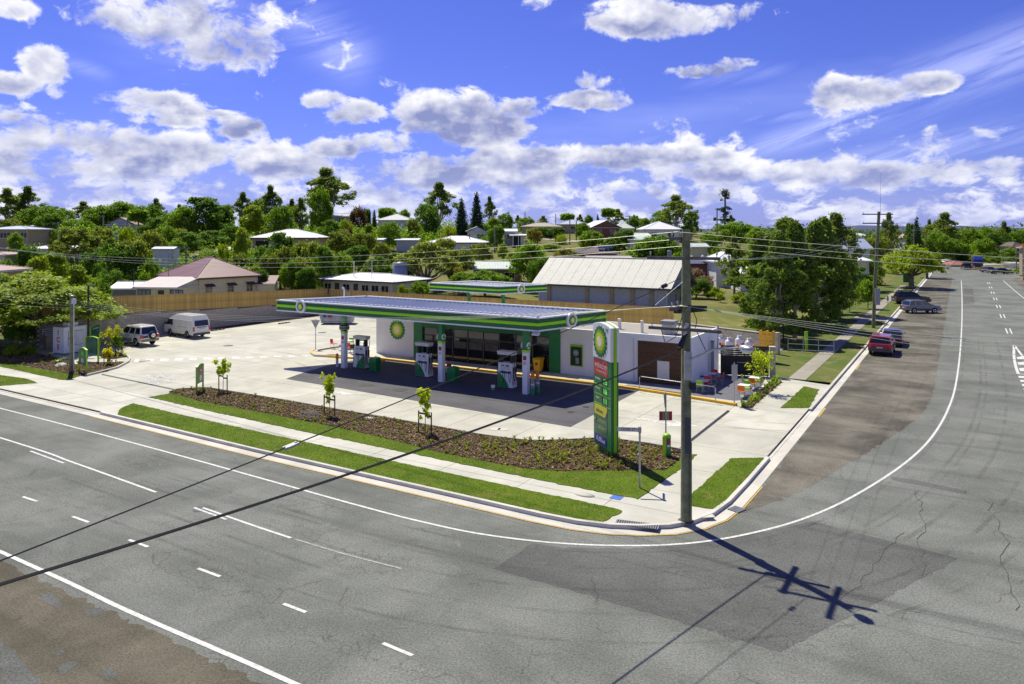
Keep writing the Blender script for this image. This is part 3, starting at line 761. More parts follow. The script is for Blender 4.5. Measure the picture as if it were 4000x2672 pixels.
def chips(name, polys, per, mats, z, seed):
    mb = MB()
    for q, poly in enumerate(polys):
        n = int(area(poly) * per); pts, rs = scatter(poly, n, seed + q)
        for x, y in pts:
            L, W, T = rs.uniform(.05, .16), rs.uniform(.025, .06), rs.uniform(.01, .03); a = rs.uniform(0, 6.28); c, s = math.cos(a), math.sin(a); t = rs.uniform(-.5, .5)
            up = rs.uniform(0, .03)
            P = [(-L / 2, -W / 2), (L / 2, -W / 2), (L / 2, W / 2), (-L / 2, W / 2)]
            lo = [(x + u * c - v * s, y + u * s + v * c, z + up + u * t) for u, v in P]
            hi = [(p[0], p[1], p[2] + T) for p in lo]
            k = len(mb.v); mb.v += lo + hi; mi = 0 if rs.rand() < .72 else 1
            mb.f += [(k + 4, k + 5, k + 6, k + 7), (k, k + 1, k + 5, k + 4), (k + 1, k + 2, k + 6, k + 5), (k + 2, k + 3, k + 7, k + 6), (k + 3, k, k + 4, k + 7)]
            mb.m += [mi] * 5; mb.sm += [False] * 5
    o = mb.build(name, mats, fix=False); o['kind'] = 'stuff'; return o


chips('bark_mulch', [BP['bed_front'], BP['bed_right'], BP['bed_left'], BP['bed_isle']], 75, [M['chip'], M['chip2']], .15, 40)

# bed edging
def edging(pts, z=.22, w=.14, m='kerb', name='bed_edging'):
    L = [Vector(toAB(G(x, y, .14))) for x, y in pts]
    return ribbon(name, L, 0, w, z, M[m], .05)
edging([(661, 1531), (691, 1521), (783, 1515), (822, 1516), (975, 1541), (1140, 1568), (1300, 1597), (1527, 1635), (1711, 1668), (1864, 1696), (1966, 1711), (2069, 1722), (2171, 1721), (2314, 1713), (2407, 1716), (2530, 1733), (2668, 1758)], .20, .11, 'grey_dark')
edging([(334, 1468), (400, 1452), (455, 1437), (497, 1415), (503, 1402), (494, 1392), (470, 1386)], .26, .16)

# paved pad under the canopy, slot drains, markings
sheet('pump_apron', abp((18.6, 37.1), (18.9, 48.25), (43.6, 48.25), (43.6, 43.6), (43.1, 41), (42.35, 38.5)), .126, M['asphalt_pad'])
for n_, q in (('l', ((399, 1460), (686, 1520), (682, 1524), (396, 1464))), ('r', ((2842, 1602), (2852, 1606), (2672, 1748), (2655, 1748)))):
    sheet('slot_drain', pxp(.128, *q), .128, M['black'])
sheet('slot_drain', pxp(.128, (543, 1411), (585, 1407), (587, 1410), (545, 1414)), .128, M['grey_dark'])
cw = [(315, 385), (430, 533), (580, 683), (730, 828), (878, 970), (1022, 1117), (1170, 1257), (1315, 1402), (1460, 1542), (1602, 1684), (1745, 1824), (1885, 1962), (2027, 2100)]
for i, (x0, x1) in enumerate(cw):
    yt = 164 - i * 3.4; yb = 193 - i * 4.8; sk = 22 - i * 1.6; w = (x1 - x0) - sk
    sheet('crossing_mark', pxp(.127, *[(400 + u * .3833, 1340 + v * .3833) for u, v in ((x0, yb), (x0 + w, yb), (x1, yt), (x0 + sk, yt))]), .127, M['line_white'])
for i in range(6):
    b0 = 53.2 + i * 1.0; sheet('crossing_mark', abp((45.2, b0), (47.9, b0), (47.9, b0 + .5), (45.2, b0 + .5)), .127, M['line_white'])
line('bay_line', [toAB(G(1262, 1393 - 5, .12)), toAB(G(900, 1384)), toAB(G(960, 1372)), toAB(G(1080, 1346))][1:], .1, M['line_white'], .127)
for q in [((640, 1345), (668, 1352)), ((845, 1303), (900, 1312)), ((1150, 1355), (1235, 1342))]:
    line('bay_line', [toAB(G(*q[0], .12)), toAB(G(*q[1], .12))], .1, M['line_white'], .127, 1)
sheet('lane_arrow', pxp(.127, (2484, 1631), (2640, 1652), (2636, 1644), (2737, 1666), (2600, 1664), (2612, 1657), (2484, 1637)), .127, M['line_white'])
sheet('lane_arrow', pxp(.131, (1296, 1527), (1330, 1532), (1322, 1527), (1390, 1541), (1330, 1542), (1334, 1537), (1298, 1532)), .131, M['line_white'])
# lettering on the forecourt, facing the driveway
for s, p, sz in (('TO SHOP IN', (640, 1470), .85), ('SERVICE', (616, 1482), .85), ('DRIVE', (588, 1494), .85)):
    o = text(s, 'ground_lettering', sz, M['line_white'], None, G(*p, .127), (0, 0, GRID_RZ), 0.001, 'CENTER', .9)
    o.scale = (.80, 2.0, 1); struct(o)
for p, r in (((662, 1365), .4), ((1255, 1298), .4), ((1175, 1322), .35)):
    pass


def cover(px, py, r, m, label, zz=.127):
    ring = [(r * math.cos(k * math.pi / 10), r * math.sin(k * math.pi / 10)) for k in range(20)]; mb = MB().prism(ring, 0, .008)
    o = mb.build('manhole_cover', m); o.location = G(px, py, zz); tag(o, label, 'manhole cover', 'round covers set in the paving')


cover(1430, 1504, .52, M['black'], 'left of two dark round covers in the grey pad under the canopy edge')
cover(1562, 1523, .52, M['black'], 'right of two dark round covers in the grey pad under the canopy edge')
cover(892, 1350, .45, M['grey_dark'], 'round cover in the pale concrete right of the white van')
cover(1258, 1299, .45, M['grey_dark'], 'round cover behind the white give way sign on the forecourt')
cover(2230, 1610, .22, M['black'], 'small dark round cover at the right end of the grey pad')
cover(2290, 1590, .20, M['black'], 'small dark cover nearest the price sign on the grey pad')
cover(1935, 1675, .3, M['kerb'], 'pale round cover in the concrete below the grey pad, left of a pair', .125)
cover(1965, 1677, .3, M['kerb'], 'pale round cover in the concrete below the grey pad, right of a pair', .125)
o = MB().box(-.6, .6, -.3, .3, 0, .012).build('service_lid', M['blue_pale']); o.location = G(2408, 1944, .122); o.rotation_euler = (0, 0, GRID_RZ); o.scale = (.38, .7, 1)
tag(o, 'small blue lid set in the footpath near the street corner', 'service lid')
o = MB().lathe([(.45, 0), (.45, .01), (.01, .012)], 20).build('service_lid', M['conc']); o.location = G(2283, 1933, .122); o.scale = (1.0, .55, 1); o.rotation_euler = (0, 0, GRID_RZ)
tag(o, 'oval concrete lid in the footpath left of the blue lid', 'service lid')


def grate(px, py, w, d, n, label, z, rz, m='grey_dark'):
    t = thing('drain_grate', label, 'drain', G(px, py, z), rz)
    MB().box(-w / 2, w / 2, -d / 2, d / 2, 0, .006).build('pit', M['black'], t)
    b0 = MB().box(-.013, .013, -d / 2, d / 2, 0, .022).mesh('bar', M['galv'])
    for i in range(n):
        o = bpy.data.objects.new('bar', b0); COL.objects.link(o); o.parent = t; o.location = (-w / 2 + w * (i + .5) / n, 0, .004)


grate(2490, 2049, 1.6, .50, 19, 'long ribbed drain strip in the footpath at the street corner', .124, GRID_RZ + .22)
grate(2878, 1990, .55, .5, 9, 'iron drain grate in the gutter right of the corner', .02, GRID_RZ + 1.25)
o = MB().box(-.45, .45, -.35, .35, 0, .02).build('pit_lid', M['kerb']); o.location = G(2735, 2010, .122); o.rotation_euler = (0, 0, GRID_RZ + .7)
tag(o, 'speckled concrete pit lid in the footpath right of the main power pole', 'pit lid')

# verge and path of the side street beyond the site
for i in range(26):
    b0 = 57.6 + i * 4.2
    sheet('footpath', abp((9.95, b0), (9.95, b0 + 4.17), (11.15, b0 + 4.17), (11.15, b0)), .115, M['conc_old'], 'structure', .1)
sheet('verge', abp((8.17, 57.6), (8.17, 240), (9.93, 240), (9.93, 57.6)), .10, M['verge'])
sheet('verge', abp((11.17, 57.6), (11.17, 240), (16, 240), (16, 57.6)), .10, M['verge'])
sheet('crossover', abp((8.1, 99.5), (8.1, 104.2), (11.9, 104.2), (11.9, 99.5)), .122, M['conc_old'])
sheet('field', [AB(a, b) for a, b in ((14.2, 72.8), (24, 74), (34, 77), (33, 88), (30, 100), (24, 112), (16, 112), (13.8, 90))], 1.0, M['field']) if False else None

# ------------------------------------------------------------------ emblem
def star(R, inner, n, rot=0.0):
    return [((R if i % 2 == 0 else inner) * math.cos(rot + math.pi * i / n), (R if i % 2 == 0 else inner) * math.sin(rot + math.pi * i / n)) for i in range(2 * n)]
def emblem(name, R, parent, loc, rot, n=18, base=None):
    """sunflower emblem: interlocking petals in dark green, light green, yellow and a pale heart (local z faces the viewer)"""
    mb = MB()
    layers = [(1.0, .86, 0), (.80, .66, 1), (.60, .47, 2), (.36, .25, 3)]
    for k, (ro, ri, mi) in enumerate(layers):
        P = star(R * ro, R * ri, n, math.pi / n * (k % 2)); z0 = .012 * k
        mb.prism(P, z0, z0 + .012, mi)
    o = mb.build(name, [M['logo_dark'], M['logo_green'], M['logo_yellow'], M['logo_pale']], parent)
    o.location = loc; o.rotation_euler = rot; return o


# ------------------------------------------------------------------ canopies
def canopy(label, corners, zt, zb, ribs_dir, cols, col_h, logos, name='canopy', rm='roof_steel'):
    """corners: world x,y in order left-front, right-front, right-rear, left-rear"""
    o0 = Vector((*corners[0], 0)); t = thing(name, label, 'canopy', (o0.x, o0.y, .12))
    C = [Vector((c[0] - o0.x, c[1] - o0.y)) for c in corners]; zt -= .12; zb -= .12
    n = 4; hgt = zt - zb
    cen = sum(C, Vector((0, 0))) / 4
    # fascia: stacked bands on each side, each band a part
    bands = [(0.90, 1.0, .10, 'white', 'cap'), (.60, .895, .02, 'green_deep', 'fascia_panel'), (.385, .60, .075, 'lime', 'light_band'), (.11, .385, .02, 'green_dark', 'fascia_panel'), (0.0, .105, .07, 'white', 'trim')]
    for i in range(4):
        p, q = C[i], C[(i + 1) % 4]; d = (q - p).normalized(); nrm = Vector((d.y, -d.x))
        L = (q - p).length
        for f0, f1, out, m, nm in bands:
            npan = max(1, round(L / 2.75)) if nm == 'fascia_panel' else 1
            for k in range(npan):
                a = p + d * (L * k / npan + (.008 if k else -out)); b = p + d * (L * (k + 1) / npan - (.008 if k < npan - 1 else -out))
                z0, z1 = zb + hgt * f0, zb + hgt * f1
                lo = [(*(a + nrm * out), z0), (*(b + nrm * out), z0), (*(b - nrm * .12), z0), (*(a - nrm * .12), z0)]
                hi = [(x, y, z1) for x, y, _ in lo]
                mb = MB().hexa(lo, hi)
                if nm == 'light_band':
                    lo2 = [(*(a + nrm * (out + .02)), z0 + .35 * (z1 - z0)), (*(b + nrm * (out + .02)), z0 + .35 * (z1 - z0)), (*(b + nrm * out), z0 + .35 * (z1 - z0)), (*(a + nrm * out), z0 + .35 * (z1 - z0))]
                    mb.hexa(lo2, [(x, y, z1 - .3 * (z1 - z0)) for x, y, _ in lo2])
                mb.build(nm, M[m], t)
    ins = [c + (cen - c).normalized() * .16 for c in C]
    MB().prism([tuple(c) for c in ins], zb + .03, zb + .06).build('soffit', M['off_white'], t)
    # ribbed roof sheets, each a long pan with an upstand
    ez = zt - .16; MB().prism([tuple(c) for c in ins], ez - .03, ez).build('roof_deck', M[rm], t)
    d = Vector(ribs_dir).normalized(); nn = Vector((d.y, -d.x))
    us = [c.dot(nn) for c in ins]; u0, u1 = min(us), max(us); pitch = .42
    rib_lines = []
    u = u0 + .2
    while u < u1 - .1:
        hits = []
        for i in range(4):
            p, q = ins[i], ins[(i + 1) % 4]; a, b = p.dot(nn) - u, q.dot(nn) - u
            if a * b < 0: hits.append(p + (q - p) * (a / (a - b)))
        if len(hits) == 2: rib_lines.append(sorted(hits, key=lambda w: w.dot(d)))
        u += pitch
    for p, q in rib_lines:
        e = nn * .035
        lo = [(*(p - e), ez + .002), (*(p + e), ez + .002), (*(q + e), ez + .002), (*(q - e), ez + .002)]
        e2 = nn * .018
        hi = [(*(p - e2), ez + .055), (*(p + e2), ez + .055), (*(q + e2), ez + .055), (*(q - e2), ez + .055)]
        MB().hexa(lo, hi).build('roof_rib', M[rm], t)
    clip_m = MB().box(-.12, .12, -.05, .05, 0, .06).mesh('rib_clip', M['white'])
    for k, (p, q) in enumerate(rib_lines):
        c = p.lerp(q, .22)
        if (q - p).length > 3: o = bpy.data.objects.new('rib_clip', clip_m); COL.objects.link(o); o.parent = t; o.location = (c.x, c.y, ez + .05); o.rotation_euler = (0, 0, GRID_RZ)
    return t, C, zb, ez


M['roof_steel'] = mat('roof_steel', (.42, .45, .56), .4, .0, var=.06, scale=.8)
ZB, ZT = 4.37, 5.28
cn = [G(1084.7, 1170.3, ZT), G(2101.9, 1240.5, ZT), G(2365, 1210.8, ZT), G(1433, 1155, ZT)]
can, CC, zbl, ezl = canopy('large green and white petrol station canopy over the pumps', [(c.x, c.y) for c in cn], ZT, ZB, (GS, GC), None, None, None)
o0 = Vector((cn[0].x, cn[0].y, .12))


def can_pt(px, py, z): return G(px, py, z) - o0


# logo discs on the fascia
def fascia_logo(t, C, i, frac, R, zc, zb):
    p, q = C[i], C[(i + 1) % 4]; d = (q - p).normalized(); nrm = Vector((d.y, -d.x)); c = p + d * ((q - p).length * frac)
    disc = MB().cyl((0, 0, -.02), R * 1.0, (0, 0, 1), .18, 32).build('logo_disc', M['white'], t)
    ang = math.atan2(nrm.x, -nrm.y)
    disc.location = (c.x + nrm.x * .12, c.y + nrm.y * .12, zc); disc.rotation_euler = (rad(90), 0, ang)
    emblem('emblem', R * .70, disc, (0, 0, .072), (0, 0, 0))


fascia_logo(can, CC, 0, .115, .52, zbl + .50, zbl)
fascia_logo(can, CC, 1, .455, .50, zbl + .50, zbl)


def column(px, py, parent, origin, h, ring=False, num=True, white_h=2.75):
    b = G(px, py, .12) - origin
    t = bpy.data.objects.new('column', None); COL.objects.link(t); t.parent = parent; t.location = (b.x, b.y, 0); t.rotation_euler = (0, 0, GRID_RZ)
    MB().box(-.19, .19, -.19, .19, 0, white_h).bevel('casing', M['white'], t, .03)
    MB().box(-.2, .2, -.2, .2, white_h, white_h + .16).build('collar', M['lime'], t)
    MB().box(-.17, .17, -.17, .17, white_h + .16, h).build('post', M['green'], t)
    if ring:
        MB().lathe([(.18, -.22), (.34, -.2), (.40, -.1), (.40, .1), (.34, .2), (.18, .22)], 18, (0, 0, white_h + .42)).build('ring_guard', M['grey_dark'], t)
        for z in (-.09, .09): MB().lathe([(.405, z - .02), (.412, z), (.405, z + .02)], 18, (0, 0, white_h + .42)).build('ring_stripe', M['off_white'], t)
    if num:
        for sx in (-1, 1):
            MB().cyl((sx * .22, -.05, white_h + .46), .22, (1, 0, 0), .05, 20).build('number_disc', M['white'], t)
            MB().cyl((sx * .25, -.05, white_h + .46), .12, (1, 0, 0), .02, 16).build('number_spot', M['logo_green'], t)
    MB().box(-.12, .13, -.2, -.192, white_h - .5, white_h - .22).build('red_notice', M['red_dark'], t)
    MB().box(-.10, .12, -.2, -.192, white_h - .82, white_h - .56).build('notice', M['off_white'], t)
    for k in range(3): MB().box(-.07, .09, -.205, -.198, white_h - .66 - k * .05, white_h - .64 - k * .05).build('notice_line', M['blue'], t)
    return t


column(1345, 1437, can, o0, zbl + .05, True, False)
column(1725, 1491, can, o0, zbl + .05)
column(2055, 1539, can, o0, zbl + .05)
fl = MB().box(-.25, .25, -.12, .12, -.12, .0).build('floodlight', M['off_white'], can); p = can_pt(2092, 1302, 4.3); fl.location = (p.x, p.y, zbl - .05); fl.rotation_euler = (.5, 0, GRID_RZ)
for k in range(5):
    for q in range(2):
        a_, b_ = 26.5 + k * 4.2, 43.6 + q * 3.0; p = AB(a_, b_) - o0
        MB().box(p.x - .3, p.x + .3, p.y - .3, p.y + .3, zbl - .02, zbl + .028).build('soffit_light', M['white'], can)

ZB2, ZT2 = 4.82, 5.58
c2 = [G(1680, 1103.5, ZT2), G(1951, 1118, ZT2), G(2132.5, 1109.4, ZT2)]
c2.append(c2[2] + (c2[0] - c2[1]))
can2, CC2, zb2, ez2 = canopy('smaller green and white canopy standing behind the main one by the rear fence', [(c.x, c.y) for c in c2], ZT2, ZB2, (GS, GC), None, None, None, 'canopy', 'white')
fascia_logo(can2, CC2, 1, .44, .44, zb2 + .40, zb2)
o2 = Vector((c2[0].x, c2[0].y, .12))
for a_, b_ in ((43.4, 63.6), (39.3, 63.6)):
    p = AB(a_, b_) - o2; MB().box(p.x - .17, p.x + .17, p.y - .17, p.y + .17, 0, zb2 + .04).build('column', M['green'], can2)
for a_, b_ in ((41.8, 62.2), (38.6, 62.4)):
    p = AB(a_, b_) - o2; MB().box(p.x - .45, p.x + .45, p.y - .3, p.y + .3, zb2 - .16, zb2 + .02).build('soffit_light', M['white'], can2)

# ------------------------------------------------------------------ the shop
A0 = 16.1; B0 = 50.2
SW, SD, SH = 27.9, 6.9, 3.45        # front width, depth, parapet height
shop = thing('shop', 'low white petrol station shop with dark glass front behind the pumps', 'shop', AB(A0 + SW, B0, .12), GRID_RZ)
# local x from the left end (0) to the right end (SW); y depth; z up
GL0, GL1 = 5.1, 17.1                # glazed bay between the green piers
th = .2
MB().box(0, GL0 - .9, 0, th, 0, SH + .9).build('wall', M['white_wall'], shop)                         # left front wall
MB().box(GL1 + .9, 24.05, 0, th, 0, SH).build('wall', M['white_wall'], shop)
MB().box(27.55, SW, 0, th, 0, SH).build('wall', M['white_wall'], shop)
MB().box(24.05, 27.55, 0, th, SH - .42, SH).build('wall', M['white_wall'], shop)
MB().box(0, th, th, SD, 0, SH).build('wall', M['white_wall'], shop)
MB().box(SW - th, SW, th, SD, 0, SH - .05).build('wall', M['white_wall'], shop)
MB().box(th, SW - th, SD - th, SD, 0, SH - .12).build('wall', M['white_wall'], shop)
MB().box(GL0 - .9, GL0, -.12, th, 0, SH + .6).build('pier', M['green'], shop)
MB().box(GL1, GL1 + .9, -.12, th, 0, SH + .6).build('pier', M['green'], shop)
MB().box(GL0, GL1, -.10, th, 2.75, SH + .55).build('header', M['green_dark'], shop)
MB().box(th, SW - th, th, SD - th, .0, .03).build('shop_floor', M['tile_dark'], shop)
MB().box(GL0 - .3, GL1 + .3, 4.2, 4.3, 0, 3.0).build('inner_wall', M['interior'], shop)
nb = 8; w_ = (GL1 - GL0) / nb
for i in range(nb):
    x0 = GL0 + i * w_
    pane = MB().box(x0 + .04, x0 + w_ - .04, .06, .075, .12, 2.70).build('window_pane', M['glass'], shop)
    MB().box(x0 - .04, x0 + .04, .02, .12, 0, 2.75).build('mullion', M['grey_dark'], shop)
MB().box(GL0, GL1, .02, .12, 2.04, 2.12).build('transom', M['grey_dark'], shop)
MB().box(GL0, GL1, .02, .12, 0, .12).build('transom', M['grey_dark'], shop)
for i in range(7):
    x0 = GL0 + .8 + i * 1.55
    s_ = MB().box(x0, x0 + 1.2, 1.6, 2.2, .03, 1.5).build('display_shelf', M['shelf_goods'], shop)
for i in (2, 3, 4, 6): MB().box(GL0 + i * w_ + .12, GL0 + (i + 1) * w_ - .12, .045, .058, 1.22, 1.78).build('window_reflection', M['reflection_grey'] if 'reflection_grey' in M else M['grey'], shop)  # reflections on the panes, painted as flat grey sheets
# brown slatted bay
for k in range(20):
    z0 = .04 + k * .150; MB().box(24.1, 27.5, .06, .12, z0, z0 + .138).build('slat', M['brown_slat'], shop)
MB().box(24.05, 24.12, -.02, .16, 0, SH - .42).build('bay_trim', M['off_white'], shop)
MB().box(25.55, 26.42, .035, .055, .42, 1.72).build('blank_panel', M['off_white'], shop)
MB().box(25.50, 26.47, .040, .058, .37, .42).build('panel_edge', M['brown_slat'], shop)
MB().tube((23.85, -.08, 0), (23.85, -.08, SH - .3), .045).build('downpipe', M['off_white'], shop)
# roof: pitched sheeting behind the parapet
rz0, rz1 = SH - .20, SH - .12
MB().hexa([(th, th, rz0 - .05), (SW - th, th, rz0 - .05), (SW - th, SD - th, rz1 - .05), (th, SD - th, rz1 - .05)], [(th, th, rz0), (SW - th, th, rz0), (SW - th, SD - th, rz1), (th, SD - th, rz1)]).build('roof', M['roof_shop'], shop)
MB().box(GL1 + 1.0, SW + .05, -.06, th + .03, SH, SH + .05).build('parapet_cap', M['white'], shop)
MB().box(SW + .0, SW + .05, th + .03, SD, SH - .05, SH + .0).build('parapet_cap', M['white'], shop)
for x, y, r, h in ((21.4, 3.2, .13, .75), (23.6, 2.2, .11, .85), (18.0, 3.5, .1, .5)):
    MB().lathe([(r, 0), (r, h), (r * 1.15, h), (r * 1.15, h + .06), (.01, h + .1)], 12, (x, y, rz0)).build('vent_pipe', M['white'], shop)
MB().box(25.1, 25.9, 2.2, 3.1, rz0, rz0 + .75).build('roof_duct', M['galv'], shop)
MB().box(25.0, 26.0, 2.1, 3.2, rz0 + .75, rz0 + 1.0).build('rooftop_unit', M['grey'], shop)
MB().lathe([(.55, 0), (.5, .12), (.3, .2), (.02, .24)], 16, (14.3, 4.6, SH + .25)).build('roof_vent', M['white'], shop)
# framed posters either side of the price sign
for x in (19.35, 21.3):
    f = MB().box(x - .52, x + .52, -.07, -.002, .75, 2.35).bevel('poster_frame', M['lime_edge'], shop, .03)
    MB().box(x - .45, x + .45, -.082, -.070, .82, 2.2).build('poster', M['poster_dark'], f)
    MB().cyl((x - .03, -.088, 1.75), .24, (0, 1, 0), .01, 24).build('poster_roundel', M['grey'], f)
    text('95', 'poster_number', .26, M['off_white'], f, (x - .03, -.097, 1.75), (rad(90), 0, 0), .002)
    MB().box(x - .05, x + .22, -.09, -.083, .95, 1.4).build('poster_picture', M['grey'], f)
# wall emblem and lettering
emblem('emblem', .88, shop, (2.35, -.005, 2.30), (rad(90), 0, 0))
text('bp', 'wall_lettering', .42, M['green'], shop, (3.15, -.012, 3.22), (rad(90), 0, 0), .01)
MB().box(.8, .95, -.12, -.0, 3.6, 3.72).build('camera_housing', M['grey_dark'], shop)

# yellow kerb, pavement in front
ribbon('shop_pavement', [Vector((44.8, 48.6)), Vector((20, 48.55)), Vector((16.2, 48.3))], 0, 1.58 * -SIGN, .24, M['conc_path'], .05)
ribbon('yellow_kerb', [Vector((44.8, 48.55)), Vector((30, 48.45)), Vector((20.2, 48.32)), Vector((16, 47.75)), Vector((12.1, 47.0))], 0, .24 * SIGN, .27, M['kerb_yellow'], .05)
sheet('dining_floor', abp((16.1, 48.4), (15.5, 56.4), (12.6, 56.9), (12.2, 54.2), (12.0, 48.9), (12.6, 48.2)), .128, M['tile_dark'])
sheet('ramp', abp((20.1, 48.6), (16.0, 48.15), (16.0, 50.1), (20.1, 50.1)), .250, M['grey'])

# ------------------------------------------------------------------ pumps
def fuel_pump(loc, label, flip=False):
    t = thing('fuel_pump', label, 'fuel pump', loc, GRID_RZ + (math.pi if False else 0), 'fuel pumps under the canopy')
    W, D = .62, .30
    cab = MB()
    lo = [(-W, -D, .06), (W, -D, .06), (W, D, .06), (-W, D, .06)]; hi = [(-W * .9, -D * .86, 1.72), (W * .9, -D * .86, 1.72), (W * .9, D * .86, 1.72), (-W * .9, D * .86, 1.72)]
    cab.hexa(lo, hi); cab.bevel('cabinet', M['white'], t, .025)
    MB().box(-W - .04, W + .04, -D - .05, D + .05, 0, .07).build('plinth', M['grey_dark'], t)
    # green swoosh on the front (quarter curve rising towards one side)
    def fr(x, z, off): return (x, -(D + (D * .86 - D) * (z - .06) / 1.66) - off, z)
    sgn = -1 if not flip else 1
    N = 12; P = []
    for i in range(N + 1):
        u = i / N; P.append((sgn * (-.02 + .55 * (1 - (1 - u) ** .5) * 1.0), .08 + 1.0 * u))
    E_ = [(sgn * .60, .08), (sgn * .555, 1.08)]
    Q = [(sgn * (-.30 + .85 * (1 - math.sqrt(max(0, 1 - u * u))) * 1.0) if False else sgn * (-.28 + .84 * (u ** 1.7)), .08 + 1.02 * u) for u in [i / N for i in range(N + 1)]]
    poly = [(x, z) for x, z in Q] + [(sgn * .605, .08)]
    f = [fr(x, z, .004) for x, z in poly]
    MB().face(f).build('green_panel', M['green'], t)
    lip = MB()
    for i in range(N):
        (x0, z0), (x1, z1) = Q[i], Q[i + 1]
        lip.add([fr(x0, z0, .005), fr(x1, z1, .005), fr(x1 - sgn * .03, z1, .005), fr(x0 - sgn * .03, z0, .005)], [(0, 1, 2, 3)])
    lip.build('lime_stripe', M['lime'], t)
    for yy, s in ((-1, 'front'), (1, 'rear')):
        y0 = yy * (D * .90); 
        MB().box(-.34, .38, min(y0, y0 + yy * .03), max(y0, y0 + yy * .03), 1.28, 1.66).build('display_panel', M['off_white'], t)
        MB().box(.10, .30, min(y0 + yy * .03, y0 + yy * .036), max(y0 + yy * .03, y0 + yy * .036), 1.48, 1.60).build('display', M['grey_dark'], t)
        MB().box(-.28, -.08, min(y0 + yy * .03, y0 + yy * .036), max(y0 + yy * .03, y0 + yy * .036), 1.50, 1.58).build('pump_badge', M['green'], t)
        MB().box(-.40, .42, min(y0, y0 + yy * .03), max(y0, y0 + yy * .03), 1.02, 1.16).build('keypad', M['grey_dark'], t)
    for sx in (-1, 1):
        MB().box(sx * .42 - .07, sx * .42 + .07, -.17, .17, 1.72, 2.28).build('upright', M['black'], t)
        for yy in (-1, 1):
            x = sx * (W * .93 + .04); y = yy * .14
            nz = MB().box(x - .05, x + .05, y - .035, y + .035, 1.05, 1.45); nz.build('nozzle', M['black'], t)
            MB().path([(x, y, 1.05), (x + sx * .06, y - .04, .6), (x + sx * .02, y - .08, .25), (x - sx * .02, y - .14, .35), (x + sx * .05, y - .1, 1.2), (x + sx * .10, y, 2.1), (sx * .55, y, 2.3)], .02, 6).build('hose', M['rubber'], t)
    for x in (-.17, .33):
        MB().path([(x, -D - .02, 1.25), (x + .03, -D - .07, .8), (x + .12, -D - .09, .42), (x + .2, -D - .07, .8), (x + .16, -D - .03, 1.2)], .018, 6).build('hose', M['rubber'], t)
    MB().hexa([(-.62, -.26, 2.26), (.62, -.26, 2.26), (.62, .26, 2.26), (-.62, .26, 2.26)], [(-.66, -.30, 2.52), (.66, -.30, 2.52), (.66, .30, 2.52), (-.66, .30, 2.52)]).bevel('header', M['off_white'], t, .02)
    return t


fuel_pump(AB(40.6, 44.6, .126), 'leftmost of three white fuel pumps, right beside the column with a dark ring', True)
fuel_pump(AB(34.3, 44.4, .126), 'middle white fuel pump, left of the centre canopy column')
fuel_pump(AB(27.0, 44.2, .126), 'rightmost white fuel pump, left of the column with orange capped bollards')


def bin_(loc, label, m, name='rubbish_bin', grp='green bins by the pumps'):
    t = thing(name, label, 'bin', loc, GRID_RZ + .1, grp)
    MB().hexa([(-.30, -.28, 0), (.30, -.28, 0), (.30, .28, 0), (-.30, .28, 0)], [(-.35, -.33, .78), (.35, -.33, .78), (.35, .33, .78), (-.35, .33, .78)]).bevel('body', m, t, .03)
    MB().side([(-.35, .78), (.35, .78), (.30, 1.02), (-.12, 1.06), (-.30, .95)], -.32, .32).build('hood', m, t)
    MB().box(-.36, -.34, -.2, .2, .72, .92).build('opening', M['black'], t)
    MB().box(-.52, -.37, -.16, .16, .62, 1.0).build('towel_box', M['off_white'], t)


bin_(AB(38.9, 44.2, .126), 'dark green bin with white dispenser, beside the leftmost pump', M['green'])
bin_(AB(31.4, 44.0, .126), 'dark green bin with white dispenser, beside the centre canopy column', M['green'])
for px, py, l in ((1335, 1410, 'dark red fire box fixed behind the left canopy column'), (1742, 1462, 'dark red fire box fixed behind the centre canopy column')):
    t = thing('extinguisher_box', l, 'fire box', G(px + 12, py, .126), GRID_RZ)
    MB().box(-.14, .14, -.12, .12, .1, .8).bevel('case', M['red_dark'], t, .02); MB().box(-.1, .1, -.13, -.12, .3, .7).build('door', M['red'], t); MB().box(-.02, .02, -.05, .05, 0, .1).build('foot', M['grey_dark'], t)


def bollard(loc, label, kind, grp):
    t = thing('bollard', label, 'bollard', loc, 0, grp)
    if kind == 'tall':
        MB().lathe([(.15, 0), (.15, .42), (.13, .43)], 14).build('base', M['green'], t)
        MB().lathe([(.13, .43), (.13, 1.0)], 14).build('sleeve', M['grey'], t)
        MB().lathe([(.12, 1.0), (.12, 1.42), (.06, 1.48)], 14).build('cap', M['orange'], t)
        MB().lathe([(.135, .62), (.135, .74)], 14).build('band', M['off_white'], t)
    else:
        MB().lathe([(.11, 0), (.11, .62)], 14).build('post', M['off_white'], t); MB().lathe([(.115, .62), (.115, 1.02), (.03, 1.06)], 14).build('cap', M['orange'], t)


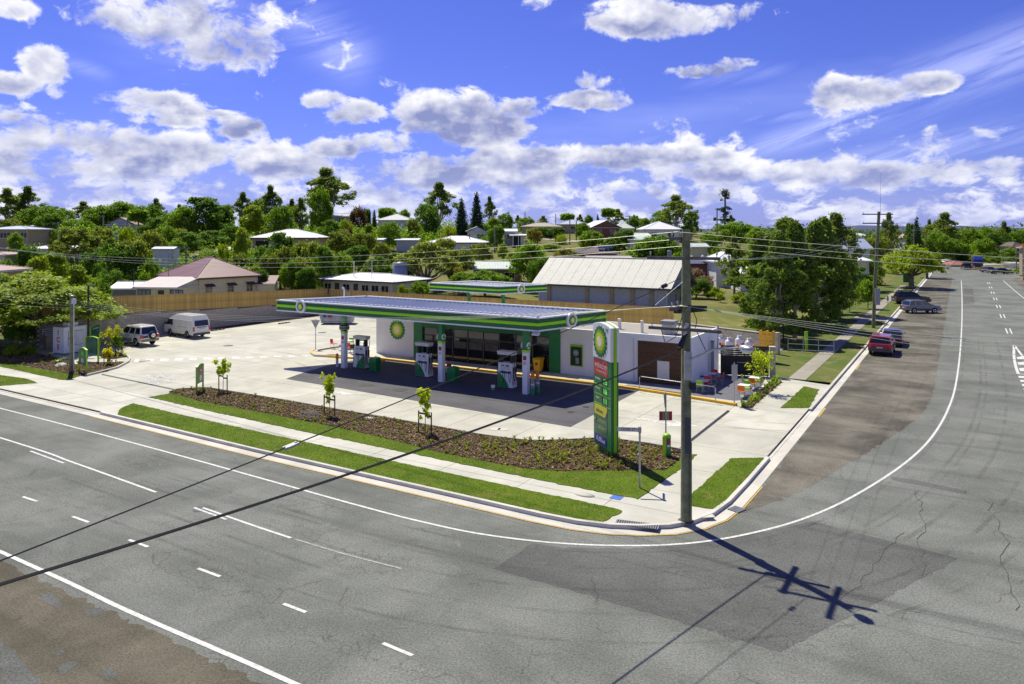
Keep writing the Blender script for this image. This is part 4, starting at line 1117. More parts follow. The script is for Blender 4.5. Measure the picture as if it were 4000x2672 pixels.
bollard(G(2081, 1542, .126), 'orange capped bollard with green base, nearer of the pair by the right canopy column', 'tall', 'orange capped bollards at the right pump')
bollard(G(2100, 1535, .126), 'orange capped bollard with brown wrapping, farther of the pair by the right canopy column', 'tall', 'orange capped bollards at the right pump')
bollard(G(1317, 1433, .126), 'grey bollard with amber top standing left of the left canopy column', 'short', None)
o = thing('bucket', 'small pale green bucket on the pump island left of the right pump', 'bucket', G(1926, 1522, .126))
MB().lathe([(.11, 0), (.15, .3), (.14, .31)], 12).build('pail', M['logo_pale'], o); MB().lathe([(.12, .03), (.135, .12)], 12).build('label_band', M['green'], o)
t = thing('wheelie_bin', 'yellow wheelie bin beside the right green pier of the shop', 'bin', AB(27.6, 49.7, .25), GRID_RZ)
MB().hexa([(-.24, -.26, .08), (.24, -.26, .08), (.24, .26, .08), (-.24, .26, .08)], [(-.30, -.34, .98), (.30, -.34, .98), (.30, .34, .98), (-.30, .34, .98)]).bevel('body', M['amber'], t, .03)
MB().hexa([(-.33, -.38, .98), (.33, -.38, .98), (.33, .38, .98), (-.33, .38, .98)], [(-.28, -.30, 1.08), (.28, -.30, 1.08), (.28, .34, 1.08), (-.28, .34, 1.08)]).build('lid', M['amber'], t)
for sx in (-.25, .25): MB().cyl((sx, .25, .1), .1, (1, 0, 0), .06, 12).build('wheel', M['rubber'], t)
MB().box(-.1, .1, -.335, -.325, .55, .75).build('badge', M['grey_dark'], t)

# ------------------------------------------------------------------ price sign
def price_sign():
    bl = G(2319, 1752, .15); br = G(2388, 1797, .15)
    d = (br - bl); d.z = 0; W = d.length; d.normalize(); ang = math.atan2(d.y, d.x)
    c = (bl + br) / 2 + Vector((d.y, -d.x, 0)) * -.19
    t = thing('price_sign', 'tall green and white petrol price sign with sunflower emblem in the corner bed', 'price sign', (c.x, c.y, .15), ang)
    hw, T, Z0, Z1 = W / 2, .19, .32, 6.32
    MB().box(-hw * .55, hw * .55, -.14, .14, -.1, Z0).build('foot', M['green_deep'], t)
    Hs = Z1 - Z0; zs = Z0 + Hs * .705
    MB().box(-hw, hw, -T, T, Z0, zs).bevel('body', M['green'], t, .03)
    # white head with a gently arched top
    P = [(-hw * 1.01, zs + .005), (hw * 1.01, zs + .005)] + [(hw * 1.01 - 2.02 * hw * k / 12, Z1 - .16 + .16 * math.sin(math.pi * k / 12) ** .8) for k in range(13)]
    MB().side(P, -T - .04, T + .04).bevel('head', M['white'], t, .03, 2, 40)
    # lime stripe running down both edges and over the top
    for sx in (-1, 1):
        x = sx * (hw * 1.01)
        MB().box(min(x, x + sx * .035), max(x, x + sx * .035), -.075, .075, Z0 + .02, Z1 - .17).build('edge_stripe', M['lime_edge'], t)
    arc = [(hw * 1.02 - 2.04 * hw * k / 12, Z1 - .16 + .16 * math.sin(math.pi * k / 12) ** .8) for k in range(13)]
    mb = MB()
    for k in range(12):
        (xa, za), (xb, zb) = arc[k], arc[k + 1]
        mb.add([(xa, -.05, za + .012), (xa, .05, za + .012), (xb, .05, zb + .012), (xb, -.05, zb + .012)], [(0, 1, 2, 3)])
    mb.build('top_stripe', M['lime_edge'], t)
    for yy in (-1, 1):
        def face_z(f): return Z0 + Hs * (1 - f)
        y0 = yy * (T + .002)
        rot = (rad(90), 0, 0) if yy < 0 else (rad(90), 0, math.pi)
        def plate(nm, x0, x1, f0, f1, m, th=.012):
            a, b = (x0, x1) if yy < 0 else (-x1, -x0)
            return MB().box(hw * a, hw * b, min(y0, y0 + yy * th), max(y0, y0 + yy * th), face_z(f1), face_z(f0)).build(nm, m, t)
        def at(x, f, off=.016): return (hw * (x if yy < 0 else -x), y0 + yy * off, face_z(f))
        def word(s, nm, size, m, x, f, sx=1.0): text(s, nm, size, m, t, at(x, f), rot, .003, 'CENTER', sx)
        e = emblem('emblem', .80, t, (hw * (-.14 if yy < 0 else .14), yy * (T + .042), face_z(.155)), rot)
        text('bp', 'head_lettering', .30, M['green'], t, (hw * (.62 if yy < 0 else -.62), yy * (T + .046), face_z(.045)), rot, .003)
        plate('red_panel', -.88, .62, .300, .425, M['red'])
        word('velocity', 'panel_lettering', .40, M['off_white'], -.13, .350)
        word('frequent flyer', 'panel_lettering', .17, M['off_white'], -.10, .395)
        ring = MB()
        for k in range(18):
            a0, a1 = k / 18 * 5.2 - 1.6, (k + 1) / 18 * 5.2 - 1.6
            for r in (.30,):
                ring.add([(r * math.cos(a0), 0, r * math.sin(a0)), (r * math.cos(a1), 0, r * math.sin(a1)), ((r + .022) * math.cos(a1), 0, (r + .022) * math.sin(a1)), ((r + .022) * math.cos(a0), 0, (r + .022) * math.sin(a0))], [(0, 1, 2, 3)])
        o = ring.build('panel_swirl', M['off_white'], t); o.location = at(.30, .358, .014)
        for i, (f, s, w) in enumerate(((.468, '125', 'unleaded'), (.545, '166', 'ultimate'), (.622, '111', 'diesel'))):
            plate('price_window', .02, .62, f - .03, f + .03, M['green_deep'])
            plate('price_slot', -.02, .10, f - .03, f + .03, M['black'], .016)
            text(s, 'price_digits', .36, M['led'], t, at(.36, f, .016), rot, .003, 'CENTER', .8)
            word(w, 'fuel_name', .15, M['logo_pale'], -.50, f - .01)
            plate('row_rule', -.92, .92, f + .037, f + .040, M['lime'], .008)
        plate('yellow_panel', -.86, .55, .672, .752, M['yellow'])
        word('ultimate', 'panel_lettering', .22, M['green_dark'], -.30, .715)
        o = MB().face([(0, 0, 0), (.22, 0, 0), (.22, 0, .34)]).build('panel_corner', M['blue'], t); o.location = at(.33, .752, .014); o.rotation_euler = (0, 0, 0 if yy < 0 else math.pi)
        for f in (.792, .845): plate('service_panel', -.86, .55, f - .024, f + .024, M['poster_panel'])
        word('truckstop', 'service_lettering', .16, M['lime'], -.05, .792); word('wild bean', 'service_lettering', .16, M['lime'], .0, .845)
        e = emblem('small_emblem', .10, t, at(-.72, .792, .014), rot, 12)
        plate('blue_panel', -.84, .50, .905, .982, M['blue'])
        word('AdBlue', 'panel_lettering', .32, M['white'], -.16, .945)
    return t


price_sign()

# ------------------------------------------------------------------ small signs
def directional(px0, px1, py0, py1, top, label, m='green', glyph='stop', th=.09):
    """entrance marker on two lime legs"""
    a, b = G(px0, py0, .15), G(px1, py1, .15); d = b - a; W = d.length; ang = math.atan2(d.y, d.x); c = (a + b) / 2
    t = thing('directional_sign', label, 'sign', (c.x, c.y, .15), ang); w = W / 2; h = top
    for sx in (-1, 1): MB().box(sx * w - .05, sx * w + .05, -.045, .045, -.1, h - .12).build('leg', M['lime_edge'], t)
    P = [(-w, h * .32), (w, h * .32), (w, h - .16)] + [(w - 2 * w * k / 8, h - .16 + .12 * math.sin(math.pi * k / 8)) for k in range(1, 8)] + [(-w, h - .16)]
    MB().side(P, -.05, .05).build('panel', M['green_dark'], t)
    mb = MB()
    arc = [(w + .06 - 2 * (w + .06) * k / 8, h - .12 + .14 * math.sin(math.pi * k / 8)) for k in range(9)]
    for k in range(8):
        (xa, za), (xb, zb) = arc[k], arc[k + 1]; mb.hexa([(xa, -.07, za - .05), (xa, .07, za - .05), (xb, .07, zb - .05), (xb, -.07, zb - .05)], [(xa, -.07, za), (xa, .07, za), (xb, .07, zb), (xb, -.07, zb)])
    mb.build('arched_top', M['lime_edge'], t)
    r = min(w * .62, .2)
    if glyph in ('stop', 'round'):
        MB().cyl((0, -.056, h * .77), r, (0, 1, 0), .012, 24).build('no_entry_disc', M['red'] if glyph == 'stop' else M['logo_green'], t)
        if glyph == 'stop': MB().box(-r * .7, r * .7, -.068, -.062, h * .77 - r * .18, h * .77 + r * .18).build('bar', M['white'], t)
        MB().cyl((0, -.056, h * .50), r, (0, 1, 0), .012, 24).build('speed_disc', M['logo_pale'] if glyph == 'stop' else M['white'], t)
        if glyph == 'round':
            MB().cyl((0, -.064, h * .50), r * .85, (0, 1, 0), .010, 24).build('red_ring', M['red_dark'], t)
            MB().cyl((0, -.070, h * .50), r * .62, (0, 1, 0), .010, 24).build('white_spot', M['white'], t)
            text('5', 'speed_number', r * 1.1, M['black'], t, (0, -.078, h * .50), (rad(90), 0, 0), .003)
    return t


directional(768, 793, 1536, 1522, 1.85, 'green no entry marker on lime legs at the left end of the front mulch bed')
directional(311, 338, 1453, 1459, 1.9, 'small green speed limit marker on lime legs beside the left driveway', glyph='round')
def poster_stand(px0, px1, py0, py1, h, label):
    a, b = G(px0, py0, .13), G(px1, py1, .13); d = b - a; W = d.length; ang = math.atan2(d.y, d.x); c = (a + b) / 2
    t = thing('poster_stand', label, 'sign', (c.x, c.y, .13), ang); w = W / 2
    for sx in (-1, 1): MB().box(sx * w - .06, sx * w + .06, -.05, .05, -.1, h - .1).build('leg', M['lime_edge'], t)
    MB().box(-w + .06, w - .06, -.04, .04, h * .30, h - .14).build('panel', M['green_dark'], t)
    MB().box(-w + .16, w - .16, -.055, -.041, h * .34, h - .25).build('poster', M['poster_panel'], t)
    mb = MB(); arc = [(w + .06 - 2 * (w + .06) * k / 8, h - .12 + .12 * math.sin(math.pi * k / 8)) for k in range(9)]
    for k in range(8):
        (xa, za), (xb, zb) = arc[k], arc[k + 1]; mb.hexa([(xa, -.07, za - .06), (xa, .07, za - .06), (xb, .07, zb - .06), (xb, -.07, zb - .06)], [(xa, -.07, za), (xa, .07, za), (xb, .07, zb), (xb, -.07, zb)])
    mb.build('arched_top', M['lime_edge'], t); return t, w


t, w = poster_stand(336, 384, 1408, 1413, 2.05, 'green framed poster board standing in front of the white ice box')
t, w = poster_stand(352, 390, 1372, 1360, 2.35, 'dark green poster board behind, by the black lamp post at the block wall')
text('bp ultimate', 'poster_lettering', .22, M['off_white'], t, (.05, -.06, 1.95), (rad(90), 0, 0), .003)
t = thing('entry_marker', 'narrow lime marker post at the right end of the front mulch bed', 'marker', G(2605, 1782, .15), GRID_RZ + .9)
MB().box(-.17, .17, -.09, .09, 0, .92).bevel('post', M['green'], t, .02)
MB().box(-.18, -.10, -.10, .10, 0, .93).build('edge_stripe', M['lime_edge'], t)
MB().lathe([(.2, 0), (.19, .08), (.12, .15), (.02, .17)], 16, (0, 0, .92)).build('arched_top', M['lime_edge'], t)
MB().box(-.05, .12, -.105, -.09, .58, .82).build('notice', M['red_dark'], t); MB().box(-.05, .12, -.105, -.09, .46, .56).build('notice', M['off_white'], t)
t = thing('entry_marker', 'lime marker post by the pipe fence beyond the block wall', 'marker', AB(12.3, 71.5, .1), 0)
MB().box(-.13, .13, -.08, .08, 0, 1.75).bevel('post', M['lime_edge'], t, .02); MB().box(-.1, .1, -.09, -.08, 1.0, 1.6).build('plate', M['lime'], t)


def post_sign(name, label, cat, loc, h, rz, r=.035, m='galv'):
    t = thing(name, label, cat, loc, rz); MB().tube((0, 0, -.1), (0, 0, h), r, r, 10).build('post', M[m], t); return t


t = post_sign('street_sign', 'grey street name post with two blades on the corner lawn', 'street sign', G(2499, 1905, .15), 2.50, 0, .045)
for k, (rz, L, s) in enumerate(((GRID_RZ + math.pi * 0 + .42, 1.0, 'HOPE ST'), (GRID_RZ + rad(90) + .35, .95, ''))):
    e = bpy.data.objects.new('blade', None)
    pl = MB().box(-.92, -.02, -.012, .012, -.09, .09) if k == 0 else MB().box(.02, .80, -.012, .012, -.09, .09)
    o = pl.build('name_blade', M['sign_white'], t); o.location = (0, 0, 2.42 - k * 0.0); o.rotation_euler = (0, 0, rz)
    if s:
        text(s, 'street_name', .15, M['black'], o, (-.47, -.016, 0), (rad(90), 0, 0), .001)
MB().box(-.06, .06, -.06, .06, 2.30, 2.54).build('bracket', M['sign_back'], t)
# give way sign on the forecourt (face towards us), plus one seen edge on by the right driveway
t = post_sign('give_way_sign', 'pale triangular sign on a thin post, left of the left canopy column', 'road sign', G(1233, 1368, .13), 2.3, 0)
MB().side([(-.42, 2.72), (.42, 2.72), (.04, 2.0), (-.04, 2.0)], -.05, -.04).build('plate', M['sign_back'], t); MB().box(-.02, .02, -.04, .04, 2.2, 2.8).build('bracket', M['grey'], t)
t = post_sign('give_way_sign', 'thin grey sign post with red edged plate in front of the main power pole', 'road sign', G(2601, 1750, .15), 2.75, 0)
MB().side([(-.36, 2.72), (.36, 2.72), (.04, 2.0), (-.04, 2.0)], .04, .05).build('plate', M['sign_back'], t).rotation_euler = (0, 0, rad(68))
MB().box(-.32, .32, .04, .05, 1.35, 1.80).build('notice_plate', M['red_dark'], t); MB().box(-.16, .16, .034, .04, 1.38, 1.77).build('notice_back', M['clad_tan'], t)
t = post_sign('parking_sign', 'thin post with pale plate by the dining terrace', 'road sign', G(2868, 1582, .13), 2.6, GRID_RZ + .8)
MB().box(-.2, .2, -.05, -.04, 1.5, 2.5).build('plate', M['sign_back'], t)
t = post_sign('no_standing_sign', 'thin rusty sign post at the grass edge beside the black four wheel drive', 'road sign', G(3468, 1222, .1), 2.2, GRID_RZ)
MB().box(-.11, .11, -.04, -.03, 1.6, 2.15).build('plate', M['sign_back'], t)

# handrail
t = thing('handrail', 'galvanised handrail on the ramp before the brown slatted bay', 'handrail', (0, 0, 0), 0)
a, b, c = G(2498, 1524, .25), G(2660, 1549, .25), G(2795, 1569, .25)
for q in (a, b, c): MB().tube((q.x, q.y, .2), (q.x, q.y, 1.10), .025, .025, 8).build('post', M['galv'], t)
MB().path([(a.x, a.y, .7), (a.x, a.y, 1.08), (a.x + .12, a.y - .06, 1.17), (b.x, b.y, 1.17), (c.x - .1, c.y + .05, 1.17), (c.x, c.y, 1.06)], .025, 8).build('rail', M['galv'], t)

# ------------------------------------------------------------------ boundary walls and paling fences
def top_left(b): return float(np.interp(b, [36.2, 72.4], [2.86, 1.38]))
def wall_blocks(t, run, cell, zfun, z0, depth, single, xdir=1):
    """courses of blocks; the first ones (nearest) are single objects, the rest one mesh"""
    bl, bh = .40, .20; mesh = MB().box(.006, bl - .006, 0, depth, .006, bh - .006).mesh('block', M['block']); n = 0; rest = MB()
    order = []
    nx = int(run / bl); 
    for i in range(nx):
        zt = zfun(i * bl); k = 0
        while z0 + (k + 1) * bh <= zt + .02: order.append((i, k)); k += 1
    for i, k in order:
        x = i * bl + (bl / 2 if k % 2 else 0); off = ((i * 7 + k * 13) % 5) * .0018
        if n < single:
            o = bpy.data.objects.new('block', mesh); COL.objects.link(o); o.parent = t; o.location = (x, -off, z0 + k * bh); n += 1
        else: rest.box(x + .006, x + bl - .006, -off, depth - off, z0 + k * bh + .006, z0 + (k + 1) * bh - .006)
    if rest.f: o = rest.build('blockwork', M['block'], t, fix=False); o['kind'] = 'stuff'


# left wall: local x runs away from the viewer along b, local y to the left (+a)
LW = thing('retaining_wall', 'long grey block retaining wall behind the parked van and four wheel drive', 'wall', AB(71.7, 36.2, .1), rad(90) - GA)
L_ = 36.2
MB().side([(0, -.1), (L_, -.1), (L_, 1.36), (0, 2.84)], .03, .16).build('mortar_core', M['mortar'], LW)
wall_blocks(LW, L_, .4, lambda x: np.interp(x, [0, L_], [2.86, 1.38]), 0, .19, 290)
FL = thing('paling_fence', 'long timber paling fence on top of the left block wall', 'fence', AB(71.82, 36.2, 0), rad(90) - GA)
pal = [MB().box(0, .142, 0, .02, 0, 1.8 + dz).mesh('paling', M['paling']) for dz in (0, .012, -.012, .02)]
n = int(L_ / .15)
for i in range(n):
    x = i * .15; z = np.interp(x, [0, L_], [2.96, 1.48])
    o = bpy.data.objects.new('paling', pal[i % 4 if RNG.random() < .6 else 0]); COL.objects.link(o); o.parent = FL
    o.location = (x, .006 * (i % 2), z - .06); o.rotation_euler = (0, RNG.uniform(-.006, .006), 0)
for dz in (.3, .95, 1.5): MB().side([(0, 2.9 + dz), (L_, 1.42 + dz), (L_, 1.52 + dz), (0, 3.0 + dz)], .045, .085).build('rail', M['rail'], FL)
MB().side([(0, 4.72), (L_, 3.24), (L_, 3.27), (0, 4.75)], -.02, .07).build('top_rail', M['rail'], FL)
for k in range(13): x = .3 + k * 2.9; z = np.interp(x, [0, L_], [2.9, 1.42]); MB().box(x, x + .1, .09, .19, z - .4, z + 1.7).build('post', M['rail'], FL)
# rear fence: local x to the right (-a)
RW0 = 71.7; RL = 46.8
FR = thing('paling_fence', 'timber paling fence along the rear boundary in front of the grey church hall', 'fence', AB(RW0, 72.5, 0), GRID_RZ)
n = int(RL / .157)
for i in range(n):
    x = i * .157; o = bpy.data.objects.new('paling', pal[i % 3]); COL.objects.link(o); o.parent = FR; o.scale = (1.05, 1, 1)
    o.location = (x, .006 * (i % 2), 1.36); o.rotation_euler = (0, RNG.uniform(-.006, .006), 0)
for dz in (.3, .95, 1.5): MB().box(0, RL, .045, .085, 1.4 + dz, 1.5 + dz).build('rail', M['rail'], FR)
MB().box(0, RL, -.02, .07, 3.17, 3.2).build('top_rail', M['rail'], FR)
for k in range(17): x = .3 + k * 2.85; MB().box(x, x + .1, .09, .19, 1.0, 3.1).build('post', M['rail'], FR)
RWL = thing('retaining_wall', 'low block wall under the rear paling fence', 'wall', AB(RW0, 72.38, .1), GRID_RZ)
MB().box(0, RL, .03, .16, -.1, 1.28).build('mortar_core', M['mortar'], RWL)
wall_blocks(RWL, RL, .4, lambda x: 1.3, 0, .19, 0)
a_, b_ = AB(24.9, 72.3), AB(14.6, 68.4); d = b_ - a_; RL2 = d.length
W3 = thing('block_wall', 'bare grey block wall behind the white gas bottles, ending at the side street', 'wall', (a_.x, a_.y, -.1), math.atan2(d.y, d.x))
MB().box(0, RL2, .03, .16, -.1, 1.86).build('mortar_core', M['mortar'], W3)
wall_blocks(W3, RL2, .4, lambda x: 1.9, 0, .19, 250)
MB().box(-.02, RL2 + .2, -.015, .205, 1.9, 1.95).build('coping', M['kerb'], W3)
MB().box(RL2 + .21, RL2 + .62, -.1, .3, -.1, 2.1).build('end_pier', M['block'], W3)

# slatted screen in front of the gas bottles
a_, b_ = AB(15.7, 56.2), AB(12.5, 57.3); d = b_ - a_; L = d.length
SCR = thing('slat_screen', 'black slatted screen gate between the shop and the block pier', 'screen', (a_.x, a_.y, .12), math.atan2(d.y, d.x))
for k in range(15): z = .06 + k * .147; MB().box(0, L, 0, .025, z, z + (.138 if k < 9 else .112)).build('slat', M['black'], SCR)
MB().box(.02, L - .02, .095, .11, .05, 1.5).build('backing_sheet', M['black'], SCR)
for x in (0, L / 2, L - .06): MB().box(x, x + .06, .03, .09, 0, 2.3).build('post', M['black'], SCR)
MB().box(L / 2 - .5, L / 2 + .3, -.04, -.005, .98, 1.02).build('bar_handle', M['galv'], SCR)
a2 = AB(15.9, 50.6); 
PR = thing('block_pier', 'grey block pier at the right end of the black slatted screen', 'pier', (b_.x + .1, b_.y - .05, .1), math.atan2(d.y, d.x))
for k in range(11): MB().box(0, .4, 0, .4, k * .2, k * .2 + .192).build('block', M['block'], PR)
MB().box(-.01, .41, -.01, .41, 2.2, 2.25).build('cap', M['kerb'], PR)
t = thing('drain_pipe', 'grey steel post at the rear right corner of the shop', 'post', AB(15.85, 54.6, .12), GRID_RZ); MB().box(-.1, .1, -.1, .1, 0, 2.7).build('post', M['grey'], t); MB().box(-.13, .13, -.13, .13, 2.7, 2.74).build('cap', M['grey_dark'], t)
gl = [(2813, 66.4), (2848, 65.2), (2888, 66.8), (2926, 65.6)]
wh = ['leftmost', 'second from left', 'third from left', 'rightmost']
for i, (px, b) in enumerate(gl):
    r = (px - 2000) / FOC; a = b * (GS - r * GC) / (GC + r * GS)
    t = thing('gas_bottle', 'white gas cylinder against the block wall, %s of four' % wh[i], 'gas bottle', AB(a, b, .12), .3 * i, 'gas bottles behind the black screen')
    MB().lathe([(.34, 0), (.36, .08), (.36, 1.18), (.30, 1.34), (.14, 1.42)], 18).build('body', M['lpg'], t)
    MB().lathe([(.19, 1.38), (.19, 1.60), (.17, 1.60), (.17, 1.42)], 16).build('collar', M['lpg'], t)
    MB().box(-.2, .2, -.372, -.36, .75, .95).build('warning_label', M['red_dark'], t); MB().lathe([(.30, -.1), (.30, 0)], 12).build('foot_ring', M['grey'], t)
for i, (px, b, w_) in enumerate(((2764, 58.5, 'behind the shop roof edge'), (2822, 64.0, 'between the two left gas bottles'), (2879, 64.3, 'in front of the third gas bottle'), (2944, 64.3, 'right of all the gas bottles'))):
    r = (px - 2000) / FOC; a = b * (GS - r * GC) / (GC + r * GS)
    t = thing('guard_bollard', 'orange topped steel bollard ' + w_, 'bollard', AB(a, b, .12), 0, 'orange bollards guarding the gas bottles')
    MB().lathe([(.085, 0), (.085, .75)], 12).build('post', M['off_white'], t); MB().lathe([(.09, .75), (.09, 1.22), (.03, 1.26)], 12).build('cap', M['orange'], t)
t = thing('pallet_cage', 'amber timber crate hung on the block wall beside the gas bottles', 'crate', ray(2996, 1358, 62), GRID_RZ - .1)
for k in range(5): MB().box(-.55, .55, -.3, -.27, .1 + k * .26, .3 + k * .26).build('board', M['amber'], t)
for x in (-.55, -.02, .5): MB().box(x, x + .06, -.27, .3, .05, 1.4).build('upright', M['amber'], t)
MB().box(-.55, .56, -.3, .3, -.8, .05).build('base', M['black'], t)

# ------------------------------------------------------------------ outdoor tables and chairs
def make_chair(label, m, loc, rz, grp):
    t = thing('cafe_chair', label, 'chair', loc, rz, grp)
    MB().box(-.22, .22, -.22, .22, .43, .47).bevel('seat', M[m], t, .012)
    MB().hexa([(-.22, .19, .50), (.22, .19, .50), (.22, .22, .50), (-.22, .22, .50)], [(-.21, .26, .86), (.21, .26, .86), (.21, .29, .86), (-.21, .29, .86)]).bevel('backrest', M[m], t, .012)
    for sx in (-1, 1):
        for sy in (-1, 1): MB().tube((sx * .19, sy * .18, .44), (sx * .22, sy * .22, 0), .014, .014, 6).build('leg', M['galv'], t)
        MB().tube((sx * .19, .2, .45), (sx * .19, .26, .80), .012, .012, 6).build('back_stay', M['galv'], t)
    return t
def table(label, loc, rz, grp):
    t = thing('cafe_table', label, 'table', loc, rz, grp)
    MB().box(-.36, .36, -.36, .36, .72, .75).bevel('tabletop', M['off_white'], t, .01)
    MB().tube((0, 0, .03), (0, 0, .72), .035, .035, 10).build('pedestal', M['galv'], t)
    MB().lathe([(.26, 0), (.25, .03), (.05, .05)], 16).build('foot', M['grey'], t); return t


gt, gc = 'tables on the dining terrace', 'chairs on the dining terrace'
def tab_at(px, py): return G(px, py, .88).xy.to_3d() + Vector((0, 0, .128))
T1, T2, T3, T4 = tab_at(2778, 1457), tab_at(2747, 1484), tab_at(2948, 1474), tab_at(2907, 1503)
table('small white cafe table at the back of the shaded terrace, beside a black chair', T1, GRID_RZ, gt)
table('small white cafe table against the shop side wall, between red and green chairs', T2, GRID_RZ, gt)
table('white cafe table in the sun behind the small yellow leaved tree', T3, GRID_RZ, gt)
table('white cafe table in the sun nearest the corner of the terrace', T4, GRID_RZ, gt)
ux, uy = Vector((GC, -GS, 0)), Vector((GS, GC, 0))
def around(T, side): return T + {'n': uy * .6, 's': -uy * .6, 'e': ux * .6, 'w': -ux * .6}[side]
RZ = {'n': 0, 's': math.pi, 'e': -math.pi / 2, 'w': math.pi / 2}
for T, s, m, l in ((T1, 'n', 'red', 'red chair behind the back shaded table'), (T1, 'w', 'black', 'black chair left of the back shaded table'), (T1, 'e', 'red_dark', 'dark red chair right of the back shaded table'),
                   (T2, 'n', 'red', 'red chair behind the table by the shop side wall'), (T2, 's', 'lime_edge', 'lime chair in front of the table by the shop side wall'), (T2, 'e', 'black', 'black chair right of the table by the shop side wall'),
                   (T3, 'n', 'lime_edge', 'lime chair behind the sunlit table near the small tree'), (T3, 's', 'orange', 'orange chair in front of the sunlit table near the small tree'),
                   (T4, 'n', 'lime_edge', 'lime chair behind the sunlit corner table'), (T4, 's', 'orange', 'orange chair in front of the sunlit corner table'), (T3, 'w', 'lime_edge', 'lime chair left of the sunlit table near the small tree')):
    p = around(T, s); make_chair(l, m, p, GRID_RZ + RZ[s], gc)
# traffic island with seats left of the shop
IS = [(1212, 1377), (1232, 1368), (1300, 1354), (1345, 1347), (1440, 1345), (1478, 1385), (1440, 1400), (1330, 1393), (1260, 1388), (1225, 1386)]
sheet('traffic_island', [G(x, y, .25)[:2] for x, y in IS], .25, M['conc_path'], 'structure', .2)
ribbon('yellow_kerb', [Vector(toAB(G(x, y, .2))) for x, y in ((1500, 1409), (1440, 1402), (1330, 1396), (1260, 1390), (1222, 1385), (1212, 1376), (1222, 1368))], 0, .16, .275, M['kerb_yellow'], .05)
sheet('garden_bed', [G(x, y, .26)[:2] for x, y in ((1240, 1366), (1300, 1355), (1345, 1349), (1345, 1354), (1300, 1361), (1243, 1371))], .262, M['mulch'])
sheet('garden_bed', [G(x, y, .26)[:2] for x, y in ((1262, 1386), (1300, 1384), (1340, 1388), (1335, 1392), (1290, 1390))], .262, M['mulch'])
g2 = 'chairs on the small island left of the shop'
TB = G(1362, 1362, .25); table('white cafe table on the traffic island behind the left canopy column', TB, GRID_RZ, None)
TB2 = G(1420, 1368, .25); table('white cafe table on the traffic island beside the left fuel pump', TB2, GRID_RZ, None)
for px, py, rz, m, l in ((1304, 1362, 1.2, 'red', 'red chair at the left end of the island, turned to the right'), (1333, 1368, -1.4, 'red_dark', 'dark red chair left of the canopy column on the island'), (1366, 1376, 2.8, 'red', 'red chair right behind the left canopy column'),
                        (1378, 1382, 3.3, 'black', 'black chair between the left canopy column and the left pump'), (1372, 1358, .2, 'lime_edge', 'lime chair behind the left canopy column'), (1412, 1356, .1, 'lime_edge', 'lime chair seen between the uprights of the left pump')):
    make_chair(l, m, G(px, py, .25), rz, g2)

# ------------------------------------------------------------------ ice box, lamp, power poles
p0, p1, p2 = G(218, 1376, .13), G(249, 1386, .13), G(341, 1372, .13)
d = p2 - p1; W = d.length; ang = math.atan2(d.y, d.x)
t = thing('ice_box', 'white ice freezer box with red letters on its end, by the block wall', 'ice box', (p1.x, p1.y, .13), ang)
D = 1.5; Hh = 2.35
MB().box(0, W, 0, D, .08, Hh).bevel('cabinet', M['white'], t, .03)
MB().box(.05, W - .05, .05, D - .05, 0, .08).build('plinth', M['grey_dark'], t)
MB().box(W * .30, W * .72, .35, 1.1, Hh, Hh + .32).bevel('compressor_box', M['white'], t, .03)
for x0, x1 in ((.42, 1.28), (W - 1.38, W - .42)):
    MB().box(x0 - .04, x1 + .04, -.012, -.002, .72, 1.98).build('door_seal', M['grey'], t)
    dd = MB().box(x0, x1, -.05, -.012, .76, 1.94).bevel('door', M['white'], t, .01)
    MB().box(x0 + .03, x0 + .10, -.085, -.05, 1.28, 1.42).build('handle', M['black'], dd)
for k, ch in enumerate('ICE'): text(ch, 'end_letter', .60, M['red'], t, (-.004, .75, 1.86 - k * .62), (rad(90), 0, rad(-90)), .006, 'CENTER', 1.0, .025)
t = thing('notice_plate', 'small white notice fixed to the end of the block wall beside the ice box', 'sign', AB(71.55, 36.9, 1.55), rad(-90) - GA + math.pi)
t.rotation_euler = (0, 0, rad(90) - GA); MB().box(-.35, .75, -.07, -.02, -.2, .45).build('plate', M['sign_white'], t)
for k in range(3): MB().box(-.25, .65, -.076, -.07, .25 - k * .16, .31 - k * .16).build('print_line', M['blue'], t)
t = thing('lamp_post', 'black lamp post at the left block wall with a flat lamp head', 'lamp post', G(345, 1376, .13), 0)
MB().tube((0, 0, 0), (0, 0, 5.9), .09, .075, 12).build('post', M['black'], t); MB().box(-.1, .62, -.16, .16, 5.86, 5.95).build('lamp_head', M['grey_dark'], t); MB().box(-.05, .3, -.1, .1, 3.72, 3.82).build('camera', M['off_white'], t)
MB().tube((0, 0, 0), (0, 0, .06), .2, .2, 12).build('base_plate', M['grey_dark'], t)

POLE = G(2680, 2036, .12); POLE.z = 0
def power_pole(label, loc, h, r0, r1, name='power_pole', lean=(0, 0)):
    t = thing(name, label, 'power pole', loc)
    mb = MB(); N = 10
    pts = [(lean[0] * (k / N) ** 1.3, lean[1] * (k / N), -.2 + (h + .2) * k / N) for k in range(N + 1)]; mb.path(pts, [r0 + (r1 - r0) * k / N for k in range(N + 1)], 14)
    mb.build('pole', M['wood_pole'], t); return t
def arm(t, z, L, rz, x0=0, sec=.06, m='wood_arm', n=4, yo=.0):
    o = MB().box(-L / 2 + x0, L / 2 + x0, -sec + yo, sec + yo, z - sec * .9, z + sec * .9).build('crossarm', M[m], t); o.rotation_euler = (0, 0, rz)
    for k in range(n):
        x = -L / 2 + x0 + .12 + (L - .24) * k / max(n - 1, 1)
        MB().lathe([(.015, 0), (.015, .06), (.04, .08), (.03, .12), (.04, .15), (.02, .18)], 8, (x, yo, z + sec * .9)).build('insulator', M['porcelain'], o)
    return o


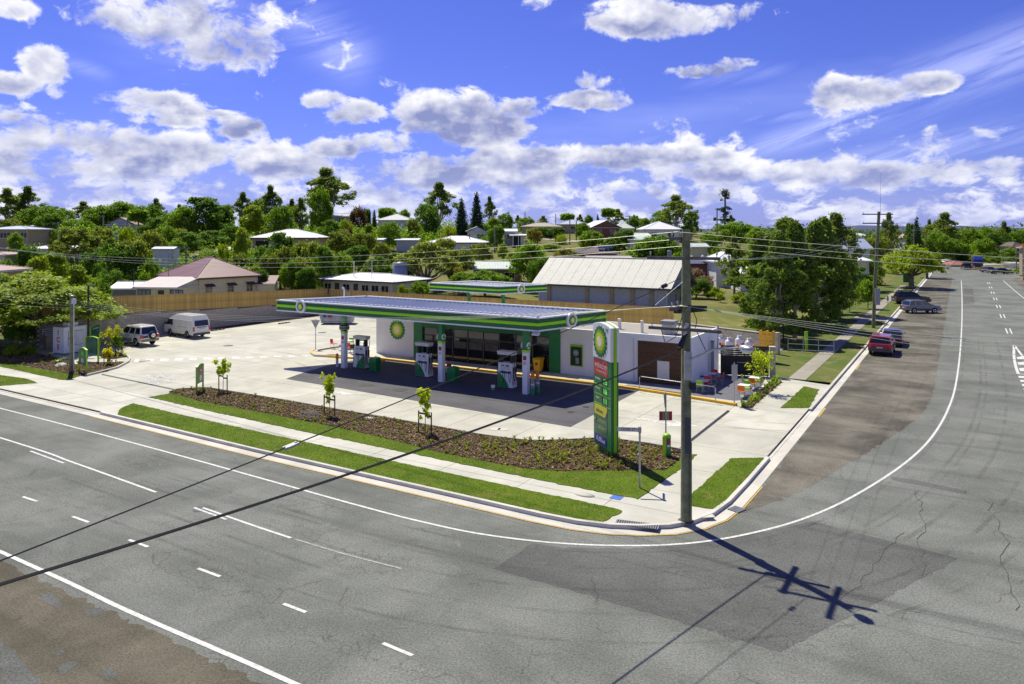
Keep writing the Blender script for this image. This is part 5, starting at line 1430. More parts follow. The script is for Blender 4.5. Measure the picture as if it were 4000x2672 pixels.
PP = power_pole('tall mossy timber power pole at the street corner carrying crossarms and a street lamp', (POLE.x, POLE.y, .1), 10.85, .205, .15)
MB().lathe([(.30, .02), (.30, .05), (.23, .06)], 14).build('collar', M['grey_dark'], PP)
arm(PP, 10.5, 2.2, rad(90) - GA, 0, .07, n=3, yo=.2)
arm(PP, 9.78, 2.7, GRID_RZ + .06, -.05, .06, n=2, yo=-.24)
arm(PP, 7.15, 2.7, GRID_RZ + .04, -.0, .06, n=2, yo=-.24)
arm(PP, 7.95, 2.1, rad(90) - GA, 0, .07, n=4, yo=.22)
MB().tube((-.16, -.16, 8.9), (-1.2, -.3, 8.05), .014).build('stay', M['galv'], PP)
LAMP = Vector((7.79, 25.1, 6.95))
lp = LAMP - Vector((POLE.x, POLE.y, .1))
MB().path([(0.02, -.15, 6.0), lp * .5 + Vector((0, 0, 3.2)), lp + Vector((-.15, .35, 0))], [.045, .04, .035], 8).build('lamp_arm', M['galv'], PP)
hd = MB().lathe([(.02, .14), (.17, .12), (.21, .05), (.21, 0)], 16).build('lamp_head', M['galv'], PP); hd.location = lp; hd.scale = (.9, 1.5, .9); hd.rotation_euler = (0, 0, .35)
ls = MB().lathe([(.20, 0), (.18, -.08), (.10, -.14), (.01, -.155)], 16).build('lamp_lens', M['lamp_lens'], PP); ls.location = lp; ls.scale = (.85, 1.4, .9); ls.rotation_euler = (0, 0, .35)
MB().box(-.12, .14, -.29, -.2, 5.3, 6.35).build('junction_box', M['galv'], PP)
MB().box(.1, .3, -.3, -.1, 4.95, 5.2).build('control_box', M['black'], PP)
MB().tube((-.30, -.28, 6.5), (-.05, -.2, 7.0), .12, .08, 10).build('cable_clamp', M['black'], PP)
MB().tube((-.12, -.22, 6.85), (.0, -.2, 7.4), .07, .07, 10).build('insulator_stack', M['porcelain'], PP)
for pts in ([(-.9, .25, 7.2), (-.75, .1, 6.6), (-.45, -.3, 6.9), (-.2, -.22, 7.6)], [(.3, -.42, 7.1), (.6, -.55, 6.4), (.95, -.78, 6.55), (.98, -.8, 7.1)], [(.15, .0, 8.1), (.35, -.2, 7.5), (.3, -.2, 7.2)], [(-.55, .15, 8.0), (-.3, -.15, 7.75), (.1, -.2, 8.05)]):
    MB().path(pts, .016, 5).build('jumper_cable', M['wire'], PP)
MB().tube((.14, -.20, .1), (.14, -.20, 3.0), .03, .03, 8).build('conduit', M['wood_pole'], PP)
MB().box(-.10, .12, -.235, -.2, 2.6, 3.9).build('name_strip', M['grey_dark'], PP)

LPOLE = G(281, 1450, .13)
LPp = power_pole('short timber service pole with a white box on top, in the left garden bed', (LPOLE.x, LPOLE.y, .1), 5.75, .17, .15)
MB().box(.10, .42, -.26, -.14, 5.2, 5.6).bevel('meter_box', M['off_white'], LPp, .01); MB().tube((.26, -.2, .1), (.26, -.2, 5.2), .035, .035, 8).build('conduit', M['off_white'], LPp)
MB().lathe([(.19, 0), (.17, .08), (.02, .10)], 12, (0, 0, 5.75)).build('pole_cap', M['galv'], LPp)
arm(LPp, 5.1, .5, GRID_RZ + 1.57, 0, .05, n=2, yo=0)

SP = G(3412, 1281, .1)
SPp = power_pole('tall timber power pole on the side street verge with a thin mast on top', (SP.x, SP.y, .08), 12.9, .2, .16, lean=(.62, 0))
o = arm(SPp, 12.6, 3.4, 0, .35, .07, n=3, yo=-.22); o = arm(SPp, 11.6, 3.2, 0, .3, .07, n=3, yo=-.22)
MB().tube((.72, -.1, 12.6), (.72, -.1, 17.2), .02, .006, 6).build('mast', M['grey'], SPp)
MB().box(.02, .55, -.42, -.2, 2.6, 4.4).bevel('switch_box', M['sign_back'], SPp, .02)


def bgpole(px, ptop, pbase, Y, label, armw=2.0, extra=None):
    top = ray(px, ptop, Y); z0 = ground_at(top); h = top.z - z0
    t = power_pole(label, (top.x, top.y, z0), h, .17, .13)
    if armw: arm(t, h - .35, armw, GRID_RZ, 0, .07, n=3, yo=-.2)
    if extra: MB().lathe([(.02, 0), (.38, .02), (.38, .85), (.02, .9)], 12, (-.62, -.2, h - 3.2)).build('transformer', M['grey_dark'], t); MB().box(-.62, 0, -.25, -.15, h - 2.8, h - 2.7).build('bracket', M['grey_dark'], t)
    return t


for q in ((404, 840, 945, 150, 'timber pole on the far left hillside below the pink roofed house', 1.6), (228, 867, 900, 145, 'pole top with wide crossarm above the olive tree at the left', 3.2), (726, 962, 1025, 118, 'timber pole with crossarm directly behind the red roofed house', 2.4),
          (2226, 855, 950, 192, 'tall timber pole beside the clipped round bush on the driveway', 0), (2251, 862, 930, 205, 'thin timber pole just right of the driveway pole', 0), (1933, 885, 965, 165, 'timber pole before the dark tree right of the long white roof', 0),
          (1988, 826, 850, 250, 'pole top on the skyline left of the beige roof', 0), (2051, 826, 850, 255, 'pole top on the skyline above the beige roof', 0), (2171, 836, 870, 255, 'pole top on the skyline right of the beige roof', 0),
          (2459, 842, 870, 270, 'far pole with a crossarm right of the skyline palm', 3.2), (3570, 890, 1000, 215, 'grey pole behind the street fig tree', 2.2), (3617, 905, 1000, 235, 'grey pole right of the street fig tree', 2.4),
          (3926, 975, 1060, 225, 'thin pole before the awnings at the far right', 1.2), (3970, 985, 1070, 190, 'thin pole at the right edge by the hedge', 1.0)):
    bgpole(*q[:5], q[5])
bgpole(2801, 812, 930, 185, 'timber pole with a drum transformer left of the skinny pine', .9, True)

# wires
def span(label, A_, B_, sag, r=.012, m='wire_al', n=24, grp='overhead wires'):
    A_, B_ = Vector(A_), Vector(B_)
    pts = [A_.lerp(B_, k / n) - Vector((0, 0, 4 * sag * (k / n) * (1 - k / n))) for k in range(n + 1)]
    o = MB().path(pts, r, 4).build('overhead_wire', M[m]); tag(o, label, 'wire', grp); return o


ptop = Vector((POLE.x, POLE.y, 0))
# high voltage wires along the front street
for k, (o_, s_) in enumerate(((-.75, 'top'), (0.0, 'middle'), (.75, 'lowest'))):
    e = Vector((o_ * .6, o_ * .75, 0))
    far = AB(76, 27.8 + o_ * 1.3, 11.0)
    span('%s of three high wires sagging over the canopy from the main pole to the left' % s_, ptop + e + Vector((0, 0, 10.85 - .25 * k)), far, 1.65 + .10 * k, .0065)
    span('%s of three high wires running right from the main pole across the side street' % s_, ptop + e + Vector((0, 0, 10.85 - .25 * k)), AB(-40, 27.0 + o_, 10.7 - .2 * k), 1.1, .0075)
# service wires: main pole to the short pole, then on to the left
for k in range(4):
    z1 = 8.12 - .0 * k; e = ux * (-.10) + uy * (-.35 + .09 * k)
    w4 = ('uppermost', 'second', 'third', 'lowest')[k]
    span('%s low wire of four from the main pole to the short left pole' % w4, ptop + e * .8 + Vector((0, 0, z1)), LPOLE + Vector((.1 - .05 * k, 0, 5.45 - .13 * k)), .85 + .03 * k, .006)
    span('%s of four low wires leaving the short left pole towards the left edge' % w4, LPOLE + Vector((-.1, 0, 5.35 - .17 * k)), ray(-420, 985 + 42 * k, 52 - 1.0 * k), .35, .007)
    span('%s of four low wires running right from the main pole over the parked red car' % w4, ptop + e * .8 + Vector((0, 0, z1)), AB(-38, 27 + .4 * k, 8.3 - .5 * k), .95 + .10 * k, .006)
# wires down the side street
for k in range(3):
    span('%s of three thin wires from the main pole to the side street pole' % ('left', 'middle', 'right')[k], ptop + Vector((-.6 + .6 * k, .2, 9.85)), Vector((SP.x - .9 + 1.2 * k, SP.y, 11.7)), 1.2, .006, 'wire_al')
    span('%s of three thin wires beyond the side street pole' % ('left', 'middle', 'right')[k], Vector((SP.x - .9 + 1.2 * k, SP.y, 12.7)), AB(9, 205, 11.5) + Vector((k - 1, 0, 0)), 1.2, .006, 'wire_al')
# cables crossing the foreground
A_, B_ = ptop + Vector((-.25, -.25, 9.15)), ray(-420, 2354, 10.2)
o = span('thin cable with a splice crossing the front lawn towards the lower left', A_, B_, .18, .014, 'wire', 30)
cl = thing('cable_splice', 'silver splice clamp on the thin cable over the front lawn', 'clamp', (0, 0, 0))
P0 = None
for k in range(400):
    s_ = k / 400; q = A_.lerp(B_, s_) - Vector((0, 0, 4 * .18 * s_ * (1 - s_))); px = 2000 + FOC * q.x / q.y
    if px < 1142: P0 = q; break
dv = (B_ - A_).normalized(); cl.location = P0; cl.rotation_euler = dv.to_track_quat('X', 'Z').to_euler()
for y in (-.045, .045): MB().tube((-.17, y, 0), (.15, y, 0), .028, .028, 10).build('sleeve', M['sign_back'], cl)
MB().box(-.1, .1, -.07, .07, -.02, .02).build('bridge', M['galv'], cl)
P0 = None
for k in range(400):
    s_ = k / 400; q = A_.lerp(B_, s_) - Vector((0, 0, 4 * .18 * s_ * (1 - s_))); px = 2000 + FOC * q.x / q.y
    if px < 2596: P0 = q; break
ins = thing('strain_insulator', 'black strain insulator on the cable in front of the church roof', 'insulator', P0); ins.rotation_euler = dv.to_track_quat('X', 'Z').to_euler()
for x in (-.08, .08): o = MB().lathe([(.02, -.06), (.07, -.05), (.08, 0), (.07, .05), (.02, .06)], 12).build('disc', M['black'], ins); o.location = (x, 0, 0); o.rotation_euler = (0, rad(90), 0)
A_, B_ = ptop + Vector((-.25, -.28, 6.55)), ray(-520, 2440, 10.5)
span('thick black cable crossing the road in the foreground to the lower left', A_, B_, .30, .030, 'wire', 30)
span('service drop from the main pole to the right canopy corner', ptop + Vector((-.2, -.1, 8.0)), Vector((cn[1].x + 1.0, cn[1].y + 2.0, 4.9)), .3, .009, 'wire_al') if False else None

# ------------------------------------------------------------------ vehicles
def vehicle(label, cat, loc, rz, L, W, H, wb, wr, belt, paint, rb, rt, ft, fb, hood, lower=None, roof_m=None, group=None, panes=((0, 1),), sill=.32, name='parked_car', tumble=.80, extras=()):
    """x forward; rb/rt/ft/fb: x of greenhouse at rear belt, rear roof, front roof, front belt"""
    t = thing(name, label, cat, loc, rz, group); hw = W / 2; m = M[paint]; lm = M[lower] if lower else m
    ax = (-wb / 2, wb / 2); ra = wr + .06
    def arch(x): return [(x + ra * math.cos(a), max(sill, wr + ra * math.sin(a))) for a in [math.pi - math.pi * k / 10 for k in range(11)]]
    P = [(-L / 2 + .04, sill + .06)] + arch(ax[0]) + arch(ax[1]) + [(L / 2 - .06, sill + .04), (L / 2, sill + .28), (L / 2 - .03, hood - .16), (L / 2 - .22, hood), (fb, belt), (rb, belt), (-L / 2 + .03, belt - .04), (-L / 2, belt - .22)]
    mb = MB(); mb.side(P, -hw, hw); body = mb.bevel('body', m, t, .05, 2, 40)
    if lower:
        for sy in (-1, 1):
            MB().box(ax[0] + ra + .05, ax[1] - ra - .05, sy * (hw + .005) - .012, sy * (hw + .005) + .012, sill, sill + .30).build('lower_trim', lm, t)
    MB().box(-L / 2 - .02, -L / 2 + .16, -hw + .06, hw - .06, sill + .02, sill + .26).bevel('rear_bumper', lm if lower else M['grey_dark'], t, .03)
    MB().box(L / 2 - .16, L / 2 + .03, -hw + .06, hw - .06, sill + .02, sill + .24).bevel('front_bumper', lm if lower else M['grey_dark'], t, .03)
    tw = hw * tumble; zt = H - .06; b0 = belt - .02; gw = hw * .97
    lo = [(rb, -gw, b0), (fb, -gw, b0), (fb, gw, b0), (rb, gw, b0)]; hi = [(rt, -tw, zt), (ft, -tw, zt), (ft, tw, zt), (rt, tw, zt)]
    MB().hexa(lo, hi).bevel('cabin', m, t, .05, 2, 30)
    MB().hexa([(rt - .02, -tw * .97, zt), (ft + .02, -tw * .97, zt), (ft + .02, tw * .97, zt), (rt - .02, tw * .97, zt)], [(rt + .12, -tw * .85, H), (ft - .15, -tw * .85, H), (ft - .15, tw * .85, H), (rt + .12, tw * .85, H)]).bevel('roof', M[roof_m] if roof_m else m, t, .03)
    def q(f, u, v, off):
        """point on a cabin side: f=+-1 side, u along 0..1 rear-front, v 0..1 up"""
        x0, x1 = rb + (fb - rb) * u, rt + (ft - rt) * u
        y = f * (gw + (tw - gw) * v + off); return (x0 + (x1 - x0) * v, y, b0 + (zt - b0) * v)
    for f in (-1, 1):
        for u0, u1 in panes: MB().face([q(f, u0 + .03, .12, .008), q(f, u1 - .03, .12, .008), q(f, u1 - .03, .88, .008), q(f, u0 + .03, .88, .008)]).build('side_window', M['glass'], t)
    def e(front, v, w_, off):
        xb, xt = (fb, ft) if front else (rb, rt); s = 1 if front else -1
        return (xb + (xt - xb) * v + s * off, w_ * (gw + (tw - gw) * v), b0 + (zt - b0) * v)
    for fr, nm in ((True, 'windscreen'), (False, 'rear_window')):
        MB().face([e(fr, .10, -.88, .012), e(fr, .10, .88, .012), e(fr, .90, .86, .012), e(fr, .90, -.86, .012)]).build(nm, M['glass'], t)
    for x in ax:
        for f in (-1, 1):
            w_ = MB().lathe([(wr * .6, -.11), (wr * .95, -.11), (wr, -.07), (wr, .07), (wr * .95, .11), (wr * .6, .11)], 20).build('wheel', M['rubber'], t)
            w_.location = (x, f * (hw - .12), wr); w_.rotation_euler = (rad(90), 0, 0)
            MB().lathe([(wr * .64, -.02), (wr * .64, .085), (wr * .5, .09), (wr * .2, .06), (.02, .07)], 16).build('rim', M['alu'], w_).__setattr__('location', (0, 0, .035)) if f < 0 else MB().lathe([(wr * .64, .02), (wr * .64, -.085), (wr * .5, -.09), (wr * .2, -.06), (.02, -.07)], 16).build('rim', M['alu'], w_).__setattr__('location', (0, 0, -.035))
    for f in (-1, 1):
        MB().box(-L / 2 - .012, -L / 2 + .10, f * (hw - .22) - .10, f * (hw - .22) + .19 * 1.0 * (1 if f > 0 else 0) + (.10 if f < 0 else 0), belt - .36, belt - .08).build('tail_lamp', M['lamp_red'], t) if False else MB().box(-L / 2 - .012, -L / 2 + .12, min(f * (hw - .26), f * (hw + .005)), max(f * (hw - .26), f * (hw + .005)), belt - .34, belt - .06).build('tail_lamp', M['lamp_red'], t)
        MB().box(L / 2 - .22, L / 2 - .005, min(f * (hw - .38), f * (hw + .004)), max(f * (hw - .38), f * (hw + .004)), hood - .26, hood - .10).build('headlight', M['lamp_clear'], t)
        MB().box(fb - .25, fb - .05, min(f * (hw + .02), f * (hw + .20)), max(f * (hw + .02), f * (hw + .20)), belt + .02, belt + .16).bevel('mirror', m, t, .02)
        for u in [p[1] for p in panes[:-1]] or [.5]:
            x = rb + (fb - rb) * u; MB().box(x - .008, x + .008, f * hw - .003 * 1, f * hw + .004, sill + .3, belt - .03).build('door_gap', M['black'], t)
            MB().box(x - .28, x - .12, min(f * hw, f * (hw + .03)), max(f * hw, f * (hw + .03)), belt - .14, belt - .11).build('door_handle', M['grey_dark'], t)
    MB().box(-L / 2 - .03, -L / 2 - .012, -.24, .24, belt - .38, belt - .27).build('number_plate', M['sign_white'], t)
    MB().box(L / 2 - .02, L / 2 + .012, -hw * .55, hw * .55, hood - .27, hood - .12).build('grille', M['black'], t)
    for k in extras: k(t, hw, tw)
    return t


def rails(t, hw, tw, H=1.7, x0=-1.5, x1=.6):
    for f in (-1, 1): MB().tube((x0, f * tw * .9, H + .04), (x1, f * tw * .9, H + .04), .02).build('roof_rail', M['alu'], t)


HG = GRID_RZ
def heading(a, b): return math.atan2(GS * a + GC * b, -GC * a + GS * b)


def ex_4wd(t, hw, tw):
    sp = MB().lathe([(.20, -.1), (.36, -.1), (.38, 0), (.36, .1), (.20, .1)], 20).build('spare_wheel', M['rubber'], t); sp.location = (-2.42, -.18, 1.02); sp.rotation_euler = (0, rad(90), 0)
    MB().lathe([(.23, 0), (.23, -.10), (.16, -.12), (.05, -.10), (.01, -.1)], 16).build('spare_rim', M['alu'], sp)
    MB().tube((1.55, hw + .02, .9), (1.62, hw + .02, 2.1), .02).build('snorkel', M['black'], t)
    MB().box(-2.35, -2.30, .25, .70, .82, 1.0).build('plate_recess', M['black'], t)
    for x in (-1.34, 1.34):
        for f in (-1, 1): MB().lathe([(.40, 0), (.47, .0), (.47, .05), (.40, .05)], 20).build('wheel_flare', M['clad_tan'], t) if False else None
c = AB(67.4, 42.9, .125)
vehicle('white four wheel drive with a spare wheel on its tail parked at the block wall', 'car', c, heading(1, .02), 4.65, 1.84, 1.87, 2.68, .40, 1.12, 'paint_white', -2.18, -1.95, .35, 1.02, 1.10, 'clad_tan', panes=((0, .30), (.30, .62), (.62, 1)), sill=.42, extras=(ex_4wd, lambda t, h, w: rails(t, h, w, 1.87, -1.7, .2)))


def van(label, loc, rz):
    L, W, H = 5.3, 1.86, 2.28; hw = W / 2; t = thing('parked_van', label, 'van', loc, rz); wr = .35; sill = .30
    ax = (-1.45, 1.62); ra = wr + .06
    def arch(x): return [(x + ra * math.cos(a), max(sill, wr + ra * math.sin(a))) for a in [math.pi - math.pi * k / 10 for k in range(11)]]
    P = [(-L / 2 + .02, sill)] + arch(ax[0]) + arch(ax[1]) + [(L / 2 - .05, sill), (L / 2, .55), (L / 2 - .03, .98), (L / 2 - .16, 1.12), (1.72, 1.80), (-L / 2 + .12, 1.80), (-L / 2, 1.0)]
    MB().side(P, -hw, hw).bevel('body', M['paint_white'], t, .07, 3, 35)
    lo = [(-L / 2 + .12, -hw + .02, 1.76), (1.74, -hw + .02, 1.76), (1.74, hw - .02, 1.76), (-L / 2 + .12, hw - .02, 1.76)]; hi = [(-L / 2 + .24, -hw + .24, H), (.75, -hw + .24, H), (.75, hw - .24, H), (-L / 2 + .24, hw - .24, H)]
    MB().hexa(lo, hi).bevel('high_roof', M['paint_white'], t, .10, 3, 25)
    for f in (-1, 1):
        y = f * (hw + .004); MB().face([(1.02, y, 1.15), (2.30, y, 1.15), (1.78, y, 1.72), (1.02, y, 1.72)]).build('side_window', M['glass'], t)
        for x in (.92, -.35, -1.35): MB().box(x - .007, x + .007, y - .004, y + .004, .5, 1.74).build('door_gap', M['grey'], t)
        MB().box(-1.5, .2, y - .006, y + .006, 1.04, 1.08).build('slide_rail', M['grey'], t)
        MB().box(1.05, 1.25, min(y, y + f * .03), max(y, y + f * .03), 1.02, 1.06).build('door_handle', M['grey_dark'], t)
        MB().box(1.95, 2.15, min(y + f * .05, y + f * .25), max(y + f * .05, y + f * .25), 1.15, 1.42).bevel('mirror', M['grey_dark'], t, .02)
        MB().box(-L / 2 - .012, -L / 2 + .05, min(f * (hw - .16), f * (hw + .002)), max(f * (hw - .16), f * (hw + .002)), .72, 1.16).build('tail_lamp', M['lamp_red'], t)
        MB().box(L / 2 - .1, L / 2 + .005, min(f * (hw - .4), f * (hw - .02)), max(f * (hw - .4), f * (hw - .02)), .68, .92).build('headlight', M['lamp_clear'], t)
        for x in ax:
            w_ = MB().lathe([(wr * .6, -.11), (wr * .95, -.11), (wr, -.07), (wr, .07), (wr * .95, .11), (wr * .6, .11)], 20).build('wheel', M['rubber'], t); w_.location = (x, f * (hw - .13), wr); w_.rotation_euler = (rad(90), 0, 0)
            s = -f; MB().lathe([(wr * .62, 0), (wr * .62, s * .085), (wr * .2, s * .06), (.02, s * .07)], 16).build('rim', M['alu'], w_).location = (0, 0, s * .035)
    MB().face([(-L / 2 + .015, -.76, 1.22), (-L / 2 + .015, .76, 1.22), (-L / 2 + .105, .72, 1.76), (-L / 2 + .105, -.72, 1.76)]).build('rear_window', M['glass'], t).location.x = -.022
    MB().box(-L / 2 - .03, -L / 2 - .0, -.5, .5, 1.06, 1.12).build('handle_strip', M['grey_dark'], t)
    MB().box(-L / 2 - .035, -L / 2 - .0, -.26, .26, .88, 1.0).build('number_plate', M['sign_white'], t)
    MB().box(-L / 2 - .06, -L / 2 + .16, -hw + .02, hw - .02, .32, .54).bevel('rear_bumper', M['grey_dark'], t, .03); MB().box(L / 2 - .16, L / 2 + .04, -hw + .02, hw - .02, .32, .56).bevel('front_bumper', M['grey_dark'], t, .03)
    MB().face([(2.47, -.76, 1.16), (2.47, .76, 1.16), (1.86, .72, 1.74), (1.86, -.72, 1.74)]).build('windscreen', M['glass'], t).location.x = .03
    return t


van('white high roof panel van parked nose to the block wall', AB(68.3, 49.0, .125), heading(1, .08))
vehicle('red compact four wheel drive parked at the kerb, tail towards us', 'car', AB(6.45, 74.6, .004), heading(.0, 1), 4.5, 1.86, 1.69, 2.62, .36, 1.08, 'paint_red', -2.08, -1.72, .35, 1.12, 1.06, 'grey_dark', panes=((0, .28), (.28, .62), (.62, 1)), sill=.36, extras=(lambda t, h, w: rails(t, h, w, 1.69, -1.5, .2),))
vehicle('dark sedan parked at the kerb just ahead of the red car', 'car', AB(6.1, 80.9, .004), heading(.03, 1), 4.65, 1.82, 1.47, 2.7, .33, .95, 'paint_black', -1.75, -1.05, .35, 1.15, .92, panes=((0, .5), (.5, 1)), sill=.28)
q = G(3606, 1224); vehicle('silver blue four wheel drive parked across the gravel, side towards us', 'car', (q.x, q.y + .6, .004), rad(2), 4.6, 1.85, 1.68, 2.7, .36, 1.05, 'paint_silver', -2.05, -1.72, .35, 1.2, 1.02, 'grey_dark', panes=((0, .28), (.28, .62), (.62, 1)), sill=.36, extras=(lambda t, h, w: rails(t, h, w, 1.68, -1.5, .2),))
def rack(t, hw, tw):
    MB().box(-1.9, .5, -.72, .72, 1.98, 2.03).build('roof_rack', M['black'], t)
    for k in range(7): MB().box(-1.9 + k * .38, -1.84 + k * .38, -.74, .74, 2.03, 2.07).build('rack_bar', M['black'], t)
    for x in (-1.6, .2):
        for f in (-.6, .6): MB().box(x, x + .05, f - .03, f + .03, 1.85, 1.98).build('rack_foot', M['black'], t)
q = G(3566, 1190); vehicle('black four wheel drive with a roof rack parked behind the silver one', 'car', (q.x, q.y + .5, .004), rad(-8), 4.9, 1.92, 1.88, 2.85, .40, 1.15, 'paint_black', -2.2, -1.9, .4, 1.2, 1.14, panes=((0, .28), (.28, .62), (.62, 1)), sill=.42, extras=(rack,))
q = G(3676, 1051); vehicle('white sedan parked at the far end of the side street', 'car', (q.x, q.y, .004), rad(4), 4.8, 1.82, 1.46, 2.75, .33, .95, 'paint_white', -1.75, -1.05, .35, 1.15, .92, panes=((0, .5), (.5, 1)), sill=.28)
q = G(3773, 1052); vehicle('dark four wheel drive driving away at the far end of the street', 'car', (q.x, q.y, .004), heading(.25, 1), 4.6, 1.85, 1.75, 2.7, .37, 1.05, 'paint_black', -2.05, -1.75, .35, 1.2, 1.02, panes=((0, .5), (.5, 1)), sill=.36)
q = G(3865, 1064); vehicle('dark blue sedan parked before the pale awning at far right', 'car', (q.x, q.y, .004), rad(18), 4.7, 1.82, 1.46, 2.75, .33, .95, 'paint_navy', -1.75, -1.05, .35, 1.15, .92, panes=((0, .5), (.5, 1)), sill=.28)
q = G(3905, 1070); vehicle('black sedan parked nearest the hedge at far right', 'car', (q.x, q.y, .004), rad(172), 4.8, 1.84, 1.50, 2.75, .33, .96, 'paint_black', -1.8, -1.05, .35, 1.15, .94, panes=((0, .5), (.5, 1)), sill=.28)


def truck(label, loc, rz):
    t = thing('truck', label, 'truck', loc, rz)
    MB().box(-5.0, 1.2, -1.2, 1.2, .95, 1.2).build('chassis', M['grey_dark'], t)
    MB().side([(1.1, .55), (2.9, .55), (2.9, 1.5), (2.75, 2.9), (1.1, 2.9)], -1.2, 1.2).bevel('cab', M['paint_blue'], t, .08)
    MB().side([(1.0, 2.85), (2.6, 2.85), (1.3, 3.7), (1.0, 3.7)], -1.1, 1.1).bevel('roof_fairing', M['paint_blue'], t, .06)
    MB().box(-5.0, .9, -1.22, 1.22, 1.2, 3.6).bevel('load', M['grey_dark'], t, .05)
    MB().face([(2.875, -1.02, 1.75), (2.875, 1.02, 1.75), (2.80, .98, 2.6), (2.80, -.98, 2.6)]).build('windscreen', M['glass'], t).location.x = .03
    MB().box(2.88, 3.02, -1.22, 1.22, .35, .85).bevel('bumper', M['amber'], t, .04); MB().box(2.89, 2.95, -.75, .75, .95, 1.5).build('grille', M['black'], t)
    for f in (-1, 1):
        MB().box(2.9, 2.98, f * .95 - .16, f * .95 + .16, .9, 1.15).build('headlight', M['lamp_clear'], t)
        MB().box(2.6, 2.8, min(f * 1.22, f * 1.5), max(f * 1.22, f * 1.5), 1.8, 2.4).build('mirror', M['grey_dark'], t)
        for x in (2.1, -2.6, -3.9):
            w_ = MB().lathe([(.3, -.15), (.5, -.14), (.5, .14), (.3, .15)], 18).build('wheel', M['rubber'], t); w_.location = (x, f * 1.02, .5); w_.rotation_euler = (rad(90), 0, 0)
            MB().lathe([(.3, -f * .02), (.28, -f * .1), (.03, -f * .08)], 14).build('rim', M['alu'], w_).location = (0, 0, -f * .07)


q = G(3818, 1053); truck('dark blue truck with a yellow bumper coming up the far street', (q.x, q.y, .004), math.atan2(-q.y, -q.x) + .05)

t = thing('wheelie_bin', 'yellow lidded wheelie bin on the verge behind the black four wheel drive', 'bin', AB(9.2, 133, .1), .3)
MB().hexa([(-.24, -.26, .06), (.24, -.26, .06), (.24, .26, .06), (-.24, .26, .06)], [(-.32, -.38, 1.0), (.32, -.38, 1.0), (.32, .38, 1.0), (-.32, .38, 1.0)]).build('body', M['green_deep'], t)
MB().hexa([(-.36, -.42, 1.0), (.36, -.42, 1.0), (.36, .42, 1.0), (-.36, .42, 1.0)], [(-.3, -.34, 1.1), (.3, -.34, 1.1), (.3, .38, 1.1), (-.3, .38, 1.1)]).build('lid', M['yellow'], t)
t = thing('bus_shelter_bin', 'dark green cabinet beside the trunk of the street fig tree', 'cabinet', AB(10.6, 178, .1), GRID_RZ); t.name = 'street_cabinet'
MB().box(-.8, .8, -.5, .5, 0, 1.5).bevel('cabinet', M['green_deep'], t, .05); MB().box(-.85, .85, -.55, .55, 1.5, 1.58).build('lid', M['grey_dark'], t)

# ------------------------------------------------------------------ houses
def rf(nm, rgb, per=.25, ax=0, stain=None): M[nm] = rib_mat(nm, rgb, per, ax, .5, .06, 0, .35, stain); return nm
rf('r_red', (.135, .040, .048)); rf('r_white', (.68, .68, .70)); rf('r_blue', (.33, .38, .50)); rf('r_grey', (.30, .32, .36)); rf('r_cream', (.44, .39, .36), .25, 0, (.34, .31, .25)); rf('r_green', (.45, .52, .45)); rf('r_pink', (.36, .22, .18))
rf('r_beige', (.34, .29, .20)); rf('r_navy', (.055, .06, .085)); rf('r_tile', (.085, .06, .055), .3); rf('r_terr', (.33, .12, .09), .3); rf('r_asb', (.34, .345, .315), .18, 0, (.25, .245, .21))
M['cooler'] = mat('cooler', (.13, .16, .25), .5, var=.1); M['w_cream'] = mat('w_cream', (.84, .76, .46), .7, var=.06); M['w_brick'] = mat('w_brick', (.24, .17, .12), .9, var=.2, scale=6); M['w_red'] = mat('w_red', (.22, .09, .06), .9, var=.2, scale=6); M['w_white'] = mat('w_white', (.68, .68, .67), .7, var=.05)
M['w_grey'] = mat('w_grey', (.42, .45, .50), .75, var=.08); M['w_olive'] = mat('w_olive', (.22, .23, .20), .7, var=.06); M['w_tan'] = mat('w_tan', (.38, .31, .20), .8, var=.12); M['w_pale'] = mat('w_pale', (.66, .62, .44), .7, var=.06)
M['fascia_dark'] = mat('fascia_dark', (.045, .04, .07), .5); M['solar'] = mat('solar', (.012, .018, .05), .12, var=.1, spec=.8)


def window(par, x, y0, z, w, h, face=-1, frame='off_white', glass='glass', sill=True, bars=1, ax='y'):
    """window on a wall plane; face -1 looks to -y (or -x when ax is 'x')"""
    def bx(mb, u0, u1, d0, d1, z0, z1):
        d0, d1 = face * d0, face * d1; a, b = min(d0, d1) + y0, max(d0, d1) + y0
        return mb.box(u0, u1, a, b, z0, z1) if ax == 'y' else mb.box(a, b, u0, u1, z0, z1)
    fr = MB()
    for u0, u1, z0, z1 in ((x - w / 2 - .07, x - w / 2, z - h / 2 - .07, z + h / 2 + .07), (x + w / 2, x + w / 2 + .07, z - h / 2 - .07, z + h / 2 + .07), (x - w / 2, x + w / 2, z + h / 2, z + h / 2 + .07), (x - w / 2, x + w / 2, z - h / 2 - .07, z - h / 2)): bx(fr, u0, u1, .0, .07, z0, z1)
    for k in range(bars): u = x - w / 2 + w * (k + 1) / (bars + 1); bx(fr, u - .03, u + .03, .015, .06, z - h / 2, z + h / 2)
    f = fr.build('window', M[frame], par)
    bx(MB(), x - w / 2, x + w / 2, .004, .022, z - h / 2, z + h / 2).build('pane', M[glass], f)
    if sill: bx(MB(), x - w / 2 - .1, x + w / 2 + .1, .0, .12, z - h / 2 - .12, z - h / 2 - .07).build('sill', M[frame], f)
    return f


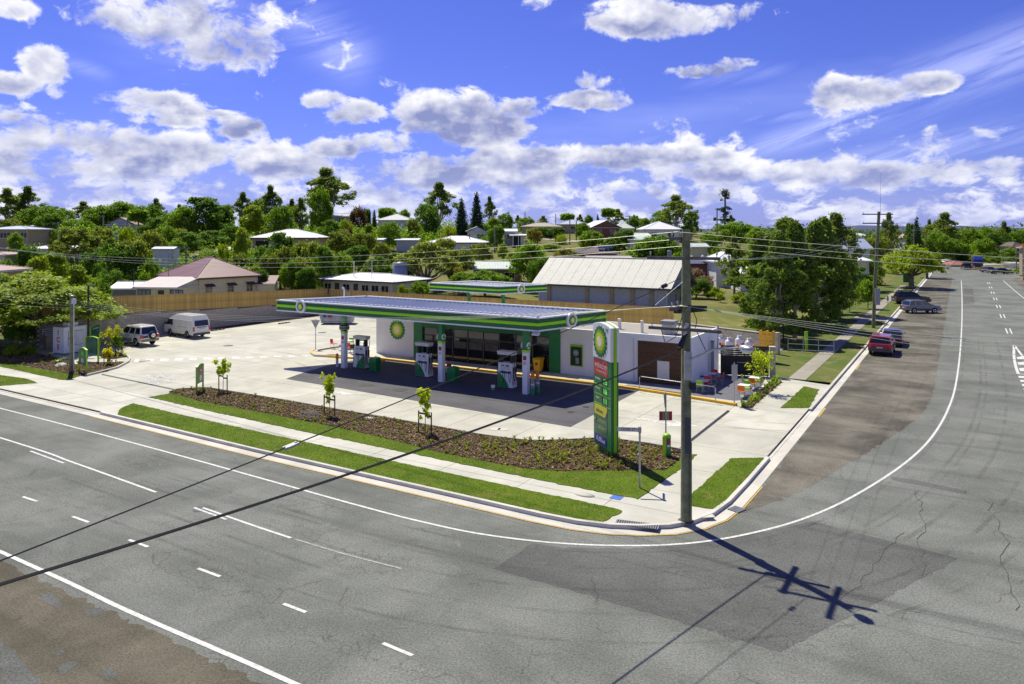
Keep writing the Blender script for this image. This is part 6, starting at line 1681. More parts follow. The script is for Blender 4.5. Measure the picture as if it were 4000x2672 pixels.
def house(label, loc, rz, w, d, ze, zr, roof='hip', wall='w_white', rm='r_white', ov=.5, wins=(), name='house', cat='house', fascia='off_white', base=.8, ridge=None, door=None, side_wins=(), chimney=None, extra=None, low=3.0, low_m=None):
    """local x right, y away, z from the floor line (0); the walls run down by `low` into the slope"""
    t = thing(name, label, cat, loc, rz)
    MB().box(0, w, 0, d, 0, ze).build('wall', M[wall], t)
    MB().box(.1, w - .1, .1, d - .1, -low, -.01).build('base_wall', M[low_m or wall], t)
    e = [(-ov, -ov), (w + ov, -ov), (w + ov, d + ov), (-ov, d + ov)]; th = .14; m = M[rm]
    z0 = ze - .02
    MB().prism(e, z0 - .06, z0 + .10).build('fascia', M[fascia], t)
    z1 = z0 + .101; o2 = ov + .02
    E = [(-o2, -o2, z1), (w + o2, -o2, z1), (w + o2, d + o2, z1), (-o2, d + o2, z1)]
    if roof == 'hip':
        r = min(w, d) / 2
        Rg = [(r, d / 2, zr), (w - r, d / 2, zr)] if w >= d else [(w / 2, r, zr), (w / 2, d - r, zr)]
        if abs(w - d) < .3: Rg = [(w / 2 - .05, d / 2, zr), (w / 2 + .05, d / 2, zr)]
        if w >= d: F = [[E[0], E[1], Rg[1], Rg[0]], [E[2], E[3], Rg[0], Rg[1]], [E[1], E[2], Rg[1]], [E[3], E[0], Rg[0]]]
        else: F = [[E[1], E[2], Rg[1], Rg[0]], [E[3], E[0], Rg[0], Rg[1]], [E[0], E[1], Rg[0]], [E[2], E[3], Rg[1]]]
    elif roof == 'gable':      # ridge along x
        Rg = [(-o2, d / 2, zr), (w + o2, d / 2, zr)]; F = [[E[0], E[1], Rg[1], Rg[0]], [E[2], E[3], Rg[0], Rg[1]]]
        for x in (0, w): MB().hexa([(x - .06, .02, z0), (x + .06, .02, z0), (x + .06, d - .02, z0), (x - .06, d - .02, z0)], [(x - .06, d / 2 - .05, zr - .12), (x + .06, d / 2 - .05, zr - .12), (x + .06, d / 2 + .05, zr - .12), (x - .06, d / 2 + .05, zr - .12)]).build('gable', M[wall], t)
    elif roof == 'gabley':
        Rg = [(w / 2, -o2, zr), (w / 2, d + o2, zr)]; F = [[E[3], E[0], Rg[0], Rg[1]], [E[1], E[2], Rg[1], Rg[0]]]
        for y in (0, d): MB().hexa([(.02, y - .06, z0), (w - .02, y - .06, z0), (w - .02, y + .06, z0), (.02, y + .06, z0)], [(w / 2 - .05, y - .06, zr - .12), (w / 2 + .05, y - .06, zr - .12), (w / 2 + .05, y + .06, zr - .12), (w / 2 - .05, y + .06, zr - .12)]).build('gable', M[wall], t)
    else:                      # skillion, falls to the front
        F = [[E[0], E[1], (w + o2, d + o2, zr), (-o2, d + o2, zr)]]; Rg = None
        MB().side([(0, 0), (0, 0)], 0, 0) if False else None
        MB().add([(0, 0, z0), (w, 0, z0), (w, d, z0), (0, d, z0), (0, d, zr - .15), (w, d, zr - .15)], [(0, 1, 2, 3), (0, 3, 4), (1, 5, 2), (3, 2, 5, 4), (0, 4, 5, 1)]).build('gable', M[wall], t)
    for f in F:
        n = len(f); up = [(x, y, z + .05) for x, y, z in f]
        mb = MB(); mb.add(list(f) + up, [tuple(range(n - 1, -1, -1)), tuple(range(n, 2 * n))] + [(i, (i + 1) % n, n + (i + 1) % n, n + i) for i in range(n)]); mb.build('roof', m, t)
    if Rg:
        MB().tube((Rg[0][0], Rg[0][1], zr + .06), (Rg[1][0], Rg[1][1], zr + .06), .09, .09, 6).build('ridge_cap', m, t)
        if roof == 'hip':
            for p in E: MB().tube((p[0], p[1], p[2] + .05), min(Rg, key=lambda q: (q[0] - p[0]) ** 2 + (q[1] - p[1]) ** 2)[:2] + (zr + .06,), .07, .07, 6).build('hip_cap', m, t)
    MB().box(-ov - .02, w + ov + .02, -ov - .14, -ov - .022, z0 - .05, z0 + .07).build('gutter', M[fascia], t)
    for x in (.12, w - .2): MB().box(x, x + .08, -.10, -.02, -.6, ze - .1).build('downpipe', M['off_white'], t)
    for (x, zc, ww, hh) in wins: window(t, x, 0, zc, ww, hh, -1, bars=2 if ww > 1.8 else 1)
    for (y, zc, ww, hh) in side_wins: window(t, y, w, zc, ww, hh, 1, ax='x')
    if door: x, ww, hh, dm = door; dd = MB().box(x - ww / 2, x + ww / 2, -.03, -.004, 0, hh).build('door', M[dm], t); MB().box(x + ww * .3, x + ww * .36, -.07, -.03, hh * .45, hh * .5).build('handle', M['steel'], dd)
    if chimney: MB().box(chimney[0] - .3, chimney[0] + .3, chimney[1] - .3, chimney[1] + .3, zr - 1.0, zr + .8).build('chimney', M['w_brick'], t)
    if extra: extra(t)
    return t


def at_house(px_l, py_eave, Y, ze, off=0.0):
    """front left corner of a house whose eave shows at this pixel"""
    p = ray(px_l, py_eave, Y); return (p.x, p.y, p.z - ze)


# yellow house with the red pyramid roof, and its verandah
def yellow_extra(t):
    for y in (2.0, 5.1, 8.2):
        window(t, 0, 0, 0, .01, .01) if False else None
    for x in (1.5, 4.5, 7.2):
        f = window(t, x, 0, 1.55, .85, 1.05, -1, 'off_white', 'glass')
        MB().hexa([(x - .62, -.75, 2.02), (x + .62, -.75, 2.02), (x + .62, -.05, 2.32), (x - .62, -.05, 2.32)], [(x - .62, -.75, 2.06), (x + .62, -.75, 2.06), (x + .62, -.05, 2.36), (x - .62, -.05, 2.36)]).build('window_hood', M['fascia_dark'], t)
    for k in range(11): MB().box(-.02, 8.42, -.022, -.004, .15 + k * .26, .39 + k * .26).build('weatherboard', M['w_cream'], t)
    MB().tube((4.7, 4.7, 5.3), (4.7, 4.7, 5.75), .3, .3, 10).build('roof_vent', M['r_red'], t)
    MB().tube((-.1, 7.5, 3.0), (-.1, 7.5, 6.2), .04).build('aerial', M['grey'], t)
YC = ray(771, 1090, 95.0)
ang = rad(50)
YH = house('cream weatherboard house with a red pyramid roof behind the paling fence', (YC.x, YC.y, YC.z - 3.05), ang, 8.4, 9.8, 3.05, 5.55, 'hip', 'w_cream', 'r_red', .45, fascia='fascia_dark', extra=yellow_extra)
def ver_extra(t):
    for x, w_, g in ((1.0, 1.5, 'curtain'), (5.1, 1.5, 'curtain')):
        window(t, x, 0, 1.25, w_, 1.7, -1, 'grey_dark', g, True, 2)
    dd = MB().box(2.75, 3.5, -.02, -.004, .1, 2.1).build('door', M['glass'], t); MB().box(3.3, 3.38, -.06, -.02, 1.0, 1.08).build('handle', M['steel'], dd)
    MB().tube((-.5, .3, 2.6), (-.5, .3, 4.6), .05).build('pipe', M['grey_dark'], t)
VC = ray(532, 1125, 90.5); VD = ray(697, 1130, 90.0)
house('cream verandah wing with a pale lean-to roof in front of the red roofed house', (VC.x, VC.y, VC.z - 2.35), math.atan2(VD.y - VC.y, VD.x - VC.x), (VD - VC).length - .3, 5.0, 2.35, 3.35, 'skillion', 'w_cream', 'r_cream', .3, fascia='off_white', extra=ver_extra, name='house_wing', cat='house wing')
p = at_house(1003, 1112, 101, 2.5); house('small cream lean-to at the right end of the red roofed house', p, rad(8), 2.2, 3, 2.5, 3.5, 'skillion', 'w_cream', 'r_red', .2, name='house_wing', cat='house wing')
p = at_house(432, 1130, 93, 2.3); house('pale roofed grey shed left of the cream house', p, rad(4), 3.9, 4.5, 2.3, 3.0, 'gable', 'w_olive', 'r_white', .2, name='shed', cat='shed')

# motel block
def motel_extra(t):
    for k in range(7):
        x = .9 + k * 1.75
        if k in (1, 3): dd = MB().box(x - .42, x + .42, -.02, -.004, .05, 2.05).build('door', M['grey_dark'], t); MB().box(x + .25, x + .33, -.05, -.02, 1, 1.06).build('handle', M['steel'], dd)
        else: window(t, x, 0, 1.45 if k > 3 else 1.15, 1.2, .9 if k > 3 else 1.5, -1, 'off_white', 'glass')
    MB().tube((4.5, 1.4, 2.6), (4.5, 1.4, 4.9), .06).build('flue', M['off_white'], t); MB().tube((4.5, 1.4, 4.9), (4.5, 1.4, 5.0), .14, .14).build('flue_cap', M['off_white'], t)
    MB().tube((8.0, 1.2, 2.6), (8.0, 1.2, 5.2), .05).build('flue', M['off_white'], t)
    MB().lathe([(1.05, 0), (1.05, 1.75), (.2, 2.0)], 20, (8.7, 6.4, 2.9)).build('evaporative_cooler', M['cooler'], t)
house('long cream block with a white low roof behind the rear fence corner', AB(78.4, 78.2, 1.5), GRID_RZ, 12.9, 7.2, 2.42, 3.25, 'hip', 'w_pale', 'r_white', .55, fascia='fascia_dark', extra=motel_extra, name='motel', cat='building')

# church hall
def church_extra(t):
    for k in range(6): x = 17.3 - .05 - (k + .0) * 3.05 if k else 17.0
    for x in (1.6, 6.9, 10.2, 12.9, 15.3):
        MB().box(x - .24, x + .24, -.16, .0, -2.0, 3.42).build('buttress', M['w_tan'], t)
    for y in (2.7, 6.0):
        window(t, y, 17.3, 1.8, .6, 1.9, 1, 'off_white', 'glass', True, 0, 'x')
    window(t, 4.35, 17.3, 4.6, .5, .7, 1, 'off_white', 'glass', True, 0, 'x'); window(t, 4.35, 17.3, 2.4, .8, 1.3, 1, 'off_white', 'glass', True, 0, 'x')
    for z in (0.2,): MB().box(-.02, 17.32, -.03, -.004, z, z + .12).build('base_board', M['grey'], t)
    for k in range(13):
        x = .35 + k * 1.38
        MB().hexa([(x - .01, -.72, 3.52), (x + .01, -.72, 3.52), (x + .01, 4.35, 6.80), (x - .01, 4.35, 6.80)], [(x - .01, -.72, 3.545), (x + .01, -.72, 3.545), (x + .01, 4.35, 6.825), (x - .01, 4.35, 6.825)]).build('roof_seam', M['r_asb'], t)
CH = AB(47.2, 85.0, .55)
house('big pale grey church hall with a steep weathered roof behind the rear fence', CH, GRID_RZ, 17.3, 8.7, 3.45, 6.75, 'gable', 'w_grey', 'r_asb', .62, fascia='fascia_dark', extra=church_extra, name='church_hall', cat='hall')

W3_ = ((1.6, 1.5, 1.5, 1.1), (4.6, 1.5, 1.5, 1.1), (7.6, 1.5, 1.5, 1.1))
def HS(label, pxl, pxr, eave, ridge, Y, roof, wall, rm, rz=0.0, dd=8.0, ze=2.8, wins=None, **k):
    """house from its eave line in the survey photo"""
    w = (pxr - pxl) / FOC * Y; ov = k.pop('ov', .5); w = max(w / max(math.cos(rz), .5) - 2 * ov, 2)
    p = ray(pxl, eave, Y); p = Vector((p.x + ov * math.cos(rz), p.y + ov * math.sin(rz), p.z)); zr = ze + (eave - ridge) * (Y + (dd / 2)) / FOC + .25
    # the ridge is farther than the eave, so allow for the longer sight line
    zr = EYE - (ridge - 900) * (Y + dd / 2) / FOC - (p.z - ze)
    if wins is None: n = max(1, int(w / 3.2)); wins = [((i + .5) * w / n, ze * .55, min(1.6, w / n * .5), 1.1) for i in range(n)]
    return house(label, (p.x, p.y, p.z - ze), rz, w, dd, ze, max(zr, ze + .35), roof, wall, rm, ov, wins, **k)


def solar(x, y, z, tilt, n=3):
    def f(t):
        for i in range(n):
            o = MB().box(0, .95, 0, 1.6, 0, .05).build('solar_panel', M['solar'], t); o.location = (x + i * 1.0, y, z); o.rotation_euler = (tilt, 0, 0)
    return f


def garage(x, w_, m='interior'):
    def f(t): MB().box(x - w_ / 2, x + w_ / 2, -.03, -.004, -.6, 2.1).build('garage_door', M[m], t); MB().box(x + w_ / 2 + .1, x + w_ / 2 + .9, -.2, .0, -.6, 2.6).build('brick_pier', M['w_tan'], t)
    return f


HS('brick house with white windows under a pale flat roof at the left edge', -60, 118, 897, 884, 165, 'hip', 'w_tan', 'r_blue', 0, 8, 2.7, [(4.0, 1.5, 2.2, 1.2), (8.1, 1.5, 1.3, 1.2)], low=4)
HS('white roofed house behind the spreading olive tree at the left', 118, 330, 973, 949, 140, 'hip', 'w_white', 'r_white', .0, 8, 2.7)
HS('pink roofed house high among the trees at the left', 408, 520, 878, 850, 205, 'gabley', 'w_grey', 'r_pink', .2, 7, 2.8, low=4)
HS('blue grey small house left of the pink roofed one', 118, 160, 885, 876, 190, 'gable', 'w_grey', 'r_pink', .0, 6, 2.6, low=4)
HS('pink roof corner at the left edge above the feathery tree', -330, -10, 1062, 1030, 88, 'hip', 'w_tan', 'r_pink', -.05, 6, 2.6)
HS('cream brick house end at the left edge above the pink roof', -150, 32, 997, 985, 118, 'hip', 'w_pale', 'r_pink', 0, 7, 2.7, low=4)
HS('white weatherboard shed wall above the red roofed house', 592, 682, 974, 970, 130, 'gable', 'w_white', 'r_white', .0, 2.2, 2.9, (), name='shed', cat='shed', ov=.1, low=1)
HS('white hip roofed house with a dark open garage on the left hillside', 975, 1250, 930, 897, 165, 'hip', 'w_tan', 'r_white', .03, 12, 2.7, [(6.5, 1.4, 1.6, 1.1)], extra=garage(2.2, 2.8), low=4, fascia='fascia_dark')
HS('grey white house on the crest behind the slim pale trunked tree', 1212, 1312, 845, 826, 238, 'hip', 'w_grey', 'r_white', 0, 8, 3.0, low=5)
HS('small grey house on the crest right of the slim pale trunked tree', 1304, 1366, 846, 835, 240, 'gable', 'w_grey', 'r_grey', 0, 7, 2.7, low=5)
HS('house with a blue grey hip roof and white walls on the crest', 1470, 1612, 861, 836, 205, 'hip', 'w_white', 'r_grey', .0, 9, 3.6, [(7.6, 2.0, .6, 1.0), (8.6, 2.0, .6, 1.0)], low=5)
HS('low grey flat roofed shed among bushes below the blue grey roof', 1540, 1636, 939, 934, 168, 'skillion', 'w_grey', 'r_white', 0, 4, 2.3, (), name='shed', cat='shed', low=4)
HS('pale carport roof half hidden right of the olive hedge', 1445, 1482, 938, 936, 165, 'skillion', 'w_grey', 'r_white', 0, 4, 2.4, (), name='shed', cat='shed', low=4)
HS('long white hip roof house with a black flue in mid slope', 1662, 1905, 949, 923, 160, 'hip', 'w_white', 'r_white', 0, 9, 2.9, [(9.5, 1.6, 1.2, 1.2)], fascia='fascia_dark', low=4, extra=lambda t: MB().tube((8.7, 2.2, 2.9), (8.7, 2.2, 4.8), .09).build('flue', M['black'], t))
HS('white house with a small front gable above the long white roof', 1822, 1908, 904, 886, 188, 'gabley', 'w_white', 'r_grey', .1, 8, 2.7, [(3.0, 1.4, 1.6, 1.1)], low=4)
HS('white roof end right of the dark tree with a pole', 1962, 2022, 905, 895, 186, 'gable', 'w_grey', 'r_white', 0, 7, 2.7, low=4)
HS('flat roofed carport with white posts beside the driveway', 1990, 2058, 921, 919, 182, 'skillion', 'interior', 'r_white', 0, 5, 2.6, (), low=4, name='carport', cat='carport', extra=lambda t: [MB().box(x, x + .15, -.2, -.05, 0, 2.6).build('post', M['white'], t) for x in (.3, 1.6)] and MB().box(2.2, 3.4, -.05, -.004, 0, 2.6).build('pale_wall', M['w_pale'], t))
HS('long beige roofed house on the skyline', 2032, 2196, 886, 871, 235, 'hip', 'w_tan', 'r_beige', 0, 9, 2.7, low=5)
HS('house with a blue roof on the skyline behind two poles', 2176, 2300, 877, 859, 262, 'hip', 'w_tan', 'r_blue', 0, 9, 2.7, low=6)
HS('brick house with a shining white gable roof on the right skyline', 2306, 2432, 890, 862, 225, 'gabley', 'w_red', 'r_white', .25, 9, 2.7, low=5)
HS('pale green roof just right of the shining white gable roof', 2400, 2480, 893, 869, 232, 'hip', 'w_white', 'r_green', 0, 9, 2.7, low=5)
HS('brown tiled house with solar panels behind the church hall', 2246, 2420, 990, 964, 150, 'hip', 'w_red', 'r_tile', .0, 8, 2.6, low=4, extra=solar(4.2, .9, 3.55, rad(18)))
HS('long low grey shed behind the church hall ridge', 2292, 2472, 1011, 1001, 128, 'gable', 'w_brick', 'r_cream', 0, 5, 2.4, (), name='shed', cat='shed', low=4)
HS('pale green roofed building with a satellite dish left of the church hall', 1836, 2050, 1052, 1022, 122, 'gable', 'w_brick', 'r_green', 0, 7, 2.4, low=3, extra=lambda t: (MB().tube((6.4, .5, 2.4), (6.4, .5, 3.6), .03).build('dish_mast', M['grey'], t), setattr(MB().lathe([(.02, 0), (.35, .08), (.5, .2)], 16).build('satellite_dish', M['black'], t), 'location', (6.4, .4, 3.6))))
HS('small pale green roofed shed tucked left of the church gable', 2150, 2192, 1040, 1024, 120, 'gable', 'w_white', 'r_green', 0, 4, 2.3, (), name='shed', cat='shed')
HS('white hip roofed house on the slope right behind the main pole', 2512, 2662, 897, 866, 192, 'hip', 'w_white', 'r_white', 0, 10, 2.9, low=5)
HS('pale green lean-to roof left of the main pole', 2452, 2560, 938, 911, 175, 'skillion', 'w_white', 'r_green', 0, 9, 2.4, (), low=4)
HS('cream building with a pale green roof right behind the main pole', 2696, 2772, 966, 951, 158, 'gable', 'w_pale', 'r_green', 0, 6, 2.4, (), name='shed', cat='shed', low=3)
HS('long dark navy flat roof crossing behind the main pole', 2556, 2812, 1032, 1010, 132, 'skillion', 'w_red', 'r_navy', 0, 9, 2.5, (), low=3, fascia='blue', extra=lambda t: (MB().lathe([(.42, 0), (.42, 1.5), (.46, 1.55), (.3, 1.75)], 16, (3.4, 6, 3.0)).build('roof_cowl', M['galv'], t), MB().lathe([(.3, 0), (.3, .5), (.1, .7)], 12, (9.6, 6.5, 3.2)).build('roof_vent', M['white'], t)))
def two_extra(t):
    window(t, 3.1, 0, 3.7, 2.6, .9, -1, 'blue_pale', 'glass_blue', True, 2); window(t, 3.6, 0, 1.2, 1.0, 1.1)
    for k in range(4): MB().box(1.8, 4.4, -.5, -.1, 3.95 + k * .12, 3.99 + k * .12).build('awning_slat', M['blue_pale'], t)
HS('white two storey house beside the thin leaning tree', 2786, 2916, 1024, 986, 126, 'hip', 'w_white', 'r_white', 0, 8, 4.3, (), low=2, extra=two_extra)
HS('white garage with a bright roof right of the two storey house', 2880, 2990, 1072, 1048, 118, 'skillion', 'w_white', 'r_white', 0, 6, 2.6, (), low=2, name='shed', cat='shed')
HS('white roofed house seen right of the big she-oaks, upper of two roofs', 3268, 3412, 974, 932, 150, 'gable', 'w_white', 'r_blue', .05, 7, 3.4, low=3)
HS('lower white flat roof right of the big she-oaks', 3282, 3406, 1020, 1002, 132, 'skillion', 'w_pale', 'r_white', 0, 5, 2.4, (), low=3)
HS('tiny white roof under the distant blue hill', 3342, 3382, 921, 912, 290, 'gable', 'w_white', 'r_white', 0, 7, 2.5, low=3)
HS('pink roofed house far off left of the dark conifer', 3532, 3568, 930, 914, 290, 'hip', 'w_white', 'r_pink', 0, 8, 2.6, low=3)
HS('white house far off with a dark doorway left of the pink roof', 3500, 3534, 930, 920, 296, 'hip', 'w_white', 'r_tile', 0, 8, 2.6, low=3)
HS('beige block building among trees above the far street', 3742, 3792, 960, 956, 300, 'skillion', 'w_tan', 'r_beige', 0, 7, 4.4, low=3)
HS('shop with a terracotta hip roof facing the end of the street', 3712, 3802, 1036, 1021, 228, 'hip', 'w_red', 'r_terr', 0, 8, 3.0, low=1)
HS('cream shop with a white gable roof behind the terracotta roof', 3690, 3790, 1030, 1014, 246, 'gable', 'w_pale', 'r_white', .1, 8, 2.8, low=1)
HS('beige shop with a pale awning at the far right', 3843, 3918, 1036, 1030, 236, 'skillion', 'w_tan', 'r_cream', 0, 4, 3.4, (), low=1, extra=lambda t: MB().box(-.3, 6.2, -1.6, -.05, 2.2, 2.3).build('awning', M['off_white'], t))
HS('white fronted shop with an awning beside the orange building', 3940, 3998, 1030, 1025, 220, 'skillion', 'w_white', 'r_cream', 0, 3, 3.2, (), low=1, extra=lambda t: MB().box(-.3, 6.2, -1.6, -.05, 2.2, 2.3).build('awning', M['off_white'], t))
def pub_extra(t):
    MB().box(-.1, 9, -.12, -.0, 6.0, 6.9).build('parapet', M['amber'], t); window(t, 1.5, 0, 1.6, 1.0, 2.0, -1, 'off_white', 'glass'); window(t, 4.5, 0, 4.6, 1.2, 1.5)
    for k in range(5): MB().box(0, 9, -1.6 + k * .3, -1.32 + k * .3, 3.2 + k * .12, 3.3 + k * .12).build('verandah_roof', M['r_terr'], t)
HS('two storey building with an orange parapet at the right edge of the street', 3984, 4160, 968, 963, 165, 'skillion', 'w_tan', 'r_terr', -.2, 1.5, 6.0, (), low=1, extra=pub_extra)
HS('brown hip roofed house behind the orange building', 3952, 4010, 962, 946, 260, 'hip', 'w_tan', 'r_tile', 0, 9, 2.8, low=2)

# ------------------------------------------------------------------ trees and plants
M['leaf_dark'] = leaf_mat('leaf_dark', (.020, .046, .012), (.046, .090, .018))
M['leaf_mid'] = leaf_mat('leaf_mid', (.033, .070, .011), (.066, .112, .018))
M['leaf_olive'] = leaf_mat('leaf_olive', (.044, .066, .020), (.082, .106, .032), .6)
M['leaf_gum'] = leaf_mat('leaf_gum', (.038, .064, .022), (.074, .104, .034), .5)
M['leaf_lime'] = leaf_mat('leaf_lime', (.065, .105, .008), (.125, .16, .012), .5, .4)
M['leaf_bright'] = leaf_mat('leaf_bright', (.055, .095, .010), (.105, .145, .016), .5, .4)
M['leaf_yellow'] = leaf_mat('leaf_yellow', (.10, .125, .008), (.20, .20, .012), .5, .45)
M['leaf_oak'] = leaf_mat('leaf_oak', (.036, .066, .014), (.070, .108, .022), .6, .3)
M['leaf_cone'] = leaf_mat('leaf_cone', (.012, .026, .016), (.022, .042, .020), .6, .15)
M['leaf_red'] = leaf_mat('leaf_red', (.036, .026, .017), (.062, .038, .024), .6)
M['leaf_pink'] = leaf_mat('leaf_pink', (.036, .042, .032), (.115, .075, .13), .6)
M['leaf_sap'] = leaf_mat('leaf_sap', (.10, .15, .010), (.18, .21, .016), .5, .45)
M['leaf_dry'] = leaf_mat('leaf_dry', (.052, .058, .024), (.090, .088, .036), .6)


def foliage(clumps, n, size, seed, droop=0.0, flat=0.0, asp=1.6, shell=.55, stray=.16):
    """leaf sprays: many small tilted faces filling ellipsoid clumps (centre, radii)"""
    rs = np.random.RandomState(seed); V = []; tot = sum(c[1][0] * c[1][1] * c[1][2] for c in clumps) ** (1.0)
    ws = np.array([(c[1][0] * c[1][1] * c[1][2]) ** .667 for c in clumps]); ws = ws / ws.sum()
    for (c, r), w in zip(clumps, ws):
        k = max(6, int(n * w)); d = rs.normal(size=(k, 3)); d /= np.linalg.norm(d, axis=1)[:, None]
        rr = rs.uniform(0, 1, k) ** (1 / 3.0); rr = shell + (1 - shell) * rr; rr *= np.where(rs.rand(k) < stray, rs.uniform(1.0, 1.5, k), rs.uniform(.6, 1.08, k))
        P = np.array(c) + d * rr[:, None] * np.array(r)
        nrm = d * .75 + rs.normal(size=(k, 3)) * .55 + np.array([0, 0, .35 + flat]); nrm /= np.linalg.norm(nrm, axis=1)[:, None]
        u = np.cross(nrm, rs.normal(size=(k, 3))); u /= np.linalg.norm(u, axis=1)[:, None] + 1e-9
        if droop: u = u * (1 - droop) + np.array([0, 0, -1.0]) * droop; u /= np.linalg.norm(u, axis=1)[:, None]
        v = np.cross(nrm, u); v /= np.linalg.norm(v, axis=1)[:, None] + 1e-9
        s = size * rs.uniform(.55, 1.35, k)[:, None]; a = s * asp * .5; b = s * .5
        q = np.stack([P - u * a, P + v * b * rs.uniform(.6, 1.1, k)[:, None], P + u * a, P - v * b], 1); V.append(q)
    V = np.concatenate(V).reshape(-1, 3); m = len(V) // 4
    me = bpy.data.meshes.new('crown'); me.vertices.add(m * 4); me.vertices.foreach_set('co', V.astype(np.float32).ravel())
    me.loops.add(m * 4); me.loops.foreach_set('vertex_index', np.arange(m * 4, dtype=np.int32))
    me.polygons.add(m); me.polygons.foreach_set('loop_start', np.arange(0, m * 4, 4, dtype=np.int32)); me.polygons.foreach_set('loop_total', np.full(m, 4, np.int32))
    me.update(calc_edges=True); return me


def limbs(base_h, tips, r0, seed, lean=(0, 0), r_tip=.03, fork=None):
    rs = random.Random(seed); mb = MB(); f = Vector((lean[0], lean[1], base_h))
    mb.path([(0, 0, -.4), (lean[0] * .3 + .05, lean[1] * .3, base_h * .35), (lean[0] * .6, lean[1] * .6 + .05, base_h * .7), f], [r0 * 1.25, r0, r0 * .9, r0 * .8], 8)
    for t in tips:
        t = Vector(t); d = t - f; s = f - Vector((0, 0, base_h * rs.uniform(0, .25)))
        m1 = s.lerp(t, .35) + Vector((rs.uniform(-.1, .1) * d.length, rs.uniform(-.1, .1) * d.length, -.05 * d.length)); m2 = s.lerp(t, .7) + Vector((rs.uniform(-.06, .06) * d.length, rs.uniform(-.06, .06) * d.length, 0))
        mb.path([s, m1, m2, t], [r0 * .55, r0 * .40, r0 * .25, r_tip], 5)
    return mb


PROTO = {}
def proto(kind, variants): PROTO[kind] = variants
def mk(clumps, n, size, leaf, seed, base_h, r0, bark='bark', ntips=9, h=None, w=None, **k):
    cm = foliage(clumps, n, size, seed, **k); cm.materials.append(M[leaf])
    tips = sorted(clumps, key=lambda c: -c[1][0])[:ntips]
    tm = limbs(base_h, [(c[0][0], c[0][1], c[0][2] - c[1][2] * .2) for c in tips], r0, seed).mesh('trunk', M[bark])
    zs = [c[0][2] + c[1][2] for c in clumps]; xs = [abs(c[0][0]) + c[1][0] for c in clumps]; ys = [abs(c[0][1]) + c[1][1] for c in clumps]
    return (cm, tm, h or max(zs), w or 2 * max(max(xs), max(ys)) * .94)


def broad_clumps(rs, w, z0, z1, n, cr=(.16, .26), power=1.0):
    out = [((0, 0, (z0 + z1) / 2), (w * .30, w * .30, (z1 - z0) * .34))]
    for i in range(n):
        a = rs.uniform(0, 6.28); t = rs.random(); el = rs.uniform(-.5, 1.0)
        rr = w * .5 * math.cos(max(el, -.2) * 1.35) * rs.uniform(.55, .92); z = (z0 + z1) / 2 + (z1 - z0) * .5 * math.sin(el * 1.35) * rs.uniform(.7, .95)
        r = w * rs.uniform(*cr) * .62; out.append(((rr * math.cos(a), rr * math.sin(a), z), (r, r, r * rs.uniform(.6, .9))))
    return out
def gum_clumps(rs, w, z0, z1, n, top=.62, r=(.10, .17)):
    out = []
    for i in range(n):
        a = rs.uniform(0, 6.28); f = rs.random() ** .6; z = z0 + (z1 - z0) * f
        env = w * .5 * (math.sin(min(1, f * 1.08 + .12) * math.pi) ** .55) * rs.uniform(.25, .9); q = w * rs.uniform(*r)
        out.append(((env * math.cos(a), env * math.sin(a), z), (q, q, q * rs.uniform(.7, .95))))
    return out
def layer_clumps(rs, w, z0, z1, n):
    out = []
    for i in range(n):
        a = rs.uniform(0, 6.28); f = math.sqrt(rs.random()); rr = w * .5 * f * .92; z = z0 + (z1 - z0) * (1 - f ** 1.8) * rs.uniform(.55, 1.0); q = w * rs.uniform(.07, .13)
        out.append(((rr * math.cos(a), rr * math.sin(a), z), (q, q, q * rs.uniform(.22, .4))))
    return out


rs = random.Random(5)
proto('broad', [mk(broad_clumps(rs, 10, .5, 9, 38), 8500, .30, 'leaf_mid', 1, 2.2, .28), mk(broad_clumps(rs, 10, .3, 9.5, 44, (.12, .22)), 8500, .30, 'leaf_mid', 2, 2.2, .28)])
proto('dark', [mk(broad_clumps(rs, 10, .8, 10, 36), 8500, .31, 'leaf_dark', 3, 2.0, .3), mk(broad_clumps(rs, 10, .8, 11, 44, (.12, .2)), 8500, .30, 'leaf_dark', 4, 2.0, .3)])
proto('olive', [mk(broad_clumps(rs, 10, 1.8, 7.5, 44, (.12, .2)), 7500, .28, 'leaf_olive', 5, 2.2, .22, ntips=14), mk(broad_clumps(rs, 10, 1.0, 8, 40, (.12, .2)), 7000, .30, 'leaf_olive', 6, 1.8, .22)])
proto('gum', [mk(gum_clumps(rs, 9, 7.5, 17, 95, r=(.065, .125)), 7600, .30, 'leaf_gum', 7, 6.0, .30, 'bark_pale', 14, shell=.2), mk(gum_clumps(rs, 9, 6.5, 16, 90, r=(.065, .12)), 7600, .30, 'leaf_gum', 8, 5.5, .30, 'bark_pale', 16, shell=.2), mk(gum_clumps(rs, 12, 5, 15, 120, r=(.045, .095)), 9000, .32, 'leaf_gum', 9, 4.5, .42, 'bark', 22, shell=.2)])
proto('lime', [mk(broad_clumps(rs, 8, .6, 6.5, 26), 4500, .30, 'leaf_lime', 10, 1.2, .16)])
proto('bright', [mk(broad_clumps(rs, 8, .5, 8, 34, (.12, .22)), 5500, .32, 'leaf_bright', 11, 1.6, .18), mk(gum_clumps(rs, 7, 1.5, 10, 34, r=(.12, .19)), 4500, .30, 'leaf_bright', 12, 2.5, .18)])
proto('red', [mk(broad_clumps(rs, 8, .8, 7, 24), 4200, .30, 'leaf_red', 13, 1.6, .16)])
proto('pink', [mk(broad_clumps(rs, 6, .5, 5, 24), 4200, .22, 'leaf_pink', 14, 1.0, .12)])
proto('dry', [mk(broad_clumps(rs, 8, .5, 6, 30, (.12, .2)), 4200, .26, 'leaf_dry', 15, 1.4, .14)])
